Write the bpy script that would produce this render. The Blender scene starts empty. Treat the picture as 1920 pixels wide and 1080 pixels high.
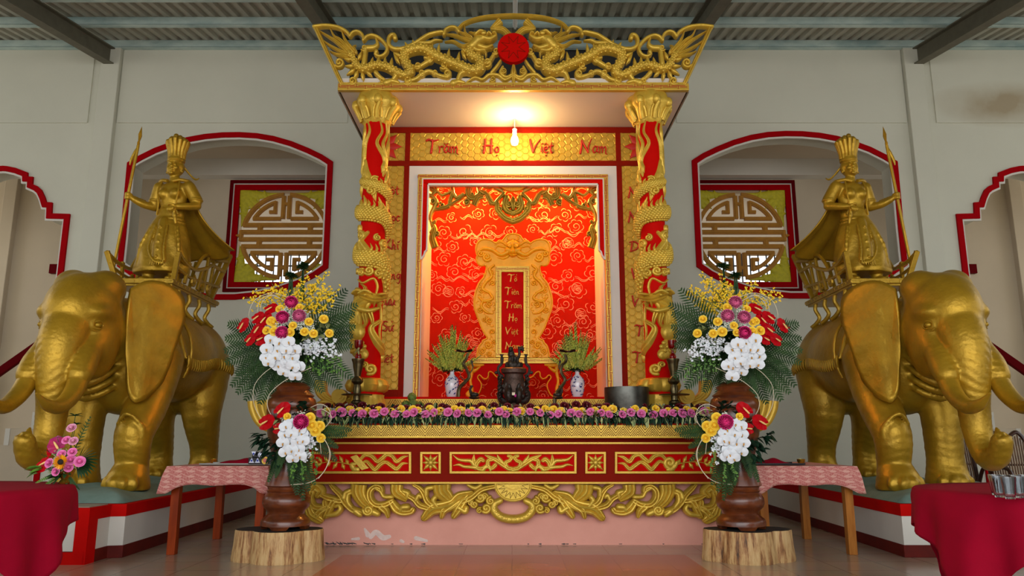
import bpy, bmesh, math, random
import numpy as np
from math import sin, cos, pi, radians as R, sqrt, atan2
from mathutils import Vector, Matrix, Euler

# ---------------------------------------------------------------- camera, sky, light, exposure
scn = bpy.context.scene
COL = scn.collection
F_PX, PITCH, CAM_H = 1430.0, R(11.08), 1.04
cam = bpy.data.cameras.new('camera'); cam_o = bpy.data.objects.new('camera', cam); COL.objects.link(cam_o)
cam_o.location = (0, 0, CAM_H); cam_o.rotation_euler = (pi/2 + PITCH, 0, 0)
cam.sensor_width = 36; cam.lens = F_PX/1920*36; cam.clip_end = 200
scn.camera = cam_o

world = bpy.data.worlds.new('sky'); scn.world = world; world.use_nodes = True
wn = world.node_tree.nodes; wl = world.node_tree.links; wn.clear()
wo = wn.new('ShaderNodeOutputWorld'); wb = wn.new('ShaderNodeBackground')
wt = wn.new('ShaderNodeTexCoord'); ws = wn.new('ShaderNodeSeparateXYZ'); wr = wn.new('ShaderNodeValToRGB')
wl.new(wt.outputs['Generated'], ws.inputs[0]); wl.new(ws.outputs['Z'], wr.inputs[0])
wr.color_ramp.elements[0].position = 0.0; wr.color_ramp.elements[0].color = (.80, .78, .72, 1)
wr.color_ramp.elements[1].position = 0.04; wr.color_ramp.elements[1].color = (.80, .84, .88, 1)
e = wr.color_ramp.elements.new(1.0); e.color = (1.0, 1.0, 1.0, 1)
wl.new(wr.outputs[0], wb.inputs[0]); wb.inputs[1].default_value = 2.1
wl.new(wb.outputs[0], wo.inputs[0])

scn.view_settings.view_transform = 'Standard'; scn.view_settings.look = 'None'
scn.view_settings.gamma = 1; scn.view_settings.use_curve_mapping = False
scn.view_settings.exposure = -0.25
scn.cycles.max_bounces = 6; scn.cycles.diffuse_bounces = 4; scn.cycles.glossy_bounces = 3
scn.cycles.transmission_bounces = 6; scn.cycles.use_denoising = True
scn.cycles.sample_clamp_indirect = 4.0

def lamp(name, kind, loc, energy, color, size=0.1, rot=(0, 0, 0), label=None):
    l = bpy.data.lights.new(name, kind); l.energy = energy; l.color = color
    if kind == 'AREA': l.size = size
    else: l.shadow_soft_size = size
    o = bpy.data.objects.new(name, l); COL.objects.link(o); o.location = loc; o.rotation_euler = rot
    return o
# tall daylight opening at the open front of the hall (a skylit forecourt behind the camera)
day = lamp('daylight_front', 'AREA', (0, -4.5, 3.4), 620, (.96, .98, 1.0), 7.0, (R(84), 0, 0))
day.data.shape = 'RECTANGLE'; day.data.size = 13; day.data.size_y = 4.0

# ---------------------------------------------------------------- pixel helpers (1920x1080 frame)
CT, ST = cos(PITCH), sin(PITCH)
def ray(px, py):
    u = (px-960)/F_PX; v = (540-py)/F_PX
    return Vector((u, CT - v*ST, ST + v*CT))
def P(px, py, Y):
    d = ray(px, py); t = Y/d.y
    return Vector((d.x*t, Y, CAM_H + d.z*t))
def PZ(px, py, Z):
    d = ray(px, py); t = (Z-CAM_H)/d.z
    return Vector((d.x*t, d.y*t, Z))
CXP = 962.0                                  # picture column of the altar's axis

# ---------------------------------------------------------------- materials
MATS = {}
def lin(c):
    return tuple(((x/255)/12.92 if x/255 <= .04045 else ((x/255+.055)/1.055)**2.4) for x in c)
def mat(name, rgb, rough=.5, metal=0.0, var=0.0, vscale=6.0, bump=0.0, bscale=30.0, rgb2=None,
        trans=0.0, emit=None, spec=.5, coat=0.0, sheen=0.0, stretch=(1, 1, 1), ior=1.45, sss=0.0):
    m = bpy.data.materials.new(name); m.use_nodes = True
    nt = m.node_tree; b = nt.nodes['Principled BSDF']
    c = lin(rgb) + (1,)
    b.inputs['Base Color'].default_value = c
    b.inputs['Roughness'].default_value = rough; b.inputs['Metallic'].default_value = metal
    b.inputs['Specular IOR Level'].default_value = spec; b.inputs['IOR'].default_value = ior
    b.inputs['Transmission Weight'].default_value = trans
    b.inputs['Coat Weight'].default_value = coat; b.inputs['Coat Roughness'].default_value = .12
    if sheen: b.inputs['Sheen Weight'].default_value = sheen
    if emit:
        b.inputs['Emission Color'].default_value = lin(emit[0]) + (1,); b.inputs['Emission Strength'].default_value = emit[1]
    if var or rgb2 or bump:
        tc = nt.nodes.new('ShaderNodeTexCoord'); mp = nt.nodes.new('ShaderNodeMapping')
        mp.inputs['Scale'].default_value = stretch; nt.links.new(tc.outputs['Object'], mp.inputs[0])
    if var or rgb2:
        n = nt.nodes.new('ShaderNodeTexNoise'); n.inputs['Scale'].default_value = vscale; n.inputs['Detail'].default_value = 6
        n.inputs['Roughness'].default_value = .62
        nt.links.new(mp.outputs[0], n.inputs['Vector'])
        r = nt.nodes.new('ShaderNodeValToRGB'); nt.links.new(n.outputs['Fac'], r.inputs[0])
        c2 = lin(rgb2) + (1,) if rgb2 else tuple(x*(1-var) for x in c[:3]) + (1,)
        r.color_ramp.elements[0].position = .34; r.color_ramp.elements[0].color = c2
        r.color_ramp.elements[1].position = .64; r.color_ramp.elements[1].color = c
        nt.links.new(r.outputs[0], b.inputs['Base Color'])
    if bump:
        n2 = nt.nodes.new('ShaderNodeTexNoise'); n2.inputs['Scale'].default_value = bscale; n2.inputs['Detail'].default_value = 5
        nt.links.new(mp.outputs[0], n2.inputs['Vector'])
        bp = nt.nodes.new('ShaderNodeBump'); bp.inputs['Strength'].default_value = bump; bp.inputs['Distance'].default_value = .02
        nt.links.new(n2.outputs['Fac'], bp.inputs['Height']); nt.links.new(bp.outputs[0], b.inputs['Normal'])
    MATS[name] = m
    return m
M = MATS
mat('gold_statue', (184, 144, 34), .40, .5, var=.28, vscale=4, bump=.25, bscale=26)
mat('gold_carved', (220, 182, 66), .38, .38, var=.22, vscale=9, bump=.18, bscale=60)
mat('gold_leaf', (212, 172, 62), .40, .4, var=.18, vscale=5, bump=.12, bscale=50)
mat('gold_line', (120, 84, 14), .6, .3)
mat('gold_olive', (182, 150, 48), .42, .5, var=.25, vscale=9, bump=.15, bscale=50)
mat('gold_warm', (250, 172, 8), .5, .05, var=.15, vscale=6, bump=.15, bscale=60)
mat('gold_letter', (240, 196, 84), .45, .12)
mat('ochre_lattice', (182, 124, 30), .6, 0, var=.2)
mat('leaf_yellow', (206, 194, 40), .6, 0, var=.2, vscale=20)
mat('red_bright', (196, 12, 6), .55, 0, var=.12, spec=.03, vscale=3)
mat('red_dark', (136, 26, 10), .55, 0, var=.15, spec=.04, vscale=3)
mat('niche_red', (160, 26, 8), .6, 0, spec=.03)
mat('red_trim', (164, 2, 12), .6, 0, var=.1, spec=.04)
mat('maroon_trim', (98, 4, 12), .6, 0, var=.1, spec=.04)
mat('red_line', (170, 50, 14), .6, 0)
mat('red_letter', (190, 36, 18), .5, 0)
mat('wall_paint', (206, 205, 189), .85, 0, var=.06, vscale=.7, bump=.06, bscale=60)
mat('wall_inner', (198, 184, 162), .85, 0, var=.08, vscale=.6, bump=.06, bscale=60)
mat('white_paint', (214, 210, 200), .7, 0, var=.05, vscale=2)
mat('soffit_paint', (216, 208, 198), .8, 0, var=.04, vscale=1)
mat('pink_plaster', (226, 160, 142), .7, 0, rgb2=(216, 150, 132), vscale=1.5, bump=.05)
mat('dark_board', (52, 52, 50), .9, 0, var=.2)
mat('wood_table', (156, 60, 14), .5, 0, rgb2=(122, 42, 8), vscale=5, stretch=(3, 3, .4), spec=.2)
mat('wood_table_pale', (176, 112, 44), .35, 0, rgb2=(140, 80, 28), vscale=5, stretch=(3, 3, .4), spec=.2)
mat('wood_urn', (112, 54, 20), .3, 0, rgb2=(66, 28, 14), vscale=5, stretch=(1, 1, 3), coat=.3)
mat('charcoal_top', (42, 38, 34), .7, 0, var=.3)
mat('bronze_dark', (62, 54, 46), .38, .6, rgb2=(38, 34, 30), vscale=14, bump=.4, bscale=50)
mat('bronze_brown', (84, 60, 48), .42, .45, rgb2=(58, 42, 34), vscale=10, bump=.25, bscale=60)
mat('brass_aged', (104, 92, 62), .3, .85, rgb2=(70, 62, 42), vscale=10)
mat('brass_bright', (190, 150, 50), .25, .9)
mat('steel_bowl', (92, 92, 86), .34, .8, rgb2=(60, 58, 54), vscale=6)
mat('steel_tray', (140, 138, 130), .3, .8)
mat('roof_metal', (176, 174, 160), .5, .0, var=.12, vscale=3)
mat('purlin_metal', (196, 214, 208), .45, .1, rgb2=(150, 176, 176), vscale=4, stretch=(.4, 1, 1))
mat('rafter_steel', (112, 108, 92), .6, .2, var=.2)
mat('rattan', (66, 34, 20), .35, 0, rgb2=(40, 20, 12), vscale=12, coat=.3)
mat('rattan_pale', (122, 92, 66), .5, 0, rgb2=(88, 60, 42), vscale=16)
mat('cloth_red', (148, 0, 34), .85, 0, var=.12, vscale=5, spec=.15, bump=.1, bscale=300)
mat('cushion_brown', (70, 40, 28), .6, 0, rgb2=(40, 22, 16), vscale=9)
mat('glass', (235, 240, 242), .03, 0, trans=1.0, ior=1.45)
mat('glass_red', (176, 8, 14), .05, 0, trans=.7, ior=1.45)
mat('rose_pink', (236, 132, 186), .7, 0, rgb2=(222, 100, 166), vscale=40, spec=.2)
mat('rose_pale', (236, 176, 196), .7, 0, rgb2=(200, 110, 150), vscale=60)
mat('rose_yellow', (252, 218, 70), .7, 0, rgb2=(244, 196, 40), vscale=60)
mat('rose_dark', (92, 8, 22), .55, 0)
mat('mum_magenta', (250, 70, 146), .7, 0, rgb2=(240, 50, 130), vscale=60, spec=.2)
mat('mum_pink', (246, 128, 172), .7, 0, rgb2=(236, 104, 156), vscale=60, spec=.2)
mat('orchid_white', (222, 227, 232), .5, 0)
mat('orchid_heart', (220, 160, 60), .5, 0)
mat('anthurium_red', (184, 0, 14), .5, 0, rgb2=(160, 0, 12), vscale=20, spec=.08, coat=.03)
mat('anthurium_purple', (150, 34, 96), .2, 0, rgb2=(190, 40, 80), vscale=14, coat=.5)
mat('spadix', (240, 196, 120), .5, 0)
mat('oncidium', (250, 216, 30), .6, 0, rgb2=(236, 186, 14), vscale=80)
mat('baby_breath', (226, 230, 214), .6, 0)
mat('palm_green', (50, 78, 36), .6, 0, rgb2=(28, 50, 24), vscale=8, spec=.2)
mat('leaf_green', (40, 72, 32), .55, 0, rgb2=(24, 54, 26), vscale=10, spec=.25)
mat('leaf_dark', (26, 56, 36), .5, 0, rgb2=(14, 36, 24), vscale=10, spec=.3)
mat('leaf_bright', (104, 150, 50), .45, 0, rgb2=(64, 110, 34), vscale=14)
mat('leaf_pale', (178, 184, 128), .5, 0, rgb2=(120, 142, 84), vscale=20)
mat('spike_green', (196, 206, 84), .55, 0, rgb2=(118, 136, 44), vscale=40)
mat('wire_white', (214, 204, 176), .5, 0)
mat('sunflower', (240, 166, 20), .5, 0)
mat('sun_heart', (30, 16, 10), .8, 0)
mat('fruit_green', (106, 128, 50), .5, 0, rgb2=(66, 90, 34), vscale=30, bump=.8, bscale=40)
mat('porcelain', (226, 230, 236), .12, 0, coat=.5)
mat('cobalt', (26, 42, 126), .15, 0, coat=.5)
mat('bulb_glow', (255, 214, 150), .3, 0, emit=((255, 205, 130), 60))
mat('lamp_white', (226, 226, 222), .4, 0)
mat('black_plastic', (14, 12, 18), .25, 0)
mat('sky_silver', (210, 216, 236), .2, .3)
mat('blue_mark', (36, 60, 170), .3, 0)
mat('pink_face', (230, 130, 120), .5, 0)
mat('paper', (226, 210, 180), .6, 0)
mat('magenta_cloth', (190, 20, 130), .6, 0)
mat('dirt_stain', (150, 138, 118), .95, 0, var=.2, vscale=5)
mat('lichen_stain', (226, 206, 202), .9, 0, var=.2)
mat('dark_stain', (70, 70, 70), .9, 0, var=.3)
mat('stem_green', (70, 110, 50), .5, 0)
mat('grille_dark', (34, 34, 32), .6, .3)
mat('stone_mound', (116, 142, 132), .75, 0, rgb2=(98, 124, 114), vscale=4, bump=.5, bscale=5)
mat('chipped_paint', (196, 12, 8), .6, 0, var=.1, spec=.04)
mat('base_paint', (104, 26, 18), .6, 0, spec=.2, rgb2=(88, 24, 18), vscale=8)
mat('cement', (160, 150, 132), .8, 0, var=.1)

def nodes_of(name):
    m = M[name]; return m.node_tree, m.node_tree.nodes['Principled BSDF']

# cut log: vertical grain, pale with black streaks
m = bpy.data.materials.new('log_side'); m.use_nodes = True; M['log_side'] = m
nt = m.node_tree; b = nt.nodes['Principled BSDF']; b.inputs['Roughness'].default_value = .6
tc = nt.nodes.new('ShaderNodeTexCoord'); mp = nt.nodes.new('ShaderNodeMapping'); mp.inputs['Scale'].default_value = (9, 9, 1.1)
n = nt.nodes.new('ShaderNodeTexNoise'); n.inputs['Scale'].default_value = 2.0; n.inputs['Detail'].default_value = 7; n.inputs['Roughness'].default_value = .7
r = nt.nodes.new('ShaderNodeValToRGB'); r.color_ramp.elements[0].position = .32; r.color_ramp.elements[0].color = lin((34, 24, 18)) + (1,)
r.color_ramp.elements[1].position = .42; r.color_ramp.elements[1].color = lin((150, 102, 58)) + (1,)
for ps, cc in ((.52, (196, 158, 104)), (.7, (212, 184, 134))):
    q = r.color_ramp.elements.new(ps); q.color = lin(cc) + (1,)
nt.links.new(tc.outputs['Object'], mp.inputs[0]); nt.links.new(mp.outputs[0], n.inputs['Vector'])
nt.links.new(n.outputs['Fac'], r.inputs[0]); nt.links.new(r.outputs[0], b.inputs['Base Color'])
bp = nt.nodes.new('ShaderNodeBump'); bp.inputs['Strength'].default_value = .5; bp.inputs['Distance'].default_value = .02
nt.links.new(n.outputs['Fac'], bp.inputs['Height']); nt.links.new(bp.outputs[0], b.inputs['Normal'])

# ---------------------------------------------------------------- object helpers
def tag(o, label=None, cat=None, group=None, kind=None):
    if label: o['label'] = label
    if cat: o['category'] = cat
    if group: o['group'] = group
    if kind: o['kind'] = kind
    return o
def empty(name, loc=(0, 0, 0), label=None, cat=None, group=None, rz=0.0):
    o = bpy.data.objects.new(name, None); COL.objects.link(o); o.location = loc; o.rotation_euler = (0, 0, rz)
    o.empty_display_size = .05
    return tag(o, label, cat, group)

class MB:
    """collects shapes for one mesh object"""
    def __init__(s): s.v = []; s.f = []; s.mi = []; s.cur = 0
    def add(s, vs, fs):
        b = len(s.v); s.v.extend([tuple(q) for q in vs]); s.f.extend([tuple(i+b for i in f) for f in fs]); s.mi.extend([s.cur]*len(fs)); return s
    def box(s, c, d, rz=0.0, M3=None):
        x, y, z = d[0]/2, d[1]/2, d[2]/2; vs = []
        for i in (-1, 1):
            for j in (-1, 1):
                for k in (-1, 1):
                    q = Vector((i*x, j*y, k*z))
                    if rz: q = Matrix.Rotation(rz, 3, 'Z') @ q
                    if M3: q = M3 @ q
                    vs.append(q + Vector(c))
        return s.add(vs, [(0, 1, 3, 2), (4, 6, 7, 5), (0, 4, 5, 1), (2, 3, 7, 6), (0, 2, 6, 4), (1, 5, 7, 3)])
    def span(s, a, b):
        return s.box([(a[i]+b[i])/2 for i in range(3)], [abs(b[i]-a[i]) for i in range(3)])
    def bar(s, a, b, w, h, up=(0, 0, 1)):
        a = Vector(a); b = Vector(b); d = (b-a); L = d.length; d.normalize()
        u = Vector(up); sd = d.cross(u)
        if sd.length < 1e-5: sd = Vector((1, 0, 0))
        sd.normalize(); u = sd.cross(d)
        vs = [p + sd*i*w/2 + u*j*h/2 for p in (a, b) for i, j in ((-1, -1), (1, -1), (1, 1), (-1, 1))]
        return s.add(vs, [(0, 1, 2, 3), (7, 6, 5, 4), (0, 4, 5, 1), (1, 5, 6, 2), (2, 6, 7, 3), (3, 7, 4, 0)])
    def tube(s, pts, rad, n=8, sx=1.0, cap=True, up=None):
        pts = [Vector(p) for p in pts]; N = len(pts)
        if not hasattr(rad, '__len__'): rad = [rad]*N
        t = (pts[1]-pts[0]).normalized(); a = Vector(up) if up else (Vector((0, 0, 1)) if abs(t.z) < .9 else Vector((1, 0, 0)))
        nrm = (a - t*a.dot(t)).normalized(); vs = []
        for i, p in enumerate(pts):
            t = (pts[min(i+1, N-1)] - pts[max(i-1, 0)]).normalized()
            nrm = (nrm - t*nrm.dot(t)).normalized(); bn = t.cross(nrm)
            for k in range(n):
                an = 2*pi*k/n; vs.append(p + (nrm*cos(an)*sx + bn*sin(an))*rad[i])
        fs = [(i*n+k, i*n+(k+1) % n, (i+1)*n+(k+1) % n, (i+1)*n+k) for i in range(N-1) for k in range(n)]
        if cap: fs += [tuple(range(n-1, -1, -1)), tuple(range((N-1)*n, N*n))]
        return s.add(vs, fs)
    def lathe(s, prof, n=32, c=(0, 0, 0), lobes=0, amp=0.0, cap=True):
        vs = []
        for r_, z in prof:
            for k in range(n):
                an = 2*pi*k/n; rr = r_*(1 + (amp*cos(lobes*an) if amp > 0 else -amp*(abs(sin(lobes*an/2))-.6))) if lobes else r_
                vs.append((c[0]+rr*cos(an), c[1]+rr*sin(an), c[2]+z))
        N = len(prof)
        fs = [(i*n+k, i*n+(k+1) % n, (i+1)*n+(k+1) % n, (i+1)*n+k) for i in range(N-1) for k in range(n)]
        if cap: fs += [tuple(range(n-1, -1, -1)), tuple(range((N-1)*n, N*n))]
        return s.add(vs, fs)
    def ell(s, c, r, nu=12, nv=8, M3=None):
        vs = []; fs = []
        for i in range(nv+1):
            th = pi*i/nv
            for k in range(nu):
                an = 2*pi*k/nu; q = Vector((r[0]*sin(th)*cos(an), r[1]*sin(th)*sin(an), r[2]*cos(th)))
                if M3: q = M3 @ q
                vs.append(q + Vector(c))
        for i in range(nv):
            for k in range(nu): fs.append((i*nu+k, (i+1)*nu+k, (i+1)*nu+(k+1) % nu, i*nu+(k+1) % nu))
        return s.add(vs, fs)
    def prism(s, poly, mp, h0, h1):
        n = len(poly); vs = [mp(x, y, h0) for x, y in poly] + [mp(x, y, h1) for x, y in poly]
        return s.add(vs, [tuple(range(n)), tuple(range(2*n-1, n-1, -1))] + [(i, i+n, (i+1) % n+n, (i+1) % n) for i in range(n)])
    def ring(s, outer, inner, mp, h0, h1):
        """closed band between two outlines with equal point counts"""
        n = len(outer); vs = []
        for h in (h0, h1):
            vs += [mp(x, y, h) for x, y in outer]; vs += [mp(x, y, h) for x, y in inner]
        fs = []
        for i in range(n):
            j = (i+1) % n
            fs += [(i, j, n+j, n+i), (2*n+i, 3*n+i, 3*n+j, 2*n+j), (i, 2*n+i, 2*n+j, j), (n+i, n+j, 3*n+j, 3*n+i)]
        return s.add(vs, fs)
    def grid(s, fn, nu, nv, wrap=False):
        vs = [fn(i/nu, j/nv) for j in range(nv+1) for i in range(nu+1)]; w = nu+1
        return s.add(vs, [(j*w+i, j*w+i+1, (j+1)*w+i+1, (j+1)*w+i) for j in range(nv) for i in range(nu)])
    def stroke(s, pts, w, mp, h=None, back=0.0, n=8, grooves=0, ends='round', sub=6, hk=.45, base=0.0):
        """a carved band along a 2-D curve: domed (optionally fluted) front, flat back"""
        P2, W = smooth2(pts, w, sub)
        if ends != 'flat':
            def cap(p, d, ww, first):
                ks = (.35, .7, .92, 1.0) if ends == 'round' else (.5, 1.0)
                out = [(p + d*ww*.5*k*(1 if ends == 'round' else 2.2), ww*(sqrt(max(0, 1-k*k)) if ends == 'round' else (1-k)) + 1e-4) for k in ks]
                return out[::-1] if first else out
            d0 = (P2[0]-P2[1]).normalized(); d1 = (P2[-1]-P2[-2]).normalized()
            A = cap(P2[0], d0, W[0], True); B = cap(P2[-1], d1, W[-1], False)
            P2 = [a for a, _ in A] + P2 + [a for a, _ in B]; W = [a for _, a in A] + W + [a for _, a in B]
        N = len(P2); n = max(n, grooves*4) if grooves else n; vs = []
        for i in range(N):
            t = (P2[min(i+1, N-1)] - P2[max(i-1, 0)])
            t = t.normalized() if t.length > 1e-9 else Vector((1, 0))
            nx, ny = -t.y, t.x; ww = W[i]; H = (h if h is not None else hk*ww)*min(1, .35+.65*ww/max(1e-6, max(W)))
            for k in range(n+1):
                q = -1 + 2*k/n; z = H*max(0, 1-abs(q)**2.6)**.62
                if grooves: z *= .52 + .48*abs(sin((q+1)/2*pi*grooves))**.7
                vs.append(mp(P2[i].x + nx*q*ww/2, P2[i].y + ny*q*ww/2, base+z))
            for q in (1, -1): vs.append(mp(P2[i].x + nx*q*ww/2, P2[i].y + ny*q*ww/2, base-back))
        m_ = n+3
        fs = [(i*m_+k, i*m_+(k+1) % m_, (i+1)*m_+(k+1) % m_, (i+1)*m_+k) for i in range(N-1) for k in range(m_)]
        fs += [tuple(range(m_-1, -1, -1)), tuple(range((N-1)*m_, N*m_))]
        return s.add(vs, fs)
    def build(s, name, material, parent=None, smooth=True, loc=None, bevel=0, sharp=R(40), fix=True):
        me = bpy.data.meshes.new(name); me.from_pydata([tuple(q) for q in s.v], [], s.f); me.update()
        mats = material if isinstance(material, (list, tuple)) else [material]
        for q in mats: me.materials.append(M[q] if isinstance(q, str) else q)
        if len(mats) > 1: me.polygons.foreach_set('material_index', s.mi)
        if fix:
            bm = bmesh.new(); bm.from_mesh(me); bmesh.ops.recalc_face_normals(bm, faces=bm.faces)
            bm.to_mesh(me); bm.free()
        if smooth:
            me.polygons.foreach_set('use_smooth', [True]*len(me.polygons))
            if sharp < 3: me.set_sharp_from_angle(angle=sharp)
        o = bpy.data.objects.new(name, me); COL.objects.link(o)
        if parent:
            o.parent = parent
        if loc is not None: o.location = loc
        if bevel:
            bv = o.modifiers.new('bevel', 'BEVEL'); bv.width = bevel; bv.segments = 2; bv.limit_method = 'ANGLE'; bv.angle_limit = R(40)
        return o

def smooth2(pts, w, sub=6):
    pts = [Vector(p) for p in pts]; N = len(pts)
    if not hasattr(w, '__len__'): w = [w]*N
    elif len(w) != N:
        w = [float(np.interp(i/(N-1), np.linspace(0, 1, len(w)), w)) for i in range(N)]
    if N < 3 or sub <= 1: return pts, list(w)
    out, ow = [], []
    for i in range(N-1):
        p0 = pts[i-1] if i else pts[0]*2-pts[1]; p1, p2 = pts[i], pts[i+1]; p3 = pts[i+2] if i+2 < N else pts[-1]*2-pts[-2]
        for k in range(sub):
            t = k/sub
            out.append(.5*((2*p1) + (p2-p0)*t + (2*p0-5*p1+4*p2-p3)*t*t + (3*p1-p0-3*p2+p3)*t**3)); ow.append(w[i]*(1-t)+w[i+1]*t)
    out.append(pts[-1]); ow.append(w[-1])
    return out, ow
def smooth3(pts, sub=6):
    pts = [Vector(p) for p in pts]; N = len(pts); out = []
    for i in range(N-1):
        p0 = pts[i-1] if i else pts[0]*2-pts[1]; p1, p2 = pts[i], pts[i+1]; p3 = pts[i+2] if i+2 < N else pts[-1]*2-pts[-2]
        for k in range(sub):
            t = k/sub
            out.append(.5*((2*p1) + (p2-p0)*t + (2*p0-5*p1+4*p2-p3)*t*t + (3*p1-p0-3*p2+p3)*t**3))
    out.append(pts[-1]); return out
def interp_list(v, n):
    return [float(np.interp(i/(n-1), np.linspace(0, 1, len(v)), v)) for i in range(n)]
def spiral(cx, cy, r0, r1, a0, turns, n=14):
    return [(cx + (r0+(r1-r0)*i/n)*cos(a0+2*pi*turns*i/n), cy + (r0+(r1-r0)*i/n)*sin(a0+2*pi*turns*i/n)) for i in range(n+1)]

def copy_tree(o, parent=None):
    c = o.copy(); COL.objects.link(c)
    if parent: c.parent = parent
    for ch in list(o.children): copy_tree(ch, c)
    return c
def one_copy(o, parent, loc, rot=None, scale=None):
    c = o.copy(); COL.objects.link(c); c.parent = parent; c.location = loc
    if rot is not None: c.rotation_euler = rot
    if scale is not None: c.scale = (scale,)*3 if not hasattr(scale, '__len__') else scale
    return c
def rz3(a): return Matrix.Rotation(a, 3, 'Z')
def look3(d, roll=0.0):
    """rotation taking +Z to direction d"""
    d = Vector(d).normalized(); q = Vector((0, 0, 1)).rotation_difference(d)
    return (q.to_matrix() @ Matrix.Rotation(roll, 3, 'Z'))

# ---------------------------------------------------------------- sculpting with distance fields + surface nets
class Sculpt:
    def __init__(s, lo, hi, vox):
        s.lo = np.array(lo, float); s.vox = vox; s.n = (np.ceil((np.array(hi)-s.lo)/vox)).astype(int)+1
        s.d = np.full(s.n, .5, np.float32)
        s.ax = [s.lo[i] + vox*np.arange(s.n[i]) for i in range(3)]
    def _sl(s, lo, hi, m):
        a = np.maximum(0, np.floor((np.array(lo)-m-s.lo)/s.vox).astype(int)); b = np.minimum(s.n, np.ceil((np.array(hi)+m-s.lo)/s.vox).astype(int)+1)
        return a, b
    def apply(s, fn, lo, hi, k=.03, op='add'):
        m = k + .08; a, b = s._sl(lo, hi, m)
        if np.any(b-a < 2): return s
        X, Y, Z = np.meshgrid(s.ax[0][a[0]:b[0]], s.ax[1][a[1]:b[1]], s.ax[2][a[2]:b[2]], indexing='ij', copy=False)
        q = fn(X, Y, Z); D = s.d[a[0]:b[0], a[1]:b[1], a[2]:b[2]]
        if op == 'add':
            h = np.maximum(k-np.abs(D-q), 0)/k; r_ = np.minimum(D, q) - h*h*k*.25
        elif op == 'cut':
            q = -q; h = np.maximum(k-np.abs(D-q), 0)/k; r_ = np.maximum(D, q) + h*h*k*.25
        else: r_ = D + q
        s.d[a[0]:b[0], a[1]:b[1], a[2]:b[2]] = r_
        return s
    def ell(s, c, r, k=.03, rot=None, op='add'):
        c = np.array(c, float); r = np.array(r, float); Rm = np.array(rot) if rot is not None else None; ext = r if Rm is None else np.full(3, r.max())
        def fn(X, Y, Z):
            x, y, z = X-c[0], Y-c[1], Z-c[2]
            if Rm is not None:
                x, y, z = Rm[0, 0]*x+Rm[1, 0]*y+Rm[2, 0]*z, Rm[0, 1]*x+Rm[1, 1]*y+Rm[2, 1]*z, Rm[0, 2]*x+Rm[1, 2]*y+Rm[2, 2]*z
            k0 = np.sqrt((x/r[0])**2+(y/r[1])**2+(z/r[2])**2); k1 = np.sqrt((x/r[0]**2)**2+(y/r[1]**2)**2+(z/r[2]**2)**2)+1e-9
            return k0*(k0-1)/k1
        return s.apply(fn, c-ext, c+ext, k, op)
    def cap(s, a, b, ra, rb=None, k=.03, op='add'):
        a = np.array(a, float); b = np.array(b, float); rb = ra if rb is None else rb; mr = max(ra, rb); ba = b-a; L2 = ba.dot(ba)+1e-12
        def fn(X, Y, Z):
            x, y, z = X-a[0], Y-a[1], Z-a[2]
            t = np.clip((x*ba[0]+y*ba[1]+z*ba[2])/L2, 0, 1)
            return np.sqrt((x-t*ba[0])**2+(y-t*ba[1])**2+(z-t*ba[2])**2) - (ra+(rb-ra)*t)
        return s.apply(fn, np.minimum(a, b)-mr, np.maximum(a, b)+mr, k, op)
    def chain(s, pts, rad, k=.03, sub=4, op='add'):
        p = smooth3(pts, sub); r_ = interp_list(rad, len(p))
        for i in range(len(p)-1): s.cap(p[i], p[i+1], r_[i], r_[i+1], k if i == 0 or k < .012 else .012, op)
        return s
    def mesh(s):
        d = s.d; ins = d < 0; nx, ny, nz = d.shape
        c = [(i, j, k) for i in (0, 1) for j in (0, 1) for k in (0, 1)]
        cnt = np.zeros((nx-1, ny-1, nz-1), np.int8)
        for i, j, k in c: cnt += ins[i:nx-1+i, j:ny-1+j, k:nz-1+k]
        act = (cnt > 0) & (cnt < 8); I, J, K = np.nonzero(act); n = len(I)
        vid = np.full(act.shape, -1, np.int64); vid[I, J, K] = np.arange(n)
        acc = np.zeros((n, 3)); num = np.zeros(n)
        for a in c:
            for ax in range(3):
                if a[ax] == 0:
                    b_ = list(a); b_[ax] = 1
                    da = d[I+a[0], J+a[1], K+a[2]]; db = d[I+b_[0], J+b_[1], K+b_[2]]
                    cr = (da < 0) != (db < 0); t = np.where(cr, da/np.where(cr, da-db, 1), 0)
                    p = np.tile(np.array(a, float), (n, 1)); p[:, ax] += t
                    acc += p*cr[:, None]; num += cr
        pos = (acc/num[:, None] + np.stack([I, J, K], 1))*s.vox + s.lo
        quads = []
        for ax in range(3):
            o1, o2 = [(1, 2), (2, 0), (0, 1)][ax]
            sl0 = [slice(None)]*3; sl1 = [slice(None)]*3; sl0[ax] = slice(0, -1); sl1[ax] = slice(1, None)
            A = ins[tuple(sl0)]; B = ins[tuple(sl1)]; ch = A != B
            g = np.stack(np.nonzero(ch), 1); ok = (g[:, o1] > 0) & (g[:, o2] > 0) & (g[:, o1] < d.shape[o1]-1) & (g[:, o2] < d.shape[o2]-1)
            g = g[ok]; fl = A[g[:, 0], g[:, 1], g[:, 2]]
            def V(da, db):
                h = g.copy(); h[:, o1] -= da; h[:, o2] -= db; return vid[h[:, 0], h[:, 1], h[:, 2]]
            q = np.stack([V(1, 1), V(0, 1), V(0, 0), V(1, 0)], 1); q[~fl] = q[~fl][:, ::-1]; quads.append(q)
        F = np.concatenate(quads); F = F[(F >= 0).all(1)]
        return pos, F
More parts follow.
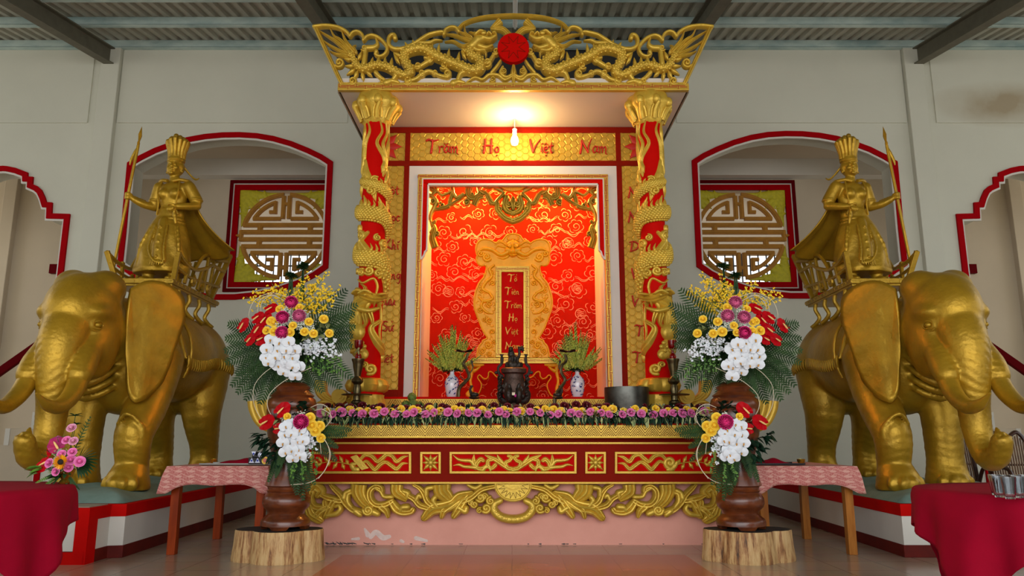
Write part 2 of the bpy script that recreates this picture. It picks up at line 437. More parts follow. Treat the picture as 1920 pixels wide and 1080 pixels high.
    def build(s, name, material, parent=None, mirror=False, loc=None, relax=1, post=None):
        pos, F = s.mesh()
        for _ in range(relax):
            acc = np.zeros_like(pos); num = np.zeros(len(pos))
            for a, b_ in ((0, 1), (1, 2), (2, 3), (3, 0)):
                np.add.at(acc, F[:, a], pos[F[:, b_]]); np.add.at(num, F[:, a], 1)
                np.add.at(acc, F[:, b_], pos[F[:, a]]); np.add.at(num, F[:, b_], 1)
            pos = pos*.5 + .5*acc/np.maximum(num, 1)[:, None]
        if post is not None: pos = post(pos)
        s.cache = (pos, F)
        return np_mesh(name, pos, F, material, parent, mirror, loc)
def np_mesh(name, pos, F, material, parent=None, mirror=False, loc=None):
    if mirror: pos = pos*np.array([-1, 1, 1.]); F = F[:, ::-1]
    me = bpy.data.meshes.new(name); me.vertices.add(len(pos)); me.vertices.foreach_set('co', pos.astype(np.float32).ravel())
    me.loops.add(F.size); me.loops.foreach_set('vertex_index', F.astype(np.int32).ravel())
    me.polygons.add(len(F)); me.polygons.foreach_set('loop_start', np.arange(0, F.size, 4, dtype=np.int32)); me.polygons.foreach_set('loop_total', np.full(len(F), 4, np.int32))
    me.update(calc_edges=True); me.validate(); me.polygons.foreach_set('use_smooth', [True]*len(me.polygons)); me.materials.append(M[material])
    o = bpy.data.objects.new(name, me); COL.objects.link(o)
    if parent: o.parent = parent
    if loc is not None: o.location = loc
    return o
def plane_map(Y, sgn=-1):
    """picture pixels on the vertical plane Y -> world; h sticks out towards the viewer"""
    def mp(x, y, h):
        p = P(x, y, Y); return Vector((p.x, Y - h, p.z))
    return mp
def mir(pts): return [(2*CXP-x, y) for x, y in pts]
def px2m(Y, py=500): return Y/ray(960, py).y/F_PX
# ================================================================ THE ROOM
from mathutils.geometry import tessellate_polygon
YW, WT = 11.5, .34                                  # back wall face, thickness
def holed_wall(name, outer, holes, Y, th, material):
    loops = [outer] + holes; flat = [q for l in loops for q in l]
    tris = tessellate_polygon([[Vector((x, z, 0)) for x, z in l] for l in loops])
    mb = MB(); n = len(flat)
    vs = [(x, Y, z) for x, z in flat] + [(x, Y+th, z) for x, z in flat]
    fs = [tuple(t) for t in tris] + [tuple(i+n for i in t[::-1]) for t in tris]; b = 0
    for l in loops:
        m_ = len(l); fs += [(b+i, b+(i+1) % m_, b+(i+1) % m_+n, b+i+n) for i in range(m_)]; b += m_
    mb.add(vs, fs); o = mb.build(name, material, smooth=False); tag(o, kind='structure'); return o
def xz(p): return (p.x, p.z)
def wpt(px, py, Y=YW): return xz(P(px, py, Y))
def mirx(l): return [(2*XC_AT(YW)-x, z) for x, z in l]
def XC_AT(Y): return P(CXP, 500, Y).x

# wall paint: a water stain high on the right
nt, b = nodes_of('wall_paint'); src = b.inputs['Base Color'].links[0].from_socket
tc = nt.nodes.new('ShaderNodeTexCoord'); mp = nt.nodes.new('ShaderNodeMapping'); sp = P(1890, 196, YW)
mp.inputs['Location'].default_value = (-sp.x/1.35, 0, -sp.z/.42); mp.inputs['Scale'].default_value = (1/1.35, .01, 1/.42)
gr = nt.nodes.new('ShaderNodeTexGradient'); gr.gradient_type = 'SPHERICAL'
ns = nt.nodes.new('ShaderNodeTexNoise'); ns.inputs['Scale'].default_value = 2.2; ns.inputs['Detail'].default_value = 6
mul = nt.nodes.new('ShaderNodeMath'); mul.operation = 'MULTIPLY'; mul.inputs[1].default_value = 2.6
mul2 = nt.nodes.new('ShaderNodeMath'); mul2.operation = 'MULTIPLY'; mul2.use_clamp = True
mx = nt.nodes.new('ShaderNodeMixRGB'); mx.inputs[2].default_value = lin((168, 154, 128)) + (1,)
nt.links.new(tc.outputs['Object'], mp.inputs[0]); nt.links.new(mp.outputs[0], gr.inputs[0]); nt.links.new(tc.outputs['Object'], ns.inputs['Vector'])
nt.links.new(gr.outputs['Fac'], mul.inputs[0]); nt.links.new(mul.outputs[0], mul2.inputs[0]); nt.links.new(ns.outputs['Fac'], mul2.inputs[1])
nt.links.new(mul2.outputs[0], mx.inputs[0]); nt.links.new(src, mx.inputs[1]); nt.links.new(mx.outputs[0], b.inputs['Base Color'])

# floor tiles
def tile_mat(name, c1, c2, joint, size, off=(0, 0, 0), rough=.16):
    m = bpy.data.materials.new(name); m.use_nodes = True; nt = m.node_tree; b = nt.nodes['Principled BSDF']; M[name] = m
    tc = nt.nodes.new('ShaderNodeTexCoord'); mp = nt.nodes.new('ShaderNodeMapping'); mp.inputs['Location'].default_value = off
    br = nt.nodes.new('ShaderNodeTexBrick'); br.offset = 0; br.inputs['Scale'].default_value = 1
    br.inputs['Brick Width'].default_value = size; br.inputs['Row Height'].default_value = size; br.inputs['Mortar Size'].default_value = .0035
    br.inputs['Color1'].default_value = lin(c1) + (1,); br.inputs['Color2'].default_value = lin(c2) + (1,); br.inputs['Mortar'].default_value = lin(joint) + (1,)
    n = nt.nodes.new('ShaderNodeTexNoise'); n.inputs['Scale'].default_value = 3; n.inputs['Detail'].default_value = 6
    mx = nt.nodes.new('ShaderNodeMixRGB'); mx.blend_type = 'MULTIPLY'; mx.inputs[0].default_value = .25
    nt.links.new(tc.outputs['Object'], mp.inputs[0]); nt.links.new(mp.outputs[0], br.inputs['Vector']); nt.links.new(tc.outputs['Object'], n.inputs['Vector'])
    nt.links.new(br.outputs['Color'], mx.inputs[1]); nt.links.new(n.outputs['Color'], mx.inputs[2]); nt.links.new(mx.outputs[0], b.inputs['Base Color'])
    b.inputs['Roughness'].default_value = rough; b.inputs['Specular IOR Level'].default_value = .6
tile_mat('floor_beige', (182, 160, 138), (174, 152, 130), (110, 96, 84), .44, (0, .21, 0), .2)
tile_mat('floor_pink', (176, 108, 80), (168, 100, 74), (110, 74, 62), .44, (0, .21, 0), .22)
mb = MB()
PX0, PX1, PY1 = -1.53, 1.56, 7.22
for a, b_ in (((-14, -1.5), (PX0, 22)), ((PX1, -1.5), (14, 22)), ((PX0, PY1), (PX1, 22))):
    mb.add([(a[0], a[1], 0), (b_[0], a[1], 0), (b_[0], b_[1], 0), (a[0], b_[1], 0)], [(0, 1, 2, 3)])
tag(mb.build('floor', 'floor_beige', smooth=False, fix=False), kind='structure')
mb = MB().add([(PX0, -1.5, 0), (PX1, -1.5, 0), (PX1, PY1, 0), (PX0, PY1, 0)], [(0, 1, 2, 3)])
tag(mb.build('floor_inlay', 'floor_pink', smooth=False, fix=False), kind='structure')

# back wall with two barrel-shaped openings and two stepped-arch openings
BARREL = [(240, 306), (262, 293), (290, 279), (320, 268), (352, 258.5), (385, 252.5), (418, 249.5), (450, 249), (483, 251), (515, 256.5),
          (548, 266), (580, 279), (605, 291), (625, 304), (622, 370), (619, 440), (616, 503), (592, 520), (560, 536), (520, 550),
          (480, 558.5), (440, 562.5), (400, 562.5), (360, 558), (320, 549), (280, 536), (248, 519), (221, 500), (228, 435), (234, 370)]
def inset(poly, d):
    """parallel inner outline (metres)"""
    n = len(poly); out = []; ar = sum(poly[i][0]*poly[(i+1) % n][1]-poly[(i+1) % n][0]*poly[i][1] for i in range(n)); sg = 1 if ar > 0 else -1
    for i in range(n):
        a, b_, c = Vector(poly[i-1]), Vector(poly[i]), Vector(poly[(i+1) % n])
        d1 = (b_-a).normalized(); d2 = (c-b_).normalized(); n1 = Vector((-d1.y, d1.x))*sg; n2 = Vector((-d2.y, d2.x))*sg
        m_ = (n1+n2); m_ = m_.normalized(); k = d/max(.35, m_.dot(n1)); out.append(tuple(b_+m_*k))
    return out
barL = [wpt(*q) for q in BARREL]; barR = [(2*XC_AT(YW)-x-.02, z+.02) for x, z in barL][::-1]
STEP = [(8, 312), (15, 312.5), (32, 316), (54, 324.5), (54, 332), (64, 332.5), (63, 346), (72, 350), (80, 357), (86, 370), (89, 380), (100, 380.5), (99, 401), (133, 402)]
half = [wpt(*q) for q in STEP]; xr = half[-1][0]; cx_ = half[0][0]
half[-1] = (xr, half[-1][1]); right = half + [(xr, .02)]
stepL = right + [(2*cx_-x, z) for x, z in right[::-1]][:-1]
stepR = [(2*XC_AT(YW)-x, z) for x, z in stepL][::-1]
HT = 7.32; gx = 2.78
outer = [(-13, 0), (13, 0), (13, HT), (gx, HT), (gx, 6.3), (-gx, 6.3), (-gx, HT), (-13, HT)]
TR = .085
holes = [inset(q, TR) for q in (barL, barR)] + [inset(q, TR) for q in (stepL, stepR)]
holed_wall('wall_back', outer, holes, YW, WT, 'wall_paint')
fl = lambda Y: (lambda x, y, h: Vector((x, Y-h, y)))
k = 1
for q in (barL, barR, stepL, stepR):
    o = MB().ring(q, inset(q, TR), fl(YW), -.01, .035).build('trim_%d' % k, 'red_trim', smooth=False); tag(o, kind='structure'); k += 1
    qi = inset(q, TR); o = MB().ring(inset(q, TR-.004), inset(q, TR+.03), fl(YW), -.02, .012).build('trim_%d' % k, 'white_paint', smooth=False); tag(o, kind='structure'); k += 1
# piers, ledge and dado lines
for sx in (-1, 1):
    xa, xb = P(170, 345, YW).x, P(206, 345, YW).x
    a = (min(sx*xa*-1, sx*xb*-1), max(sx*xa*-1, sx*xb*-1)) if sx == 1 else (xa, xb)
    o = MB().span((a[0], YW-.10, 0), (a[1], YW+.01, HT)).build('wall_pier', 'wall_paint', smooth=False, bevel=.01); tag(o, kind='structure')
    zl = P(400, 231, YW).z; xo = P(652, 231, YW).x
    xs = sorted((-sx*xo*-1*-1 if False else sx*abs(xo), sx*abs(P(220, 231, YW).x)))
    o = MB().span((xs[0], YW-.025, zl), (xs[1], YW+.01, HT-.02)).build('wall_panel', 'wall_paint', smooth=False, bevel=.006); tag(o, kind='structure')
    xs2 = sorted((sx*abs(P(165, 231, YW).x), sx*13))
    o = MB().span((xs2[0], YW-.025, zl), (xs2[1], YW+.01, HT-.02)).build('wall_panel', 'wall_paint', smooth=False, bevel=.006); tag(o, kind='structure')
    zd = P(400, 749, YW).z
    xs3 = sorted((sx*.001, sx*abs(xr)))
    o = MB().span((xs3[0], YW-.018, .0), (xs3[1], YW+.01, zd)).build('wall_dado', 'wall_paint', smooth=False, bevel=.005); tag(o, kind='structure')
    o = MB().span((sx*12.6-.1, -1.5, 0), (sx*12.6+.1, YW, 3.0)).build('wall_left' if sx < 0 else 'wall_right', 'wall_paint', smooth=False); tag(o, kind='structure')
o = MB().span((-gx+.01, YW+.05, 6.31), (gx-.01, YW+.12, 7.9)).build('wall_recess', 'dark_board', smooth=False); tag(o, kind='structure')

# passage behind: ceiling, beam, far wall with round lattice windows
YF = 14.0
o = MB().span((-13, YW+WT, 6.24), (13, YF, 6.4)).build('ceiling_passage', 'wall_inner', smooth=False); tag(o, kind='structure')
zb0 = P(400, 328, YF-.25).z
o = MB().span((-13, YF-.25, zb0), (13, YF, 6.25)).build('beam_passage', 'white_paint', smooth=False); tag(o, kind='structure')
lc = P(534, 442, YF); LH = 1.06
def sq(cx, cz, h, hz=None): hz = hz or h; return [(cx-h, cz-hz), (cx+h, cz-hz), (cx+h, cz+hz), (cx-h, cz+hz)]
xc = XC_AT(YF); lcs = [(lc.x, lc.z), (2*xc-lc.x-.02, lc.z)]
holed_wall('wall_far', [(-13, 0), (13, 0), (13, 6.5), (-13, 6.5)], [sq(x, z, LH-.16) for x, z in lcs], YF, .2, 'wall_inner')
for (x, z) in lcs:
    for a, b_, mt, h in ((LH+.03, LH-.035, 'maroon_trim', .05), (LH-.035, LH-.055, 'white_paint', .035), (LH-.055, LH-.16, 'red_trim', .03)):
        o = MB().ring(sq(x, z, a), sq(x, z, b_), fl(YF), -.02, h).build('trim_%d' % k, mt, smooth=False); tag(o, kind='structure'); k += 1
# room beyond the lattice
holed_wall('wall_rear', [(-13, 0), (13, 0), (13, 8), (-13, 8)], [sq(sx*5.55, 4.65, 1.0, .75) for sx in (-1, 1)], 18.0, .2, 'wall_inner')
tag(MB().span((-13, 14.2, 7.2), (13, 18, 7.3)).build('ceiling_rear', 'white_paint', smooth=False), kind='structure')
for sx in (-1, 1):
    mb = MB()
    for i in range(11): mb.span((sx*5.55-1+i*.2-.012, 17.95, 3.9), (sx*5.55-1+i*.2+.012, 17.98, 5.4))
    for z in (4.2, 4.65, 5.1): mb.span((sx*5.55-1, 17.94, z-.015), (sx*5.55+1, 17.99, z+.015))
    t = tag(mb.build('window_grille', 'grille_dark', smooth=False), 'dark metal window grille in the far room %s' % ('seen through the left round lattice' if sx < 0 else 'seen through the right round lattice'), 'grille', 'far window grilles')

# the round lattices
def lattice(cx, cz, side):
    S = .0101/4.32*1.02; Yp = YF+.02
    mp = lambda x, y, h: Vector((cx + x*S, Yp - h, cz - y*S))
    root = empty('lattice_screen', (0, 0, 0), 'round ochre lattice screen with leafy yellow corners behind the %s statue' % side, 'lattice', 'round lattice screens')
    mb = MB(); H = 8; ep = [0]
    def bar(x0, y0, x1, y1, w=34):
        d = Vector((x1-x0, y1-y0)).normalized(); nn = Vector((-d.y, d.x))*w/2; a = Vector((x0, y0)); b_ = Vector((x1, y1))
        ep[0] += .0003; mb.prism([tuple(a-nn), tuple(b_-nn), tuple(b_+nn), tuple(a+nn)], mp, -.02+ep[0], .035+ep[0])
        nn = nn*.45; mb.prism([tuple(a-nn), tuple(b_-nn), tuple(b_+nn), tuple(a+nn)], mp, .03, .046+ep[0])
    def arc(r, a0, a1, w=34, n=16):
        ps = [(r*cos(a0+(a1-a0)*i/n), r*sin(a0+(a1-a0)*i/n)) for i in range(n+1)]
        ep[0] += .0003
        for w_, h0, h1 in ((w, -.02+ep[0], .035+ep[0]), (w*.45, .03, .046+ep[0])):
            o_ = [(x*(r+w_/2)/r, y*(r+w_/2)/r) for x, y in ps]; i_ = [(x*(r-w_/2)/r, y*(r-w_/2)/r) for x, y in ps]
            for j in range(n): mb.prism([o_[j], o_[j+1], i_[j+1], i_[j]], mp, h0, h1)
    for sy in (-1, 1):
        bar(-338, sy*88, 338, sy*88); bar(-355, sy*30, 355, sy*30)
        for sx in (-1, 1):
            bar(sx*24, sy*330, sx*24, sy*140); bar(sx*40, sy*140, sx*262, sy*140, 30)
            a0 = atan2(sy*88, sx*330); a1 = atan2(sy*335, sx*24)
            if abs(a1-a0) > pi: a1 += 2*pi if a1 < a0 else -2*pi
            arc(340, a0, a1)
            a0 = atan2(sy*140, sx*252); a1 = atan2(sy*280, sx*84)
            if abs(a1-a0) > pi: a1 += 2*pi if a1 < a0 else -2*pi
            arc(288, a0, a1, 30)
            bar(sx*88, sy*285, sx*88, sy*182, 30); bar(sx*75, sy*195, sx*135, sy*195, 28)
            bar(sx*200, sy*30, sx*200, sy*88, 40); bar(sx*347, sy*44, sx*347, 0, 30)
        bar(-30, sy*262, 30, sy*262, 26)
        bar(sy*355, 0, sy*385, 0, 22)
    mb.build('rosette_lattice', 'ochre_lattice', root, smooth=False)
    for sx in (-1, 1):
        for sy in (-1, 1):
            mb = MB()
            def L(pts, w): mb.stroke([(sx*x, sy*y) for x, y in pts], w, mp, h=.03, back=.02, n=6, grooves=0, ends='point', sub=4)
            L([(375, 378), (310, 310), (262, 268)], [90, 150, 60])
            L([(360, 365), (240, 340), (140, 345), (60, 352)], [80, 70, 30, 14]); L([(365, 360), (340, 240), (345, 140), (352, 90)], [80, 70, 30, 14])
            for q in ((250, 372), (185, 366), (310, 380)): L([(q[0]-10, 335), q], [46, 20])
            for q in ((372, 250), (366, 185), (380, 310)): L([(335, q[1]-10), q], [46, 20])
            L([(290, 300), (235, 262), (258, 230)], [60, 40, 20]); L([(300, 290), (262, 235), (230, 258)], [60, 40, 20])
            mb.build('corner_leaf', 'leaf_yellow', root)
lattice(lcs[0][0], lcs[0][1], 'left'); lattice(lcs[1][0], lcs[1][1], 'right')

# stairs beyond the side openings, with handrail
for sx in (-1, 1):
    s = lambda px: px if sx < 0 else 2*CXP-px
    YS = 12.9; mb = MB(); rise = .27; run = .42
    base = P(s(71), 773, YS); n = 12
    for i in range(-5, 7):
        x0 = base.x + sx*-1*(i*run); x1 = x0 - sx*run; z = base.z + i*rise
        if z > .1: mb.span((min(x0, x1), YS, 0), (max(x0, x1), YF-.14, z))
    tag(mb.build('stair_flight', 'wall_inner', smooth=False), 'plastered stair flight seen through the %s stepped arch' % ('left' if sx < 0 else 'right'), 'stairs', 'stairs behind the side arches')
    mb = MB()
    for i in range(-5, 7):
        x0 = base.x - sx*(i*run); z = base.z + i*rise
        if z > .1: mb.span((min(x0, x0+sx*.08), YS-.012, z-rise), (max(x0, x0+sx*.08), YS+.3, z+.004))
    tag(mb.build('riser_edge', 'white_paint', COL.objects['stair_flight' if sx < 0 else 'stair_flight.001'], smooth=False), kind='stuff')
    a, b_ = P(s(0), 697, YS), P(s(60), 655, YS); d = b_-a
    o = MB().bar(a-d*3, b_+d*2.2, .09, .13).build('handrail', 'maroon_trim', smooth=False, bevel=.01)
    tag(o, 'sloping maroon stair handrail beyond the %s stepped arch' % ('left' if sx < 0 else 'right'), 'handrail', 'stair handrails')
    a = P(s(91), 512, YS+.9); b_ = P(s(118), 495, YS+.9)
    o = MB().span((min(a.x, b_.x), a.y, a.z), (max(a.x, b_.x)+.3*(1 if sx < 0 else 0), a.y+.1, b_.z)).build('trim_%d' % k, 'maroon_trim', smooth=False); k += 1
    tag(o, kind='structure')
    x0 = P(s(22), 400, YF).x
    tag(MB().span((x0-.12, YF-.12, 0), (x0+.12, YF+.01, 6.24)).build('wall_pier', 'wall_inner', smooth=False, bevel=.01), kind='structure')

# roof: sheeting, purlins, rafters
def roof_z(Y): return 7.40 - .18*(11.5-Y)
prof = []; x = -13.0
while x < 13: prof += [(x, 0), (x+.07, 0), (x+.095, .045), (x+.145, .045)]; x += .17
mb = MB(); n = len(prof)
for Y in (12.6, 6.2, 5.9, -1.0): mb.v += [(x, Y, roof_z(Y)+h) for x, h in prof]
for j in range(3):
    for i in range(n-1): mb.f.append((j*n+i, j*n+i+1, (j+1)*n+i+1, (j+1)*n+i)); mb.mi.append(0)
tag(mb.build('ceiling', 'roof_metal', smooth=False, fix=False), kind='structure')
for Y in (11.42, 10.42, 9.46, 8.5, 7.5, 6.5, 5.4, 4.2, 3, 1.8, .6):
    z = roof_z(Y); mb = MB().span((-13, Y-.03, z-.13), (13, Y+.03, z-.01)).span((-13, Y-.03, z-.14), (13, Y+.05, z-.125))
    tag(mb.build('roof_purlin', 'purlin_metal', smooth=False), kind='structure')
for X in (-6.52, -2.68, 2.72, 6.58):
    mb = MB()
    for w, h0, h1 in ((.16, -.42, -.40), (.02, -.41, -.15), (.16, -.16, -.14)):
        vs = []
        for Y in (11.46, -1):
            z = roof_z(Y); vs += [(X-w/2, Y, z+h0), (X+w/2, Y, z+h0), (X+w/2, Y, z+h1), (X-w/2, Y, z+h1)]
        mb.add(vs, [(0, 1, 2, 3), (7, 6, 5, 4), (0, 4, 5, 1), (1, 5, 6, 2), (2, 6, 7, 3), (3, 7, 4, 0)])
    tag(mb.build('roof_beam', 'rafter_steel', smooth=False), kind='structure')
# batten lamp hanging at the roof over the altar
c = P(966, 20, 8.6); root = empty('batten_lamp', c, 'short white batten lamp hanging from the roof above the altar crest', 'lamp')
MB().span((-.03, -.5, .0), (.03, .4, .05)).build('housing', 'lamp_white', root, smooth=False, bevel=.008)
mb = MB(); mb.tube([(0, -.48, -.02), (0, .38, -.02)], .016, 10); mb.build('lamp_tube', 'white_paint', root)
MB().tube([(0, 0, .05), (0, 0, roof_z(8.6)-c.z)], .012, 6).build('hanger', 'lamp_white', root)

# plinths under the elephants
def plinth(sx):
    side = 'left' if sx < 0 else 'right'
    if sx < 0: poly = [(-5.05, 6.67), (-3.56, 6.67), (-3.56, 7.02), (-3.44, 7.05), (-3.62, YW-.035), (-5.05, YW-.035)]
    else: poly = [(5.05, 7.06), (3.47, 7.06), (3.66, YW-.035), (5.05, YW-.035)]
    H = .456; root = empty('statue_plinth', (sum(p[0] for p in poly)/len(poly), 9, 0), 'low white plinth with red top edge under the %s gold elephant' % side, 'plinth', 'elephant plinths')
    off = root.location.copy(); loc = -off
    fz = lambda x, y, h: Vector((x, y, h))
    def band(name, z0, z1, o_, m):
        mb = MB(); pts = inset(poly, -o_); mb.prism(pts, fz, z0, z1); mb.build(name, m, root, smooth=False, loc=loc, bevel=.004)
    band('body', 0, H-.004, 0, 'white_paint'); band('top_band', H-.105, H, .006, 'chipped_paint'); band('skirting', 0, .105, .008, 'base_paint')
    if sx < 0:
        mb = MB().span((-3.572, 6.655, .1), (-3.45, 7.0, .36)); 
        mb = MB().span((-3.66, 6.655, 0), (-3.55, 6.80, H-.002)).span((-5.0, 6.655, 0), (-3.56, 6.72, .1))
        mb.build('corner_band', 'chipped_paint', root, smooth=False, loc=loc)
        MB().span((-5.0, 6.70, H-.01), (-3.58, 7.0, H+.006)).build('cement_top', 'cement', root, smooth=False, loc=loc)
    rnd = random.Random(5+sx); ph = [rnd.uniform(0, 6) for _ in range(6)]
    y0, y1 = 7.08, YW-.1; xi = 3.47
    def fn(u, v):
        y = y0 + (y1-y0)*v; xin = xi + .18*v + .015; x = xin + (5.0-xin)*u
        d = min(u*(5.0-xin), v*(y1-y0), (1-u)*2, (1-v)*4)
        hgt = .128*(1-math.exp(-d/.15)) + .018*sin(x*6+ph[0])*sin(y*5+ph[1])*min(1, d*5) + .012*sin(x*13+ph[2])*sin(y*11+ph[3])*min(1, d*4)
        return (sx*x, y, H + max(.003, hgt))
    mb = MB().grid(fn, 60, 80); o = mb.build('rock_mound', 'stone_mound', root, loc=loc, fix=False)
    for p_ in o.data.polygons: pass
    if sx > 0: o.data.flip_normals() if False else None
plinth(-1); plinth(1)

# unseen area lamp added under the ceiling to brighten the room behind the lattices
q = lamp('far_room_fill', 'AREA', (0, 16.2, 7.0), 220, (.97, .98, 1.0), 3.0, (0, 0, 0)); q.data.shape = 'RECTANGLE'; q.data.size = 16; q.data.size_y = 2.5
q = lamp('passage_lamp_left', 'AREA', (-12.6, 12.9, 3.5), 60, (1, .96, .90), 2.0, (0, R(-90), 0)); q = lamp('passage_lamp_right', 'AREA', (12.6, 12.9, 3.5), 60, (1, .96, .90), 2.0, (0, R(90), 0))  # area lamps at both ends of the passage, facing inwards
# ================================================================ THE ALTAR
def mm(mb_fn, pts, *a, **k):
    mb_fn(pts, *a, **k); mb_fn(mir(pts), *a, **k)
def crop(sc, ox, oy): return lambda pts: [(ox + x/sc, oy + y/sc) for x, y in pts]

def key_pattern(mb, x0, x1, y0, y1, mp, w, vertical=False, cell=None, h=.004):
    """red meander lines between two px edges (x along, y across)"""
    L = x1-x0; n = max(1, round(abs(L)/cell)); p = L/n
    H = y1-y0
    def ln(a, b_):
        if vertical: a, b_ = (a[1], a[0]), (b_[1], b_[0])
        d = Vector((b_[0]-a[0], b_[1]-a[1])).normalized(); nn = Vector((-d.y, d.x))*w/2; a, b_ = Vector(a)-d*w/2, Vector(b_)+d*w/2
        mb.prism([tuple(a-nn), tuple(b_-nn), tuple(b_+nn), tuple(a+nn)], mp, -.001, h)
    for i in range(n):
        x = x0+i*p
        ln((x, y0), (x, y0+.66*H)); ln((x, y0+.66*H), (x+.42*p, y0+.66*H))
        ln((x+.5*p, y1), (x+.5*p, y0+.33*H)); ln((x+.5*p, y0+.33*H), (x+.12*p, y0+.33*H))
        ln((x+.5*p, y0+.33*H), (x+.88*p, y0+.33*H)); ln((x+p, y0+.66*H), (x+.62*p, y0+.66*H))

def zigzag(mb, x0, x1, y0, y1, mp, cell, w, h=.004):
    n = max(1, round((x1-x0)/cell)); p = (x1-x0)/n; H = y1-y0
    def ln(a, b_, ww=w):
        d = Vector((b_[0]-a[0], b_[1]-a[1])); 
        if d.length < 1e-6: return
        d.normalize(); nn = Vector((-d.y, d.x))*ww/2; a, b_ = Vector(a), Vector(b_)
        mb.prism([tuple(a-nn), tuple(b_-nn), tuple(b_+nn), tuple(a+nn)], mp, -.001, h)
    for i in range(n):
        x = x0+i*p
        for k in (0, .26, .52, .78):
            ln((x+k*p*.5, y1), (x+p/2, y0+k*H)); ln((x+p-k*p*.5, y1), (x+p/2, y0+k*H))
        for k in (.3, .62):
            ln((x, y1-H*k*0-H*(1-k)*0-(H*(1-k))*1.0 if False else y0+H*(1-k)*0), (x, y0)) if False else None
            ln((x, y0+H*(1-k)), (x+(1-k)*p/2*1.0, y0)) if False else None
            ln((x-(1-k)*0+0, y0+(1-k)*H), (x+(1-k)*p/2, y0)); ln((x+p, y0+(1-k)*H), (x+p-(1-k)*p/2, y0))

def hex_panel(mb, x0, x1, z0, z1, Y, r=.052):
    """embossed hexagon cells clipped to a rectangle (metres, world x/z)"""
    dx = r*1.5; dz = r*sqrt(3); i = 0; x = x0
    while x < x1+r:
        z = z0 + (dz/2 if i % 2 else 0)
        while z < z1+r:
            def hx(rr): return [(min(x1, max(x0, x+rr*cos(pi/3*k))), min(z1, max(z0, z+rr*sin(pi/3*k)))) for k in range(6)]
            a, b_ = hx(r*.94), hx(r*.76)
            vs = [(p, Y, q) for p, q in a] + [(p, Y-.007, q) for p, q in b_]
            if abs(b_[0][0]-b_[3][0]) > .006 and abs(b_[1][1]-b_[4][1]) > .006:
                mb.add(vs, [(6, 7, 8, 9, 10, 11)] + [(k, (k+1) % 6, (k+1) % 6+6, k+6) for k in range(6)])
            z += dz
        x += dx; i += 1

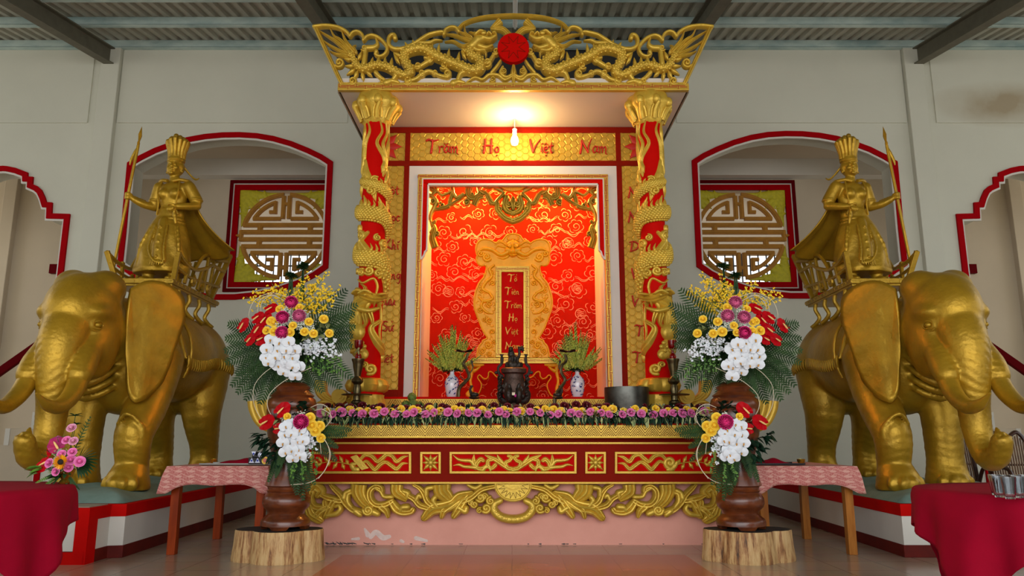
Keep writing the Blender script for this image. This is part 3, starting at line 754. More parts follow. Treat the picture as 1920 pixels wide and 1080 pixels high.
# ---------------- brush lettering: single strokes in an em box (x 0..1, y 0..1 baseline 0)
G = {
 'T': (.82, [([(.02, .86), (.2, .93), (.5, .84), (.86, .92)], (.10, .13, .11, .05)), ([(.44, .88), (.42, .5), (.34, .04)], (.12, .11, .15))]),
 'r': (.38, [([(.06, .46), (.12, .3), (.08, .02)], (.07, .09, .07)), ([(.10, .34), (.2, .45), (.34, .44)], (.05, .07, .09))]),
 'a': (.46, [([(.36, .4), (.2, .46), (.06, .26), (.12, .04), (.26, .1), (.38, .38)], (.07, .08, .09, .09, .06, .06)), ([(.38, .44), (.36, .12), (.46, .06)], (.08, .09, .05))]),
 'm': (.66, [([(.04, .44), (.08, .24), (.06, .02)], (.06, .08, .07)), ([(.07, .26), (.2, .44), (.27, .3), (.26, .04)], (.05, .08, .08, .07)), ([(.28, .26), (.42, .44), (.5, .28), (.48, .0), (.6, -.1)], (.05, .08, .08, .08, .03))]),
 'H': (.80, [([(.18, .92), (.16, .5), (.08, .04)], (.13, .12, .15)), ([(.02, .46), (.3, .52), (.7, .5)], (.06, .1, .08)), ([(.62, .96), (.6, .5), (.58, .04)], (.1, .12, .14))]),
 'o': (.40, [([(.2, .42), (.06, .26), (.14, .04), (.32, .14), (.3, .36), (.18, .42)], (.07, .09, .09, .08, .08, .06))]),
 'V': (.74, [([(.04, .9), (.12, .5), (.24, .05)], (.12, .13, .1)), ([(.24, .05), (.42, .5), (.74, .94)], (.09, .1, .05))]),
 'i': (.20, [([(.1, .44), (.08, .2), (.14, .02)], (.06, .09, .06)), ([(.12, .62), (.14, .66)], (.07, .06))]),
 'e': (.38, [([(.06, .24), (.28, .28), (.26, .42), (.1, .38), (.06, .14), (.2, .02), (.36, .1)], (.05, .07, .07, .08, .09, .08, .04))]),
 't': (.34, [([(.2, .7), (.14, .3), (.2, .03), (.32, .08)], (.06, .1, .09, .04)), ([(.0, .44), (.32, .5)], (.05, .07))]),
 'N': (.86, [([(.14, .86), (.14, .5), (.04, .0)], (.1, .1, .14)), ([(.16, .84), (.34, .5), (.58, .06)], (.1, .12, .1)), ([(.58, .06), (.62, .5), (.82, .98)], (.08, .1, .06))]),
 'n': (.44, [([(.04, .44), (.08, .24), (.06, .02)], (.06, .08, .07)), ([(.07, .26), (.22, .44), (.3, .28), (.28, .06), (.4, .02)], (.05, .08, .08, .08, .04))]),
 'c': (.36, [([(.32, .4), (.18, .44), (.06, .22), (.16, .02), (.34, .1)], (.08, .08, .09, .08, .04))]),
 'h': (.44, [([(.14, .84), (.1, .4), (.04, .02)], (.07, .1, .07)), ([(.08, .26), (.22, .44), (.3, .28), (.28, .06), (.4, .02)], (.05, .08, .08, .08, .04))]),
 'g': (.42, [([(.34, .42), (.16, .44), (.06, .24), (.18, .08), (.34, .38)], (.07, .08, .09, .07, .06)), ([(.36, .44), (.34, 0), (.2, -.34), (.04, -.24)], (.08, .08, .07, .04))]),
 'u': (.46, [([(.06, .44), (.06, .16), (.18, .03), (.34, .4)], (.07, .09, .08, .06)), ([(.36, .44), (.34, .12), (.46, .04)], (.08, .08, .04))]),
 'D': (.82, [([(.24, .8), (.2, .4), (.14, .04)], (.1, .12, .12)), ([(.02, .8), (.4, .86), (.78, .6), (.6, .2), (.12, .03)], (.08, .1, .12, .1, .07))]),
 'C': (.62, [([(.6, .8), (.34, .88), (.08, .45), (.24, .05), (.6, .14)], (.1, .1, .12, .1, .05))]),
 'S': (.56, [([(.5, .84), (.22, .88), (.12, .62), (.44, .4), (.36, .08), (.04, .1)], (.08, .1, .1, .1, .1, .05))]),
 'M': (.98, [([(.14, .86), (.12, .5), (.04, .0)], (.1, .1, .13)), ([(.16, .84), (.3, .45), (.42, .2)], (.1, .11, .08)), ([(.42, .2), (.56, .55), (.72, .88)], (.08, .09, .08)), ([(.72, .88), (.76, .4), (.9, .04)], (.1, .12, .07))]),
 'K': (.76, [([(.2, .92), (.16, .5), (.1, .04)], (.12, .11, .14)), ([(.66, .9), (.44, .62), (.2, .46)], (.06, .1, .07)), ([(.22, .48), (.44, .24), (.8, .02)], (.08, .12, .05))]),
 'L': (.62, [([(.22, .92), (.16, .5), (.1, .08)], (.12, .11, .13)), ([(.08, .08), (.3, .04), (.62, .12)], (.11, .1, .05))]),
 'b': (.40, [([(.14, .84), (.08, .4), (.1, .06), (.3, .1), (.28, .36), (.12, .34)], (.07, .09, .09, .08, .08, .05))]),
}
MK = {'^': [([(.08, .54), (.2, .66), (.34, .52)], (.04, .06, .04))], '(': [([(.06, .66), (.2, .54), (.34, .68)], (.05, .06, .05))],
      '.': [([(.18, -.16), (.22, -.17)], (.09, .08))], '?': [([(.26, .92), (.36, .88), (.32, .78)], (.04, .05, .04))], '/': [([(.2, .62), (.32, .8)], (.07, .03))],
      "'": [([(.4, .5), (.5, .56), (.46, .42)], (.05, .06, .03))], '\\': [([(.1, .8), (.24, .62)], (.05, .07))]}
def word(mb, txt, x, y, size, mp, h=.02):
    """txt: letters followed by mark characters; x,y = baseline start in mapped units; y grows upwards in glyphs"""
    cx = x; last = 0; li = 0
    for ch in txt:
        if ch in MK:
            for pts, w in MK[ch]: mb.stroke([(last+px_*size, y-py_*size) for px_, py_ in pts], [q*size for q in w], mp, h=h, n=6, sub=3, back=.004)
            continue
        adv, st = G[ch]; last = cx; li += 1
        for pts, w in st: mb.stroke([(cx+px_*size, y-py_*size) for px_, py_ in pts], [q*size*1.25 for q in w], mp, h=h, n=6, sub=4, back=.004)
        cx += adv*size
    return cx

# ---------------- canopy
YCAN, YPORT = 7.87, 8.9
XC = XC_AT(8.0)
canopy = empty('altar_canopy', (XC, 8.8, 4.82), 'pale boxed canopy over the altar with gold key-patterned cornice', 'canopy')
off = -canopy.location
zc0, zc1 = P(962, 168, YCAN).z, P(962, 156, YCAN).z
xl, xr_ = P(633, 164, YCAN).x, P(1292, 164, YCAN).x
MB().span((xl+.02, YCAN+.05, zc0), (xr_-.02, 10.4, zc0+.16)).build('soffit', 'soffit_paint', canopy, smooth=False, loc=off)
MB().span((xl, YCAN, zc0-.005), (xr_, YCAN+.06, zc1)).build('cornice', 'gold_leaf', canopy, smooth=False, loc=off, bevel=.004)
mb = MB(); mp = plane_map(YCAN)
key_pattern(mb, 636, 1288, 158, 166, mp, 1.1, cell=33); mb.build('key_pattern', 'red_line', canopy, smooth=False, loc=off)
for sx, xx in ((-1, xl), (1, xr_)):
    MB().span((xx-.012 if sx < 0 else xx, YCAN+.06, zc0-.004), (xx if sx < 0 else xx+.012, 10.4, zc0+.2)).build('side_board', 'cement', canopy, smooth=False, loc=off)

# ---------------- carved crest with two dragons and the red sun
crest = empty('dragon_crest', (XC, YCAN, zc1), 'openwork gold crest with two dragons facing a red sun, above the canopy', 'carving')
offc = -crest.location
c1 = crop(4.8, 580, 20); mp = plane_map(YCAN+.02)
s48 = 1/4.8
def CS(mb, pts, w, mirror=True, **k):
    ww = [q*s48 for q in w] if hasattr(w, '__len__') else w*s48
    k.setdefault('back', .04)
    p = c1(pts); mb.stroke(p, ww, mp, **k)
    if mirror: mb.stroke(mir(p), ww, mp, **k)
mb = MB()
CS(mb, [(45, 146), (150, 136), (260, 152), (335, 192), (365, 232)], [34, 34, 34, 34, 30], h=.035)
CS(mb, [(365, 232), (392, 200), (430, 190), (466, 205), (488, 240), (488, 268)], 30, h=.035)
CS(mb, [(488, 268), (520, 234), (575, 224), (640, 255), (690, 310), (700, 355), (672, 398), (628, 412), (598, 392), (604, 372)], [30, 32, 32, 32, 32, 32, 30, 28, 34, 40], h=.035)
CS(mb, [(55, 150), (170, 400), (290, 655)], 40, h=.035, grooves=2)
CS(mb, [(772, 248), (765, 222), (735, 222), (712, 260), (722, 315), (775, 346), (850, 338), (940, 300), (1010, 255), (1080, 215), (1180, 192), (1210, 196)], [44, 40, 34, 36, 36, 36, 34, 34, 36, 34, 32, 24], h=.035)
CS(mb, [(1212, 215), (1226, 176), (1270, 152), (1318, 156), (1345, 190)], 32, h=.035)
CS(mb, [(1340, 168), (1385, 122), (1460, 88), (1560, 64), (1680, 50), (1840, 44)], [30, 30, 30, 32, 32, 34], h=.035, grooves=2)
CS(mb, [(310, 655), (800, 656), (1300, 656), (1840, 656)], 16, h=.02)
CS(mb, [(1720, 92), (1650, 155), (1700, 168)], [70, 44, 40], h=.035, grooves=3, ends='flat', sub=1)
CS(mb, [(1650, 160), (1740, 170), (1808, 232)], [44, 56, 60], h=.035, grooves=3)
mb.build('crest_frame', 'gold_carved', crest, loc=offc)
mb = MB()
def cloud(pts_c, r, **k):
    x, y = pts_c; CS(mb, spiral(x, y, r*.15, r, 0, 1.4), r*.55, h=.03, **k)
for q in ((270, 470, 44), (540, 520, 24), (660, 635, 34), (885, 635, 42), (1010, 565, 34), (1085, 440, 34), (975, 500, 34), (1240, 570, 40), (1600, 470, 44), (1680, 370, 34), (1750, 545, 26), (1650, 620, 28), (390, 635, 40), (495, 340, 30), (1210, 500, 34), (1130, 560, 26)):
    cloud(q[:2], q[2])
CS(mb, [(490, 480), (500, 400), (510, 340), (580, 330), (612, 300), (600, 250)], [50, 40, 50, 44, 34, 16], h=.03, ends='point')
CS(mb, [(880, 640), (960, 615), (1010, 575), (1080, 545), (1160, 580), (1230, 595), (1265, 560), (1205, 500)], [36, 40, 40, 36, 34, 40, 34, 24], h=.03)
CS(mb, [(930, 500), (985, 505), (1050, 470), (1090, 440), (1040, 425)], [30, 36, 44, 44, 24], h=.03)
CS(mb, [(600, 560), (640, 600), (700, 640)], [44, 36, 30], h=.03)
CS(mb, [(1420, 645), (1490, 605), (1560, 622), (1620, 580), (1700, 585), (1760, 625), (1830, 590)], [16, 26, 30, 34, 34, 30, 26], h=.032)
CS(mb, [(1560, 450), (1610, 470), (1660, 400), (1700, 380)], [36, 44, 36, 24], h=.03)
CS(mb, [(1640, 560), (1690, 500), (1720, 455)], [30, 30, 26], h=.03); CS(mb, [(1740, 510), (1720, 560), (1770, 600), (1838, 570)], [26, 30, 30, 26], h=.03)
CS(mb, [(1838, 500), (1838, 560), (1838, 650)], [30, 60, 26], mirror=False, h=.045, grooves=2)
CS(mb, [(1000, 290), (1080, 290), (1130, 268), (1190, 268)], [30, 36, 26, 10], h=.03, ends='point')
mb.build('cloud_scrolls', 'gold_carved', crest, loc=offc)
for side in (0, 1):
    def DS(mb, pts, w, **k):
        ww = [q*s48 for q in w] if hasattr(w, '__len__') else w*s48
        k.setdefault('back', .03); p = c1(pts); mb.stroke(p if not side else mir(p), ww, mp, **k)
    mb = MB()
    for p_, w_ in (([(355, 385), (250, 285), (175, 235), (95, 185)]), [50, 34, 24, 10]), ([(375, 370), (285, 270), (225, 230), (190, 165)], [50, 34, 24, 10]), ([(395, 360), (335, 285), (310, 235), (292, 185)], [50, 34, 22, 10]), \
                  ([(345, 400), (250, 350), (180, 310), (120, 265)], [44, 30, 22, 10]), ([(340, 415), (250, 395), (190, 368)], [40, 26, 10]), ([(420, 370), (400, 330), (415, 315)], [30, 24, 8]):
        DS(mb, p_, w_, h=.035, grooves=2, ends='point')
    body = [(365, 385), (400, 440), (430, 500), (490, 530), (555, 515), (620, 500), (690, 512), (750, 540), (810, 575), (880, 590), (915, 545), (880, 490), (855, 440), (870, 390), (930, 360), (1010, 350), (1075, 370), (1130, 410), (1210, 445), (1290, 480), (1370, 510), (1450, 545), (1520, 540), (1548, 490), (1520, 440), (1460, 415), (1440, 370), (1470, 320)]
    wb_ = [44, 56, 64, 66, 66, 64, 70, 76, 74, 70, 80, 86, 84, 80, 84, 86, 90, 88, 86, 88, 92, 92, 96, 92, 84, 76, 72, 76]
    DS(mb, body, wb_, h=.09, n=12)
    # scales: small overlapping bumps
    P2, W2 = smooth2(c1(body), [q*s48 for q in wb_], 3)
    for i in range(1, len(P2)-2):
        t = (P2[i+1]-P2[i-1]).normalized()
        for q in (-.30, 0, .30):
            qq = q + (.15 if i % 2 else 0)-.07; x = P2[i].x - t.y*qq*W2[i]; y = P2[i].y + t.x*qq*W2[i]
            if side: x = 2*CXP-x
            hh = .09*(1-abs(2*qq)**2.6)**.62*min(1, .35+.65*W2[i]/(96*s48))
            w_ = mp(x, y, hh-.005); mb.ell(w_, (.017, .014, .015), 6, 4)
    for p_ in ([(800, 560), (775, 600), (740, 648)], [(1450, 545), (1365, 570), (1330, 645)], [(1300, 660), (1340, 646), (1390, 655)], [(700, 655), (745, 640), (800, 652)]):
        DS(mb, p_, [70, 50, 36], h=.06)
    # spines
    for x, y, dx, dy in [(455, 410, 18, -40), (560, 470, 12, -46), (620, 455, 10, -42), (680, 465, 5, -48), (735, 480, 10, -52), (790, 440, -30, -50), (800, 400, -40, -20), (830, 350, -40, -22), (880, 320, -20, -34), (940, 300, -10, -36), (1100, 350, 10, -50), (1160, 360, 10, -60), (1250, 400, 10, -56), (1340, 430, 10, -56), (1390, 400, -20, -40), (1400, 360, -30, -20),
                          (370, 500, -44, 0), (380, 550, -40, 26), (420, 580, -20, 40), (480, 590, 4, 40), (540, 570, 24, 20), (350, 440, -34, -6)]:
        DS(mb, [(x-dx*.2, y-dy*.2), (x+dx*.5, y+dy*.5), (x+dx, y+dy)], [40, 26, 6], h=.03, ends='point', n=6, sub=2)
    # head
    for p_, w_, h_ in (([(1470, 330), (1520, 280), (1580, 260)], [90, 100, 70], .10), ([(1560, 262), (1620, 275), (1672, 248)], [60, 54, 40], .09), ([(1530, 330), (1590, 345), (1645, 322)], [60, 50, 24], .07),
                       ([(1500, 240), (1540, 215), (1585, 222)], [36, 44, 34], .11), ([(1600, 240), (1618, 225), (1640, 240)], [30, 34, 26], .1), ([(1655, 225), (1672, 225), (1684, 240)], [30, 34, 22], .10), ([(1480, 350), (1520, 370), (1580, 365)], [50, 44, 26], .07)):
        DS(mb, p_, w_, h=h_)
    for p_, w_ in (([(1470, 305), (1380, 322), (1300, 280), (1225, 282)], [50, 34, 24, 8]), ([(1465, 280), (1385, 255), (1310, 225), (1230, 215)], [50, 34, 26, 8]), ([(1450, 265), (1390, 215), (1340, 190)], [40, 30, 8]), ([(1455, 250), (1405, 205), (1398, 135)], [36, 28, 8]),
                   ([(1480, 330), (1420, 352), (1370, 372)], [40, 28, 8]), ([(1500, 230), (1460, 205), (1440, 200)], [30, 20, 8]), ([(1520, 225), (1490, 205), (1475, 208)], [26, 18, 6]), ([(1500, 360), (1530, 385), (1515, 415)], [34, 24, 6]), ([(1550, 365), (1590, 390), (1585, 425)], [34, 24, 6]), ([(1600, 340), (1640, 352), (1660, 330)], [24, 16, 6])):
        DS(mb, p_, w_, h=.045, grooves=2, ends='point')
    for x in (1660, 1625): DS(mb, [(x, 262), (x+4, 285)], [12, 3], h=.06, ends='point', n=4)
    ex = c1([(1572, 240)])[0]; ex = ex if not side else mir([ex])[0]
    mb.ell(mp(ex[0], ex[1], .10), (.03, .02, .025), 8, 6)
    tag(mb.build('dragon', 'gold_carved', crest, loc=offc))
mb = MB(); sc_ = P(962.5, 93.5, YCAN); Rr = 29.5*px2m(YCAN, 93)
sm = lambda x, y, h: Vector((sc_.x+x, YCAN-.03-h, sc_.z+y))
mb.prism([(Rr*cos(2*pi*i/48), Rr*sin(2*pi*i/48)) for i in range(48)], sm, -.05, .03)
mb.build('sun_disc', 'red_bright', crest, smooth=False, loc=offc, bevel=.006)
mb = MB()
for i in range(8):
    a = pi/8+i*pi/4; rr = Rr*.82; a2 = a+pi/8
    for q in (a-pi/8, a+pi/8):
        d = Vector((rr*cos(a)-Rr*.34*cos(q), rr*sin(a)-Rr*.34*sin(q))); nn = Vector((-d.y, d.x)).normalized()*.003; A = Vector((Rr*.34*cos(q), Rr*.34*sin(q))); B = Vector((rr*cos(a), rr*sin(a)))
        mb.prism([tuple(A-nn), tuple(B-nn), tuple(B+nn), tuple(A+nn)], sm, .028, .034)
mb.build('star_lines', 'red_dark', crest, smooth=False, loc=offc)

# ---------------- portal behind the columns
portal = empty('altar_portal', (XC, YPORT, 1.4), 'tall gold and dark red altar portal with hexagon panels and red lettering', 'portal')
op = -portal.location; mp = plane_map(YPORT)
def pw(px, py): p = P(px, py, YPORT); return p.x, p.z
def pmx(x): return 2*XC-x
ztop = pw(962, 238)[1]; z_pan1 = pw(962, 249)[1]; z_pan0 = pw(962, 301)[1]; z_w = pw(962, 311)[1]; zbot = 1.492
xo = pw(690, 400)[0]; x_wl = pw(767.5, 320)[0]; x_rl = pw(757.5, 320)[0]; x_pl = pw(759.5, 275)[0]; x_pin = pw(769, 275)[0]
xk0, xk1 = pw(784, 330)[0], pw(792, 330)[0]; zk1, zk0 = pw(962, 327)[1], pw(962, 334.5)[1]
D0, D1 = YPORT, YPORT+.12
mb = MB()      # dark red carcass
mb.span((xo, D0, z_pan1), (pmx(xo), D1, ztop)); mb.span((xo, D0, z_w), (pmx(xo), D1, z_pan0))
for f in (lambda x: x, pmx):
    mb.span((f(x_rl), D0, zbot), (f(x_wl), D1, z_w)); mb.span((f(x_pl), D0-.001, z_pan0), (f(x_pin), D1, z_pan1)); mb.span((f(xo), D0, zbot), (f(x_rl), D1, zbot+.09))
mb.span((xo, D0+.03, zbot), (pmx(xo), D1+.02, ztop-.01)) if False else None
mb.build('red_frame', 'red_dark', portal, smooth=False, loc=op, bevel=.003)
mb = MB()
for f in (lambda x: x, pmx):
    mb.span((f(xo), D0+.012, zbot+.09), (f(x_rl), D1, z_w)); mb.span((f(xo), D0+.012, z_pan0), (f(x_pl), D1, z_pan1))
mb.span((x_pin, D0+.012, z_pan0), (pmx(x_pin), D1, z_pan1))
a = lambda q, w_: sorted((q, w_))
hex_panel(mb, x_pin, pmx(x_pin), z_pan0, z_pan1, D0+.012, .05)
for f in (lambda x: x, pmx):
    X0, X1 = a(f(xo), f(x_rl)); hex_panel(mb, X0, X1, zbot+.09, z_w, D0+.012, .05)
    X0, X1 = a(f(xo), f(x_pl)); hex_panel(mb, X0, X1, z_pan0, z_pan1, D0+.012, .05)
mb.build('hexagon_panel', 'gold_leaf', portal, smooth=False, loc=op)
mb = MB()      # white inner frame
for f in (lambda x: x, pmx):
    mb.span((f(x_wl), D0+.005, zbot), (f(xk0), D1, zk1))
mb.span((x_wl, D0+.005, zk1), (pmx(x_wl), D1, z_w)); mb.build('white_frame', 'white_paint', portal, smooth=False, loc=op)
mb = MB()
for f in (lambda x: x, pmx): mb.span((f(xk0), D0-.008, zbot), (f(xk1), D1, zk0))
mb.span((xk0, D0-.008, zk0), (pmx(xk0), D1, zk1)); mb.build('key_border', 'gold_leaf', portal, smooth=False, loc=op)
wm = lambda x, y, h: Vector((x, D0-.008-h, y))
mb = MB(); key_pattern(mb, xk0, pmx(xk0), zk0+.006, zk1-.006, wm, .008, cell=.19, h=.003)
for f in (lambda x: x, pmx):
    X0, X1 = a(f(xk0), f(xk1)); key_pattern(mb, zbot, zk0, X0+.006, X1-.006, wm, .008, vertical=True, cell=.19, h=.003)
mb.build('key_pattern', 'red_line', portal, smooth=False, loc=op)
# red inner lambrequin with white edge and ogee ends
def lamb(d, zt, ze):
    """outline of the inner red border: px"""
    return None
xr0, xr1 = xk1+.008, pw(803, 345)[0]; zr1, zr0 = zk0-.008, pw(962, 346)[1]; zend = pw(962, 470)[1]
def legpoly(x0, x1, zt, zb, f):
    w_ = x1-x0; pts = [(x0, zt), (x0, zb-.10)]
    pts += [(x0+w_*.28, zb-.075), (x0+w_*.5, zb-.05), (x0+w_*.62, zb-.015), (x0+w_*.95, zb+.01), (x1, zb+.05), (x1, zt)]
    return [(f(x), z) for x, z in pts]
wm2 = lambda x, y, h: Vector((x, D0+.03-h, y))
mb = MB()
for f in (lambda x: x, pmx): mb.prism(legpoly(xr0, xr1-.012, zr1, zend, f), wm2, -.02, .03)
mb.span((xr0, D0, zr0+.012), (pmx(xr0), D0+.05, zr1)); mb.build('red_lambrequin', 'red_bright', portal, smooth=False, loc=op)
mb = MB()
for f in (lambda x: x, pmx):
    o_ = legpoly(xr0, xr1, zr1, zend, f); pts = o_[1:-1] + [(f(xr1), zr0)]
    mb.stroke(pts, .024, wm2, h=.012, sub=1, base=.024, back=.03, ends='flat')
    mb.span((f(xk1), D0-.012, zend-.11), (f(xk1+.012), D0+.02, zk0))
mb.span((xr1, D0-.008, zr0-.012), (pmx(xr1), D0+.05, zr0+.014)); mb.span((xk1, D0-.008, zk0-.012), (pmx(xk1), D0+.05, zk0))
mb.build('white_edging', 'white_paint', portal, smooth=False, loc=op)
# corner flower panels
for f in (1, -1):
    mb = MB(); cx_, cz_ = pw(720, 275); ppos = (lambda x, y, h: Vector(((cx_ if f == 1 else pmx(cx_)) + f*x, D0-h, cz_+y)))
    for k_ in range(8):
        an = k_*pi/4
        mb.stroke([(.03*cos(an), .03*sin(an)), (.12*cos(an), .12*sin(an)), (.2*cos(an), .2*sin(an))], [.04, .10, .02], ppos, h=.012, ends='point', n=6, sub=3, base=.004)
    mb.build('red_flower', 'red_letter', portal, loc=op)
# lettering on the portal
mp = plane_map(YPORT)
def portal_word(t, x, y, s_, h): mb = MB(); word(mb, t, x, y, s_, mp, h); mb.build('brush_word', 'red_letter', portal, loc=op)
for t, x, s_ in (('Tra(m', 799, 27), ('Ho.', 905, 27), ('Vie^.t', 993, 27), ('Nam', 1087, 27)): portal_word(t, x, 287, s_, .022)
for t, xe, y in (('Mo^.t', 748, 365), ('Ho.c', 750, 415), ('Khi/', 748, 468), ('Hung', 752, 524), ("Lu'u", 742, 573), ("Su'?", 738, 622), ('Vie^.t', 738, 680)):
    w_ = word(MB(), t, 0, 0, 22, mp); portal_word(t, xe-w_, y, 22, .018)
for t, x, y in (('N', 1178, 370), ('N', 1178, 416), ('D', 1180, 472), ('V', 1184, 524), ('V', 1185, 575), ('T', 1190, 630), ('Tu', 1186, 680)): portal_word(t, x, y, 22, .018)
# niche
YB = YPORT+1.1; nx0 = xk1; zt_n = zr0+.02
niche = empty('altar_niche', (XC, YB, 1.42), 'deep warm-lit niche with red back panel painted with pale swirling clouds', 'niche'); on = -niche.location
for f in (lambda x: x, pmx): MB().span((f(nx0-.02), YPORT+.12, zbot), (f(nx0+.01), YB, zt_n+.32)).build('side_wall', 'soffit_paint', niche, smooth=False, loc=on)
MB().span((nx0-.02, YPORT+.05, zt_n+.32), (pmx(nx0-.02), YB, zt_n+.36)).build('top_board', 'soffit_paint', niche, smooth=False, loc=on)
for f in (lambda x: x, pmx): pass
MB().span((nx0-.02, YB, zbot), (pmx(nx0-.02), YB+.05, zt_n+.36)).build('back_panel', 'niche_red', niche, smooth=False, loc=on)
mb = MB(); rnd = random.Random(8); cm = lambda x, y, h: Vector((XC+x, YB-h, y))
def line2(pts, w=.008): mb.stroke(pts, [w*.4, w, w, w*.4], cm, h=.002, n=3, sub=4, ends='point')
def scroll_cloud(x, y, r, fl_):
    sp = [(x+fl_*q[0], y+q[1]) for q in spiral(0, 0, r*.12, r*.55, rnd.uniform(0, 6), 1.3, 12)]; line2(sp)
    lob = rnd.randint(4, 6); a0 = rnd.uniform(0, 6)
    for i in range(lob):
        a = a0+i*1.05; c_ = (x+fl_*r*.62*cos(a), y+r*.55*sin(a))
        line2([(c_[0]+fl_*r*.34*cos(a+q), c_[1]+r*.34*sin(a+q)) for q in np.linspace(-1.3, 1.3, 7)])
    ex, ey = x+fl_*r*.9, y-r*.4; L_ = r*rnd.uniform(1.6, 2.8)
    for dy in (0, -.02): line2([(ex+fl_*L_*q, ey+dy+.28*r*sin(q*7+a0)+q*r*rnd.uniform(-.1, .1)) for q in np.linspace(0, 1, 7)])
x = -.98; W_ = pw(1113, 500)[0]-XC
for j in range(15):
    for i in range(8):
        xx = -1.12+i*.31+(.155 if j % 2 else 0)+rnd.uniform(-.05, .05); zz = 1.55+j*.205+rnd.uniform(-.05, .05)
        if abs(xx) < 1.12: scroll_cloud(xx, zz, rnd.uniform(.075, .125), rnd.choice((-1, 1)))
for x, z in ((-.86, 2.95), (.86, 3.0), (-.5, 2.25), (.62, 2.2), (-.4, 3.6), (.75, 3.62), (.9, 2.65)):
    line2([(x+.07*cos(q), z+.07*sin(q)) for q in np.linspace(0, 2*pi, 17)])
    for k_ in (-.035, -.012, .012, .035): line2([(x-.05, z+k_), (x-.02, z+k_+.01), (x+.02, z+k_-.01), (x+.05, z+k_)], .009)
mb.build('cloud_tracery', mat('tracery', (226, 158, 124), .6), niche, loc=on)
# valance of carved scrolls hanging in the niche opening
val = empty('scroll_valance', (XC, YPORT+.2, zt_n), 'olive-gold carved scroll valance hanging across the top of the niche', 'carving'); ov = -val.location
mb = MB(); c5 = crop(7.717, 790, 340); s5 = 1/7.717; mpv = plane_map(YPORT+.16)
def VS(pts, w, mirror=True, **k):
    k.setdefault('back', .03); k.setdefault('h', .03); ww = [q*s5 for q in w] if hasattr(w, '__len__') else w*s5
    p = c5(pts); mb.stroke(p, ww, mpv, **k)
    if mirror: mb.stroke(mir(p), ww, mpv, **k)
VS([(110, 75), (600, 72), (1330, 72)], 22, sub=1, h=.02)
VS([(120, 70), (200, 120), (160, 190)], [120, 100, 40], grooves=3); VS([(120, 200), (180, 240), (220, 300), (190, 370)], [60, 60, 56, 60])
VS([(190, 380), (150, 450), (130, 540), (150, 620)], [70, 60, 46, 40]); VS([(150, 600), (190, 700), (160, 820), (200, 960)], [60, 90, 100, 110], grooves=3, ends='flat')
VS([(130, 740), (160, 690), (190, 640)], [30, 30, 20]); VS(spiral(225, 755, 6, 34, 0, 1.2), 24); VS(spiral(195, 580, 4, 22, 2, 1.2), 20); VS(spiral(165, 285, 6, 44, 1, 1.2), 26)
VS([(200, 410), (280, 390), (360, 370), (430, 330)], [40, 60, 70, 60], grooves=2); VS(spiral(300, 340, 6, 44, 3, 1.2), 24)
VS([(230, 140), (300, 200), (380, 170), (440, 150), (500, 230), (560, 210), (600, 180)], [40, 44, 40, 50, 54, 44, 40])
VS([(440, 80), (450, 160), (420, 260), (400, 370)], [60, 56, 70, 50], grooves=2); VS([(440, 330), (500, 290), (560, 250), (620, 200)], [50, 50, 46, 40], grooves=2)
VS([(690, 80), (680, 190), (740, 240), (820, 200), (860, 150), (930, 170), (960, 240)], [110, 90, 70, 60, 56, 60, 50], grooves=3)
VS([(900, 220), (820, 240), (760, 350)], [70, 90, 100], grooves=3, ends='flat'); VS(spiral(655, 295, 8, 50, 0, 1.3), 32); VS(spiral(735, 190, 5, 26, 0, 1.2), 20)
VS([(820, 80), (840, 140), (900, 180)], [40, 40, 40]); VS([(960, 200), (1010, 300), (1060, 320)], [70, 90, 60], grooves=2); VS([(1060, 320), (1120, 250), (1190, 180)], [40, 50, 56], grooves=2)
VS([(900, 80), (980, 95), (1040, 75)], [30, 40, 30]); VS([(1060, 90), (1150, 130), (1180, 160)], [50, 70, 40])
VS([(1100, 330), (1100, 400), (1150, 470), (1230, 540), (1330, 575)], [80, 90, 90, 90, 90], grooves=2); VS(spiral(1130, 400, 6, 36, 0, 1.2), 26)
VS([(1230, 240), (1210, 340), (1240, 420), (1340, 470)], [90, 100, 90, 60], grooves=2); VS(spiral(1270, 330, 8, 50, 1, 1.3), 34); VS([(1328, 250), (1328, 330), (1328, 400)], [60, 90, 60], mirror=False, grooves=2, h=.05)
mb.build('scrollwork', 'gold_olive', val, loc=ov)
mb = MB(); mb.prism([(962+60*s5*4.2*cos(a)*.8, 344+33*s5*4.0*sin(a)*1.0) for a in np.linspace(0, pi, 22)], mpv, 0, .06)
for a in np.linspace(.15, pi-.15, 15): mb.stroke([(962+6*cos(a), 345+4*sin(a)), (962+24*cos(a), 345+15*sin(a))], [1, 2.2], mpv, h=.006, base=.06, n=4, sub=1)
mb.build('sun_medallion', 'gold_warm', val, loc=ov)
# warm lamps: two bulbs hidden behind the head of the niche and the bare bulb on the portal
for sx in (-1, 1):
    q = lamp('niche_bulb', 'POINT', (XC+sx*.55, YB-.5, zt_n+.14), 135, (1.0, .38, .07), .12)
bz = P(965, 262, YPORT-.25); bt = P(965, 248, YPORT-.25)
root = empty('bare_bulb', bz, 'glowing bare bulb in a holder in front of the portal lettering', 'lamp')
mb = MB(); mb.lathe([(.004, -.075), (.035, -.06), (.047, -.02), (.04, .02), (.022, .055), (.018, .07)], 20); mb.build('bulb', 'bulb_glow', root)
mb = MB(); mb.lathe([(.024, .06), (.028, .07), (.026, .12), (.03, .13), (.012, .15)], 20); mb.build('socket', 'white_paint', root)
MB().tube([(0, 0, .14), (0, 0, zc0-bz.z)], .008, 8).build('flex', 'white_paint', root)
q = lamp('bulb_light', 'POINT', (bz.x, bz.y-.07, bz.z+.01), 40, (1.0, .62, .26), .05)
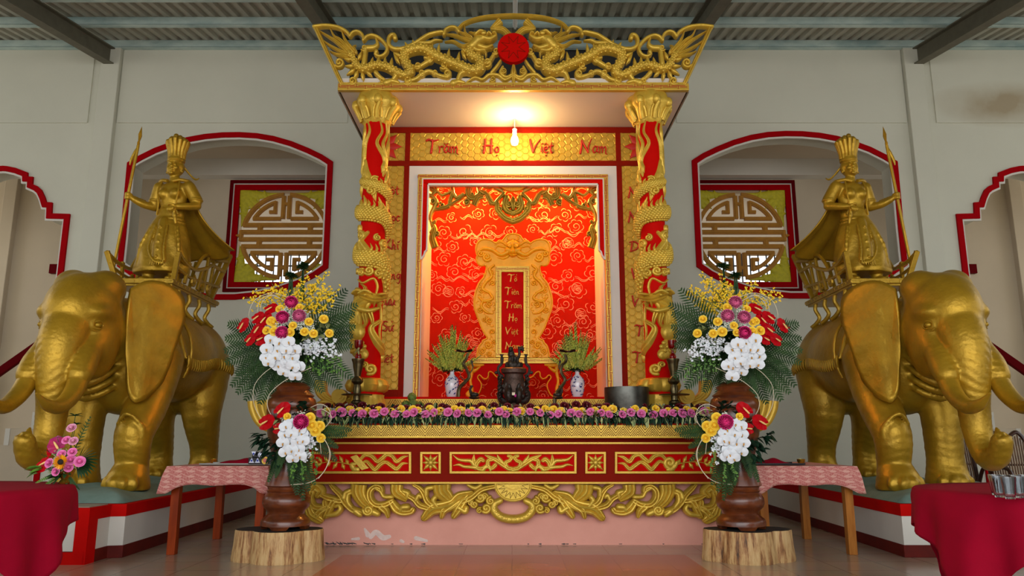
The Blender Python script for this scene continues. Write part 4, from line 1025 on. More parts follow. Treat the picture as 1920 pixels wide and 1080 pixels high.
# ================================================================ ALTAR TABLE, COLUMNS, TABLET, OFFERINGS
altar = empty('altar_table', (XC, 8.6, 0), 'long gold and red altar table with carved apron and pink plaster base', 'altar')
oa = -altar.location
Z1, Z2, YT, YS2 = 1.172, 1.49, 7.55, 8.7
def hx(px, y, Y): return abs(P(px, y, Y).x-XC)
hb = hx(577, 980, 7.85)
MB().span((XC-hb, 7.85, 0), (XC+hb, 10.4, .64)).build('plaster_base', 'pink_plaster', altar, smooth=False, loc=oa)
hr = hx(572, 860, 7.72); z0, z1 = P(962, 907, 7.72).z, P(962, 829, 7.72).z
MB().span((XC-hr, 7.72, z0), (XC+hr, 10.4, Z1-.14)).build('red_body', 'red_dark', altar, smooth=False, loc=oa, bevel=.005)
mb = MB()
for y0, y1 in ((829, 832.5), (903.5, 907)): mb.span((XC-hr-.005, 7.705, P(962, y1, 7.72).z), (XC+hr+.005, 7.73, P(962, y0, 7.72).z))
mb.build('gold_bead', 'gold_leaf', altar, smooth=False, loc=oa)
hs = 2.36; zz0, zz1 = P(962, 821.5, YT).z, P(962, 796.5, YT).z
MB().span((XC-hs, YT, zz0), (XC+hs, 10.4, zz1)).build('frieze', 'gold_leaf', altar, smooth=False, loc=oa, bevel=.004)
mp = plane_map(YT); mb = MB(); zigzag(mb, 962-14*27.5, 962+14*27.5, 800, 817.5, mp, 27.5, 1.2)
mb.build('zigzag_carving', 'gold_line', altar, smooth=False, loc=oa)
MB().span((XC-hs, YT+.01, zz1), (XC+hs, 10.4, Z1)).build('tabletop', 'red_bright', altar, smooth=False, loc=oa, bevel=.004)
hs2 = 1.5; z2a, z2b = Z1, P(962, 748, YS2).z
MB().span((XC-hs2, YS2, z2a), (XC+hs2, 10.4, z2b)).build('upper_frieze', 'gold_leaf', altar, smooth=False, loc=oa)
MB().span((XC-hs2, YS2-.01, z2b), (XC+hs2, 10.4, Z2)).build('upper_tabletop', 'red_bright', altar, smooth=False, loc=oa, bevel=.003)
mp = plane_map(YS2); mb = MB(); ya, yb_ = 749.5, 770
zigzag(mb, 962-9*26, 962+9*26, ya, yb_, mp, 26, 1.1); mb.build('zigzag_carving', 'gold_line', altar, smooth=False, loc=oa)
# panels on the red body
YP = 7.715; mpp = plane_map(YP); c8 = crop(4.8, 570, 830)
def pan(x0, x1, y0=847, y1=888, w=4.6):
    r_ = lambda a, b_, c_, d_: [(a, c_), (b_, c_), (b_, d_), (a, d_)]
    MB().prism(r_(x0+w, x1-w, y0+w, y1-w), mpp, -.01, .006).build('panel_ground', 'red_bright', altar, smooth=False, loc=oa)
    MB().ring(r_(x0, x1, y0, y1), r_(x0+w, x1-w, y0+w, y1-w), mpp, -.01, .022).build('panel_frame', 'gold_leaf', altar, smooth=False, loc=oa, bevel=.003)
for x0, x1 in ((582, 771.5), (788, 827), (843, 1081), (1097, 1136), (1152.5, 1342)): pan(x0, x1)
def sc8(mb, pts, w, m=False, mirror=None, **k):
    k.setdefault('back', .0); ww = [q*s48*1.3 for q in w] if hasattr(w, '__len__') else w*s48*1.3
    p = c8(pts); k.setdefault('base', .006)
    if m in (False, 2): mb.stroke(p, ww, mpp, **k)
    if m in (True, 2): mb.stroke(mir(p), ww, mpp, **k)
for m_ in (False, True):
    mb = MB(); A = dict(m=m_, h=.02)
    sc8(mb, [(935, 120), (890, 132), (835, 168), (795, 122), (745, 108), (705, 140), (660, 168), (610, 122), (550, 112), (500, 160)], [8, 26, 34, 30, 30, 34, 32, 32, 30, 24], ends='point', grooves=2, **A)
    sc8(mb, [(932, 185), (885, 190), (835, 235), (785, 205), (735, 175), (690, 195), (640, 240), (600, 205), (565, 170), (530, 180)], [8, 24, 32, 32, 28, 32, 34, 30, 26, 20], ends='point', grooves=2, **A)
    if not m_: mb.prism(c8([(422, 128), (478, 108), (588, 228), (524, 246)]), mpp, 0, .03)
    else: sc8(mb, spiral(470, 180, 10, 60, 0, 1.5), 30, **A)
    sc8(mb, [(480, 240), (450, 235), (430, 200), (460, 190)], [40, 40, 34, 30], **A)
    sc8(mb, [(430, 200), (340, 180), (240, 172), (150, 185), (100, 190)], [12, 9, 8, 7, 5], **A)
    for a, b_ in (((350, 180), (322, 120)), ((345, 190), (365, 240)), ((300, 180), (262, 235)), ((290, 170), (250, 130)), ((240, 172), (200, 220)), ((220, 172), (180, 125)), ((160, 185), (110, 212)), ((160, 180), (135, 130)), ((400, 190), (380, 150)), ((130, 190), (90, 160))):
        sc8(mb, [a, ((a[0]+b_[0])/2, (a[1]+b_[1])/2), b_], [10, 30, 5], ends='point', sub=3, **A)
    mb.build('ribbon_carving', 'gold_carved', altar, loc=oa)
mb = MB(); A = dict(m=2, h=.02)
for p_, w_ in (([(1342, 112), (1390, 150), (1450, 160), (1500, 165), (1530, 200)], [6, 22, 26, 30, 30]), ([(1345, 205), (1395, 198), (1440, 215), (1500, 220), (1545, 225)], [6, 20, 24, 26, 30]), ([(1530, 112), (1528, 160), (1545, 215)], [10, 34, 30]),
              ([(1545, 225), (1560, 180), (1590, 150), (1612, 160)], [34, 34, 36, 30]), ([(1550, 225), (1600, 235), (1650, 205), (1660, 160), (1720, 150)], [30, 36, 34, 32, 20]), ([(1630, 112), (1670, 130), (1720, 150), (1780, 190), (1830, 225)], [8, 28, 36, 40, 34]),
              ([(1740, 112), (1760, 150), (1800, 190)], [8, 30, 20]), ([(1650, 210), (1690, 230), (1720, 205)], [30, 30, 34]), ([(1610, 245), (1640, 215)], [30, 26]), ([(1660, 200), (1680, 255)], [26, 14]), ([(1885, 240), (1830, 225), (1815, 180), (1850, 160), (1870, 130), (1840, 120)], [34, 36, 30, 28, 26, 24])):
    sc8(mb, p_, w_, grooves=2 if max(w_) > 32 else 0, **A)
mb.build('scroll_carving', 'gold_carved', altar, loc=oa)
for cx_ in (807.5, 1116.5):
    mb = MB()
    for k_ in range(8):
        an = k_*pi/4; L_ = 15 if k_ % 2 == 0 else 19
        mb.stroke([(cx_+4*cos(an), 867.5+4*sin(an)), (cx_+.55*L_*cos(an), 867.5+.55*L_*sin(an)), (cx_+L_*cos(an)*.98, 867.5+L_*sin(an)*.98)], [3.5, 7.5, 1], mpp, h=.018, base=.006, ends='point', n=6, sub=3, back=0)
    q = mpp(cx_, 867.5, .02); mb.ell(q, (.027, .018, .027), 14, 8)
    mb.build('flower_carving', 'gold_carved', altar, loc=oa)
# carved apron
c2 = crop(4.8, 570, 890); mpa = plane_map(7.76); mb = MB()
def AS(pts, w, mirror=True, **k):
    k.setdefault('back', .04); k.setdefault('h', .05); ww = [q*s48 for q in w] if hasattr(w, '__len__') else w*s48
    ww = [q*1.22 for q in ww] if hasattr(ww, '__len__') else ww*1.22; p = c2(pts); mb.stroke(p, ww, mpa, **k)
    if mirror: mb.stroke(mir(p), ww, mpa, **k)
AS([(80, 130), (110, 110), (150, 150), (130, 180)], [80, 90, 80, 60], grooves=2); AS([(75, 160), (60, 220), (85, 280), (140, 300), (190, 290), (190, 250)], [60, 56, 56, 60, 60, 50], grooves=2)
AS([(45, 300), (70, 360), (130, 400)], [70, 90, 80], grooves=3); AS([(110, 370), (160, 320), (220, 290)], [70, 70, 50], grooves=2); AS([(200, 370), (235, 300), (270, 240), (330, 235)], [50, 60, 56, 50], grooves=2)
AS([(245, 96), (275, 130), (330, 185), (370, 250), (430, 310), (500, 340)], [34, 44, 50, 56, 56, 60], grooves=2); AS([(160, 185), (220, 210), (290, 225)], [40, 60, 50], grooves=2)
AS([(215, 365), (290, 352), (330, 310), (315, 275), (290, 285)], [40, 46, 44, 36, 30]); AS([(430, 290), (395, 240), (400, 180), (425, 165)], [30, 40, 36, 30])
AS([(360, 210), (375, 165), (410, 145)], [50, 44, 40])
AS([(492, 88), (490, 160), (530, 240), (610, 310)], [122, 118, 90, 60], grooves=4, ends='flat'); AS(spiral(580, 318, 10, 44, 0, 1.5), 36)
AS([(700, 150), (690, 115), (640, 105), (595, 150), (600, 220), (650, 270), (730, 270), (790, 240)], [44, 46, 46, 54, 56, 54, 56, 50], grooves=2)
AS([(640, 120), (690, 150), (720, 195), (790, 200)], [30, 34, 36, 40]); AS([(835, 88), (835, 150), (880, 190), (930, 225)], [96, 96, 80, 50], grooves=3, ends='flat')
AS([(470, 330), (500, 355)], [60, 50]); AS([(630, 335), (660, 350)], [60, 50]); AS([(700, 290), (740, 330), (755, 375)], [70, 60, 30], grooves=2)
AS([(790, 250), (835, 310), (890, 340), (960, 335), (975, 320)], [60, 80, 60, 46, 50], grooves=2); AS([(870, 320), (890, 295), (930, 290)], [40, 50, 50]); AS([(900, 150), (935, 165), (930, 200)], [40, 46, 40])
AS([(930, 185), (990, 220), (1040, 275), (1110, 300)], [44, 50, 54, 50], grooves=2); AS([(990, 92), (1040, 120), (1080, 170), (1110, 240), (1170, 280), (1260, 270)], [30, 40, 50, 54, 50, 40], grooves=2)
AS([(1100, 190), (1105, 130), (1150, 115)], [40, 44, 44]); AS([(1010, 230), (1035, 185), (1050, 200)], [40, 40, 36]); AS([(1240, 88), (1245, 150), (1290, 200), (1330, 240)], [140, 135, 100, 60], grooves=4, ends='flat')
AS([(1200, 285), (1165, 235), (1180, 205)], [34, 46, 44]); AS([(1085, 385), (1160, 310), (1260, 290), (1340, 260), (1400, 200), (1500, 170)], [60, 100, 100, 90, 80, 50], grooves=3)
AS([(1240, 375), (1260, 320), (1330, 270), (1420, 210)], [40, 66, 60, 40], grooves=2); AS([(1350, 370), (1390, 310), (1430, 250), (1480, 190)], [50, 76, 70, 40], grooves=2); AS([(1400, 300), (1450, 330), (1462, 300)], [50, 50, 44])
AS([(1430, 240), (1510, 205), (1590, 140), (1680, 112), (1790, 100)], [60, 56, 50, 46, 40], grooves=2); AS([(1480, 95), (1540, 120), (1590, 95)], [30, 46, 30])
for q in ((1590, 205, 40), (1640, 300, 42), (1535, 265, 34), (1680, 235, 36), (1625, 195, 30), (1580, 320, 26), (1500, 255, 24)): AS(spiral(q[0], q[1], 6, q[2], q[0], 1.35), q[2]*.75)
AS([(1765, 235), (1715, 265), (1710, 320), (1760, 375), (1830, 398), (1882, 402)], [50, 60, 66, 66, 66, 66], h=.055)
for a in np.linspace(.25, pi-.25, 12):
    q = c2([(1882+172*cos(a), 262+140*sin(a))])[0]; mb.ell(mpa(q[0], q[1], .055), (.012, .008, .012), 8, 4)
mb.build('carved_apron', 'gold_carved', altar, loc=oa)
mb = MB(); cc = c2([(1882, 84)])[0]
mb.prism([(cc[0]+170/4.8*cos(a), cc[1]+158/4.8*sin(a)) for a in np.linspace(0, pi, 28)], mpa, -.02, .035)
mb.stroke([(cc[0]+158/4.8*cos(a), cc[1]+146/4.8*sin(a)) for a in np.linspace(0, pi, 14)], 4.5, mpa, h=.02, base=.03, sub=2)
mb.prism([(cc[0]+78/4.8*cos(a), cc[1]+44/4.8*sin(a)) for a in np.linspace(0, pi, 20)], mpa, .03, .055)
mb.build('half_sun', 'gold_carved', altar, loc=oa, smooth=False)
mb = MB()
for i in range(9):
    a0, a1 = pi*i/9, pi*(i+1)/9; am = (a0+a1)/2
    f_ = lambda r_, a: (cc[0]+r_*cos(a), cc[1]+r_*.93*sin(a))
    for q in (a0, a1): mb.stroke([f_(17, am), f_(29, q)], .9, mpa, h=.004, base=.035, n=3, sub=1, ends='flat', back=0)
mb.build('sun_rays', 'gold_line', altar, loc=oa)
# ribbed scroll ends
c3 = crop(9.82, 570, 690); c4 = crop(6.4, 1180, 690)
for m_ in (0, 1):
    fm = mir if m_ else (lambda p: p)
    mb = MB(); mq = plane_map(8.0)
    mb.stroke(fm(c3([(290, 225), (285, 340), (320, 470), (430, 570), (560, 620)])), [21, 22, 19, 15, 10], mq, h=.02, back=.10, grooves=3, ends='flat')
    mb.stroke(fm(c3([(250, 640), (400, 620), (500, 680)])), [3, 12, 10], mq, h=.02, back=.1, grooves=1)
    q = fm(c3([(655, 525)]))[0]
    for r_, h0, h1 in ((14.4, -.12, .03), (9.6, .02, .042), (5, .03, .056)):
        mb.prism([(q[0]+r_*cos(a), q[1]+r_*sin(a)) for a in np.linspace(0, 2*pi, 36, endpoint=False)], mq, min(h0, h1), max(h0, h1))
    mb.stroke(fm(c3([(800, 600), (860, 590), (900, 640)])), [8, 14, 16], mq, h=.02, back=.1, grooves=2)
    mb.build('volute_end', 'gold_leaf', altar, loc=oa, bevel=.004)
    mb = MB(); mq = plane_map(7.60)
    pts = c4([(1648, 390), (1640, 480), (1600, 600), (1520, 680), (1380, 740)]); pts = pts if m_ else mir(pts)
    mb.stroke(pts, [46, 44, 38, 30, 24], mq, h=.03, back=.16, grooves=4, ends='flat')
    mb.build('ribbed_end', 'gold_leaf', altar, loc=oa)

# ---------------- dragon columns
def column(side):
    s = 1 if side == 'left' else -1
    Yc, r = 8.06, .132; cx_ = P(700.5 if s == 1 else 2*CXP-701, 400, Yc).x
    root = empty('dragon_column', (cx_, Yc, Z1), 'red column wrapped by a gold dragon, %s of the niche' % side, 'column', 'dragon columns')
    ol = -root.location; zy = lambda y: P(700, y, Yc-r).z
    k_ = px2m(Yc-r, 450)
    def cm(u, v, h):
        th = s*u*k_/r; return Vector((cx_+(r+h)*sin(th), Yc-(r+h)*cos(th), zy(v)))
    MB().lathe([(r, 1.3), (r, 4.75)], 40, (cx_, Yc, 0)).build('shaft', 'red_bright', root, loc=ol)
    # capital
    mb = MB(); zt = zc0-.003; zc_ = zy(222)
    pr = [(.13, zc_-.04), (.16, zc_), (.175, zc_+.06), (.20, zc_+.12), (.235, zc_+.17), (.245, zc_+.20), (.22, zt-.02), (.20, zt)]
    mb.lathe(pr, 48, (cx_, Yc, 0), lobes=8, amp=.06)
    for i in range(8):
        a = i*pi/4+.2; zz = zc_+.17
        mb.ell((cx_+.235*sin(a), Yc-.235*cos(a), zz+.02), (.05, .05, .06), 10, 8)
        mb.tube(smooth3([(cx_+.16*sin(a), Yc-.16*cos(a), zc_), (cx_+.20*sin(a), Yc-.20*cos(a), zc_+.08), (cx_+.25*sin(a+.1), Yc-.25*cos(a+.1), zc_+.16)], 4), [.03]*9, 8)
        for q in (-.25, .25): mb.tube(smooth3([(cx_+.17*sin(a+q), Yc-.17*cos(a+q), zc_+.01), (cx_+.205*sin(a+q*.8), Yc-.205*cos(a+q*.8), zc_+.09), (cx_+.225*sin(a+q*.5), Yc-.225*cos(a+q*.5), zc_+.13)], 3), [.014]*7, 6)
    mb.build('capital', 'gold_carved', root, loc=ol)
    # flames and tail leaves
    mb = MB()
    def S(pts, w, **kk): kk.setdefault('h', .03); mb.stroke(pts, w, cm, **kk)
    for u0 in (-64, -26, 22, 58):
        for j, (du, dy) in enumerate(((-12, -6), (0, -14), (12, -2))):
            S([(u0, 318), (u0+du*.2+3, 295), (u0+du-4, 268), (u0+du+5, 245), (u0+du, 226+dy*.3)], [10, 9, 7, 5, 2], ends='point', grooves=2)
    S([(-20, 300), (-14, 330), (0, 350), (6, 372)], [12, 22, 20, 6], grooves=2, ends='point')
    for q in ((-8, 345, 9), (4, 338, 7), (-2, 358, 8), (45, 330, 8), (40, 350, 8), (-50, 350, 8), (-20, 440, 9), (-28, 425, 7), (25, 455, 9), (12, 445, 6), (0, 508, 8), (-14, 510, 7), (16, 512, 8), (30, 505, 6), (-30, 506, 6), (8, 692, 10), (-2, 684, 6), (60, 600, 9), (-60, 610, 9), (48, 668, 9), (72, 430, 9), (-78, 440, 8), (82, 560, 9), (-84, 530, 8), (90, 690, 9)):
        S(spiral(q[0], q[1], 1.5, q[2], q[0]*.7, 1.4), q[2]*.72, h=.035)
    for u, y in ((-30, 342), (-22, 322), (30, 320), (20, 300), (-44, 375), (-15, 378), (15, 382), (38, 380), (0, 560), (60, 470)):
        S([(u, y+12), (u+3, y), (u-2, y-12)], [10, 8, 2], ends='point', sub=3)
    S([(-26, 522), (-10, 530), (8, 522), (16, 535), (14, 550)], [3, 4, 4.5, 4.5, 4], h=.025); S([(20, 560), (27, 590), (24, 620), (28, 640)], [4, 4, 3.5, 2], h=.025)
    mb.build('cloud_relief', 'gold_carved', root, loc=ol)
    # dragon body
    mb = MB(); per = 2*pi*r/k_
    pts = []; N = 46
    for i in range(N+1):
        t = i/N; u = -per*1.02 + per*3.02*t - per*.15
        y = np.interp(u, [-per*1.3, -per*.6, -25, 25, per*.55, per-25, per+25, per*1.5, per*2], [330, 365, 396, 404, 440, 480, 488, 560, 648])
        pts.append((u, float(y)))
    wds = [12, 20, 26, 28, 29, 30, 31, 33, 36, 38]
    mb.stroke(pts, interp_list(wds, len(pts)), cm, h=.075, n=12, sub=3, back=0)
    P2, W2 = smooth2(pts, interp_list(wds, len(pts)), 4)
    for i in range(2, len(P2)-2):
        t = (P2[i+1]-P2[i-1]).normalized()
        for q in (-.32, -.1, .12, .34):
            qq = q + (.11 if i % 2 else 0); hh = .075*max(0, 1-abs(2*qq)**2.6)**.62*min(1, .35+.65*W2[i]/38)-.006
            w_ = cm(P2[i].x - t.y*qq*W2[i], P2[i].y+t.x*qq*W2[i], hh); mb.ell(w_, (.021, .017, .021), 8, 5)
        if i % 4 == 0: mb.stroke([(P2[i].x+t.y*.42*W2[i], P2[i].y-t.x*.42*W2[i]), (P2[i].x+4, P2[i].y-.62*W2[i]), (P2[i].x+1, P2[i].y-.86*W2[i])], [7, 5, 1], cm, h=.03, n=5, sub=2, ends='point', back=0)
    for p_ in ([(40, 655), (20, 640), (8, 615), (25, 600)], [(-10, 470), (-20, 450), (-5, 436)]): mb.stroke(p_, [22, 18, 12, 7], cm, h=.045, grooves=2)
    mb.stroke([(-40, 596), (-38, 626), (-22, 652), (-6, 664)], [26, 40, 38, 22], cm, h=.055, n=12)
    for j in range(9):
        for i in range(7):
            u = -58+i*8.6+(4.3 if j % 2 else 0); y = 600+j*7.2; dd = min(((u-a)**2+(y-b_)**2)**.5 for a, b_ in ((-40, 605), (-38, 626), (-28, 645), (-14, 658)))
            if dd < 17: mb.ell(cm(u, y, .055*max(0, 1-(dd/20)**2.6)**.62-.004), (.026, .018, .024), 8, 5)
    mb.build('dragon_body', 'gold_carved', root, loc=ol)
    mb = MB()
    def D(pts, w, h): mb.stroke(pts, w, cm, h=h, n=14, grooves=3 if max(w) > 16 else 0)
    D([(-26, 600), (-22, 575), (-8, 562), (6, 558)], [26, 30, 28, 20], .075); D([(-4, 556), (8, 562), (20, 560)], [18, 17, 12], .10); D([(-10, 580), (2, 584), (16, 578)], [13, 12, 7], .08)
    D([(-8, 552), (-2, 548), (4, 552)], [9, 10, 7], .125); D([(16, 553), (21, 552), (24, 557)], [7, 8, 6], .125); D([(-20, 550), (-12, 546), (-2, 550)], [8, 9, 5], .11)
    for p_, w_ in (([(-14, 592), (-14, 608), (-18, 622)], [12, 9, 2]), ([(-4, 590), (-2, 604), (-6, 616)], [11, 8, 2]), ([(4, 586), (8, 600), (10, 614)], [11, 8, 2]), ([(-26, 570), (-34, 582), (-44, 580)], [14, 9, 2]), ([(-26, 585), (-36, 598), (-42, 600)], [13, 9, 2]),
                  ([(-22, 555), (-34, 558), (-42, 548)], [13, 9, 2]), ([(-14, 548), (-24, 540), (-34, 536)], [10, 7, 2]), ([(-4, 546), (-6, 538), (-14, 532)], [6, 5, 1.5])):
        mb.stroke(p_, w_, cm, h=.06, grooves=2, ends='point')
    for u in (10, 18): mb.stroke([(u, 568), (u+.5, 575)], [2.5, .6], cm, h=.10, n=4, ends='point', sub=1)
    q = cm(-1, 557, .125); mb.ell(q, (.016, .016, .014), 8, 6)
    mb.build('dragon_head', 'gold_carved', root, loc=ol)
    # lotus base
    mb = MB(); za, zb_ = zy(735), zy(708)
    mb.lathe([(.17, za), (.205, za+.02), (.225, (za+zb_)/2), (.20, zb_-.02), (.15, zb_), (.13, zb_)], 64, (cx_, Yc, 0), lobes=8, amp=-.14); mb.build('lotus_ring', 'gold_leaf', root, loc=ol)
    MB().lathe([(.165, za-.03), (.165, za+.03)], 40, (cx_, Yc, 0)).build('red_band', 'red_bright', root, loc=ol)
    mb = MB().lathe([(.24, Z1), (.23, Z1+.04), (.19, za-.09), (.175, za-.05), (.18, za-.025)], 64, (cx_, Yc, 0), lobes=16, amp=.02); mb.build('fluted_foot', 'gold_leaf', root, loc=ol)
column('left'); column('right')

# ---------------- stand and ancestral tablet
YST = 9.15; mps = plane_map(YST); c1b = crop(5.19, 780, 580)
stand = empty('tablet_stand', (XC, 9.45, Z2), 'low red stand with gold scalloped edge and key-patterned top under the tablet', 'stand'); os_ = -stand.location
xa, xb = P(885, 676, YST).x, P(1043.5, 676, YST).x; zt1, zt0 = P(962, 671, YST).z, P(962, 681.5, YST).z
MB().span((xa, YST, zt0), (xb, 9.85, zt1)).build('top', 'gold_leaf', stand, smooth=False, loc=os_, bevel=.004)
mb = MB(); key_pattern(mb, 886, 1042, 672.2, 678.6, mps, .75, cell=26, h=.004); mb.build('key_pattern', 'red_line', stand, smooth=False, loc=os_)
sca = [(560, 852), (600, 835), (632, 770), (634, 720), (602, 672), (604, 650), (622, 640), (650, 668), (682, 676), (704, 650), (706, 618), (722, 606), (748, 618), (775, 650), (810, 668), (838, 680), (900, 700), (945, 706)]
cxs = 964.3; mirs = lambda p: [(2*cxs-x, y) for x, y in p]
ed = c1b(sca); full = c1b([(520, 852)]) + c1b([(525, 530)]); poly = [c1b([(522, 528)])[0]] + [c1b([(522, 852)])[0]] + ed; 
whole = poly + mirs(poly)[::-1]
mpz = plane_map(YST+.03); mb = MB()
tri = tessellate_polygon([[Vector((x, y, 0)) for x, y in whole]]); n = len(whole)
mb.add([mpz(x, y, .0) for x, y in whole] + [mpz(x, y, -.03) for x, y in whole], [tuple(t) for t in tri] + [tuple(i+n for i in t[::-1]) for t in tri] + [(i, (i+1) % n, (i+1) % n+n, i+n) for i in range(n)])
mb.build('scalloped_apron', 'red_bright', stand, smooth=False, loc=os_)
mb = MB(); mb.stroke(ed, 2.6, mpz, h=.016, back=.03, sub=3); mb.stroke(mirs(ed), 2.6, mpz, h=.016, back=.03, sub=3)
mb.build('gold_edge', 'gold_warm', stand, loc=os_)
for m_ in (0, 1):
    fm = mirs if m_ else (lambda p: p)
    mb = MB(); mb.stroke(fm(c1b([(530, 545), (545, 600), (530, 700), (545, 780), (520, 835), (500, 825), (515, 800)])), [12, 7, 5, 6, 9, 7, 5], mpz, h=.03, back=.05)
    mb.stroke(fm(c1b([(520, 545), (600, 545), (655, 540)])), [8, 8, 4], mpz, h=.03, back=.03); mb.stroke(fm(c1b([(560, 600), (590, 585), (620, 560)])), [8, 6, 4], mpz, h=.03, back=.03)
    mb.build('scroll_leg', 'gold_warm', stand, loc=os_)
tab = empty('ancestral_tablet', (XC, 9.4, zt1), 'tall carved gold ancestral tablet with red centre and gold lettering', 'tablet'); ot = -tab.location
YTB = 9.3; mpt = plane_map(YTB); ct = crop(3.856, 840, 420)
rh = [(470, 66), (498, 70), (525, 82), (548, 113), (575, 116), (600, 133), (625, 118), (660, 108), (700, 108), (730, 128), (745, 165), (744, 200), (735, 225), (742, 250), (728, 285), (700, 296), (678, 292), (668, 312), (676, 350), (690, 385), (720, 420), (745, 480), (758, 540), (757, 600), (742, 650), (722, 700), (705, 745), (680, 790), (662, 815), (672, 828), (694, 838), (700, 855), (722, 880), (736, 930), (738, 966)]
cxt = 962; mt = lambda p: [(2*cxt-x, y) for x, y in p]
R_ = ct(rh); Rs, _ = smooth2(R_, 1, 3); Rs = [(q.x, q.y) for q in Rs]; outl = Rs + mt(Rs)[::-1][:-1]
mb = MB(); tri = tessellate_polygon([[Vector((x, y, 0)) for x, y in outl]]); n = len(outl)
mb.add([mpt(x, y, 0) for x, y in outl] + [mpt(x, y, -.10) for x, y in outl], [tuple(t) for t in tri] + [tuple(i+n for i in t[::-1]) for t in tri] + [(i, (i+1) % n, (i+1) % n+n, i+n) for i in range(n)])
mb.build('tablet_board', 'gold_warm', tab, smooth=False, loc=ot)
mb = MB()
for fm in (lambda p: p, mt):
    mb.stroke(fm([(x-(x-cxt)*.03, y+1.5) for x, y in R_]), 3.0, mpt, h=.022, sub=3)
    def T(pts, w, h=.03, **k): mb.stroke(fm(ct(pts)), [q*.75/3.856 for q in w] if hasattr(w, '__len__') else w/3.856, mpt, h=h, **k)
    T([(500, 200), (560, 225), (620, 190), (680, 180), (720, 200)], [50, 40, 40, 36, 16], .05); T(spiral(660, 240, 4, 30, 0, 1.4), 22); T(spiral(705, 215, 4, 22, 2, 1.2), 16)
    T([(520, 150), (560, 130), (600, 150)], [30, 26, 8], ends='point'); T([(520, 170), (580, 160), (600, 185)], [26, 22, 8], ends='point'); T([(510, 235), (540, 250), (580, 245)], [30, 24, 8], ends='point')
    T([(610, 300), (640, 330), (625, 380), (665, 420), (690, 470), (640, 500)], [24, 30, 30, 34, 36, 24], .04); T([(640, 500), (620, 540), (680, 560), (720, 530)], [26, 30, 34, 14], .04); T([(690, 560), (700, 600), (660, 640), (620, 650)], [26, 30, 26, 12], .04)
    for q in ((620, 430, 22), (700, 480, 24), (640, 580, 24), (710, 620, 22), (640, 700, 24), (680, 690, 18), (620, 780, 20), (650, 880, 28), (690, 920, 24), (640, 940, 20), (610, 850, 18), (625, 350, 16)): T(spiral(q[0], q[1], 3, q[2], q[0], 1.4), q[2]*.55, .025)
    T([(500, 120), (510, 100), (495, 85)], [20, 14, 4], ends='point')
    rq = random.Random(15)
    for i in range(34):
        y = rq.uniform(330, 950); xm = np.interp(y, [320, 420, 560, 700, 800, 830, 950], [650, 690, 735, 700, 645, 660, 715]); x = rq.uniform(606, xm); a = rq.uniform(0, 6.3)
        T([(x, y), (x+12*cos(a), y+12*sin(a)), (x+22*cos(a+.7), y+22*sin(a+.7)), (x+18*cos(a+1.4), y+26*sin(a+1.2))], [4, 12, 10, 3], .014)
    for a in np.linspace(.2, 2.9, 9): T([(472+30*cos(a), 165-26*sin(a)), (472+52*cos(a+.1), 165-44*sin(a+.1)), (472+62*cos(a-.1), 165-58*sin(a-.1))], [16, 12, 4], .03)
for p_, w_, h_ in (([(440, 150), (468, 140), (500, 150)], [40, 50, 40], .06), ([(430, 190), (468, 200), (510, 190)], [40, 60, 40], .07), ([(468, 130), (468, 170), (468, 205)], [20, 26, 44], .10), ([(445, 225), (468, 232), (495, 225)], [14, 24, 14], .08)):
    mb.stroke(ct(p_), [q/3.856 for q in w_], mpt, h=h_)
for x in (448, 490): q = ct([(x, 168)])[0]; mb.ell(mpt(q[0], q[1], .06), (.028, .02, .022), 10, 8)
mb.build('dragon_relief', 'gold_warm', tab, loc=ot)
mb = MB(); rr = lambda a, b_, c_, d_: ct([(a, c_), (b_, c_), (b_, d_), (a, d_)])
mb.ring(rr(345, 588, 308, 966), rr(387, 545, 350, 934), mpt, -.01, .03); mb.build('key_frame', 'gold_leaf', tab, smooth=False, loc=ot, bevel=.003)
mb = MB(); mb.prism(rr(380, 552, 345, 940), mpt, -.005, .008); mb.build('red_panel', 'red_bright', tab, smooth=False, loc=ot)
mb = MB(); mk = lambda x, y, h: mpt(x, y, h+.03)
a = ct([(352, 316), (582, 958)]); b_ = ct([(380, 344), (552, 940)]); q = 1.2
key_pattern(mb, a[0][0], a[1][0], a[0][1], b_[0][1]-q, mk, .8, cell=20); key_pattern(mb, a[0][0], a[1][0], b_[1][1]+q-2, a[1][1]-1, mk, .8, cell=20)
key_pattern(mb, b_[0][1], b_[1][1], a[0][0], b_[0][0]-q, mk, .8, vertical=True, cell=20); key_pattern(mb, b_[0][1], b_[1][1], b_[1][0]+q, a[1][0], mk, .8, vertical=True, cell=20)
mb.build('key_pattern', 'red_line', tab, smooth=False, loc=ot)
for t, x, y, s_ in (("To^?", 432, 418, 56), ('Tie^n', 412, 512, 56), ('Tra(m', 408, 610, 56), ('Ho.', 436, 704, 56), ('Vie^.t', 416, 800, 56), ('Nam', 414, 904, 56)):
    mb = MB(); q = ct([(x, y)])[0]; word(mb, t, q[0], q[1], s_/3.856, lambda x, y, h: mpt(x, y, h+.008), .018); mb.build('brush_word', 'gold_letter', tab, loc=ot)

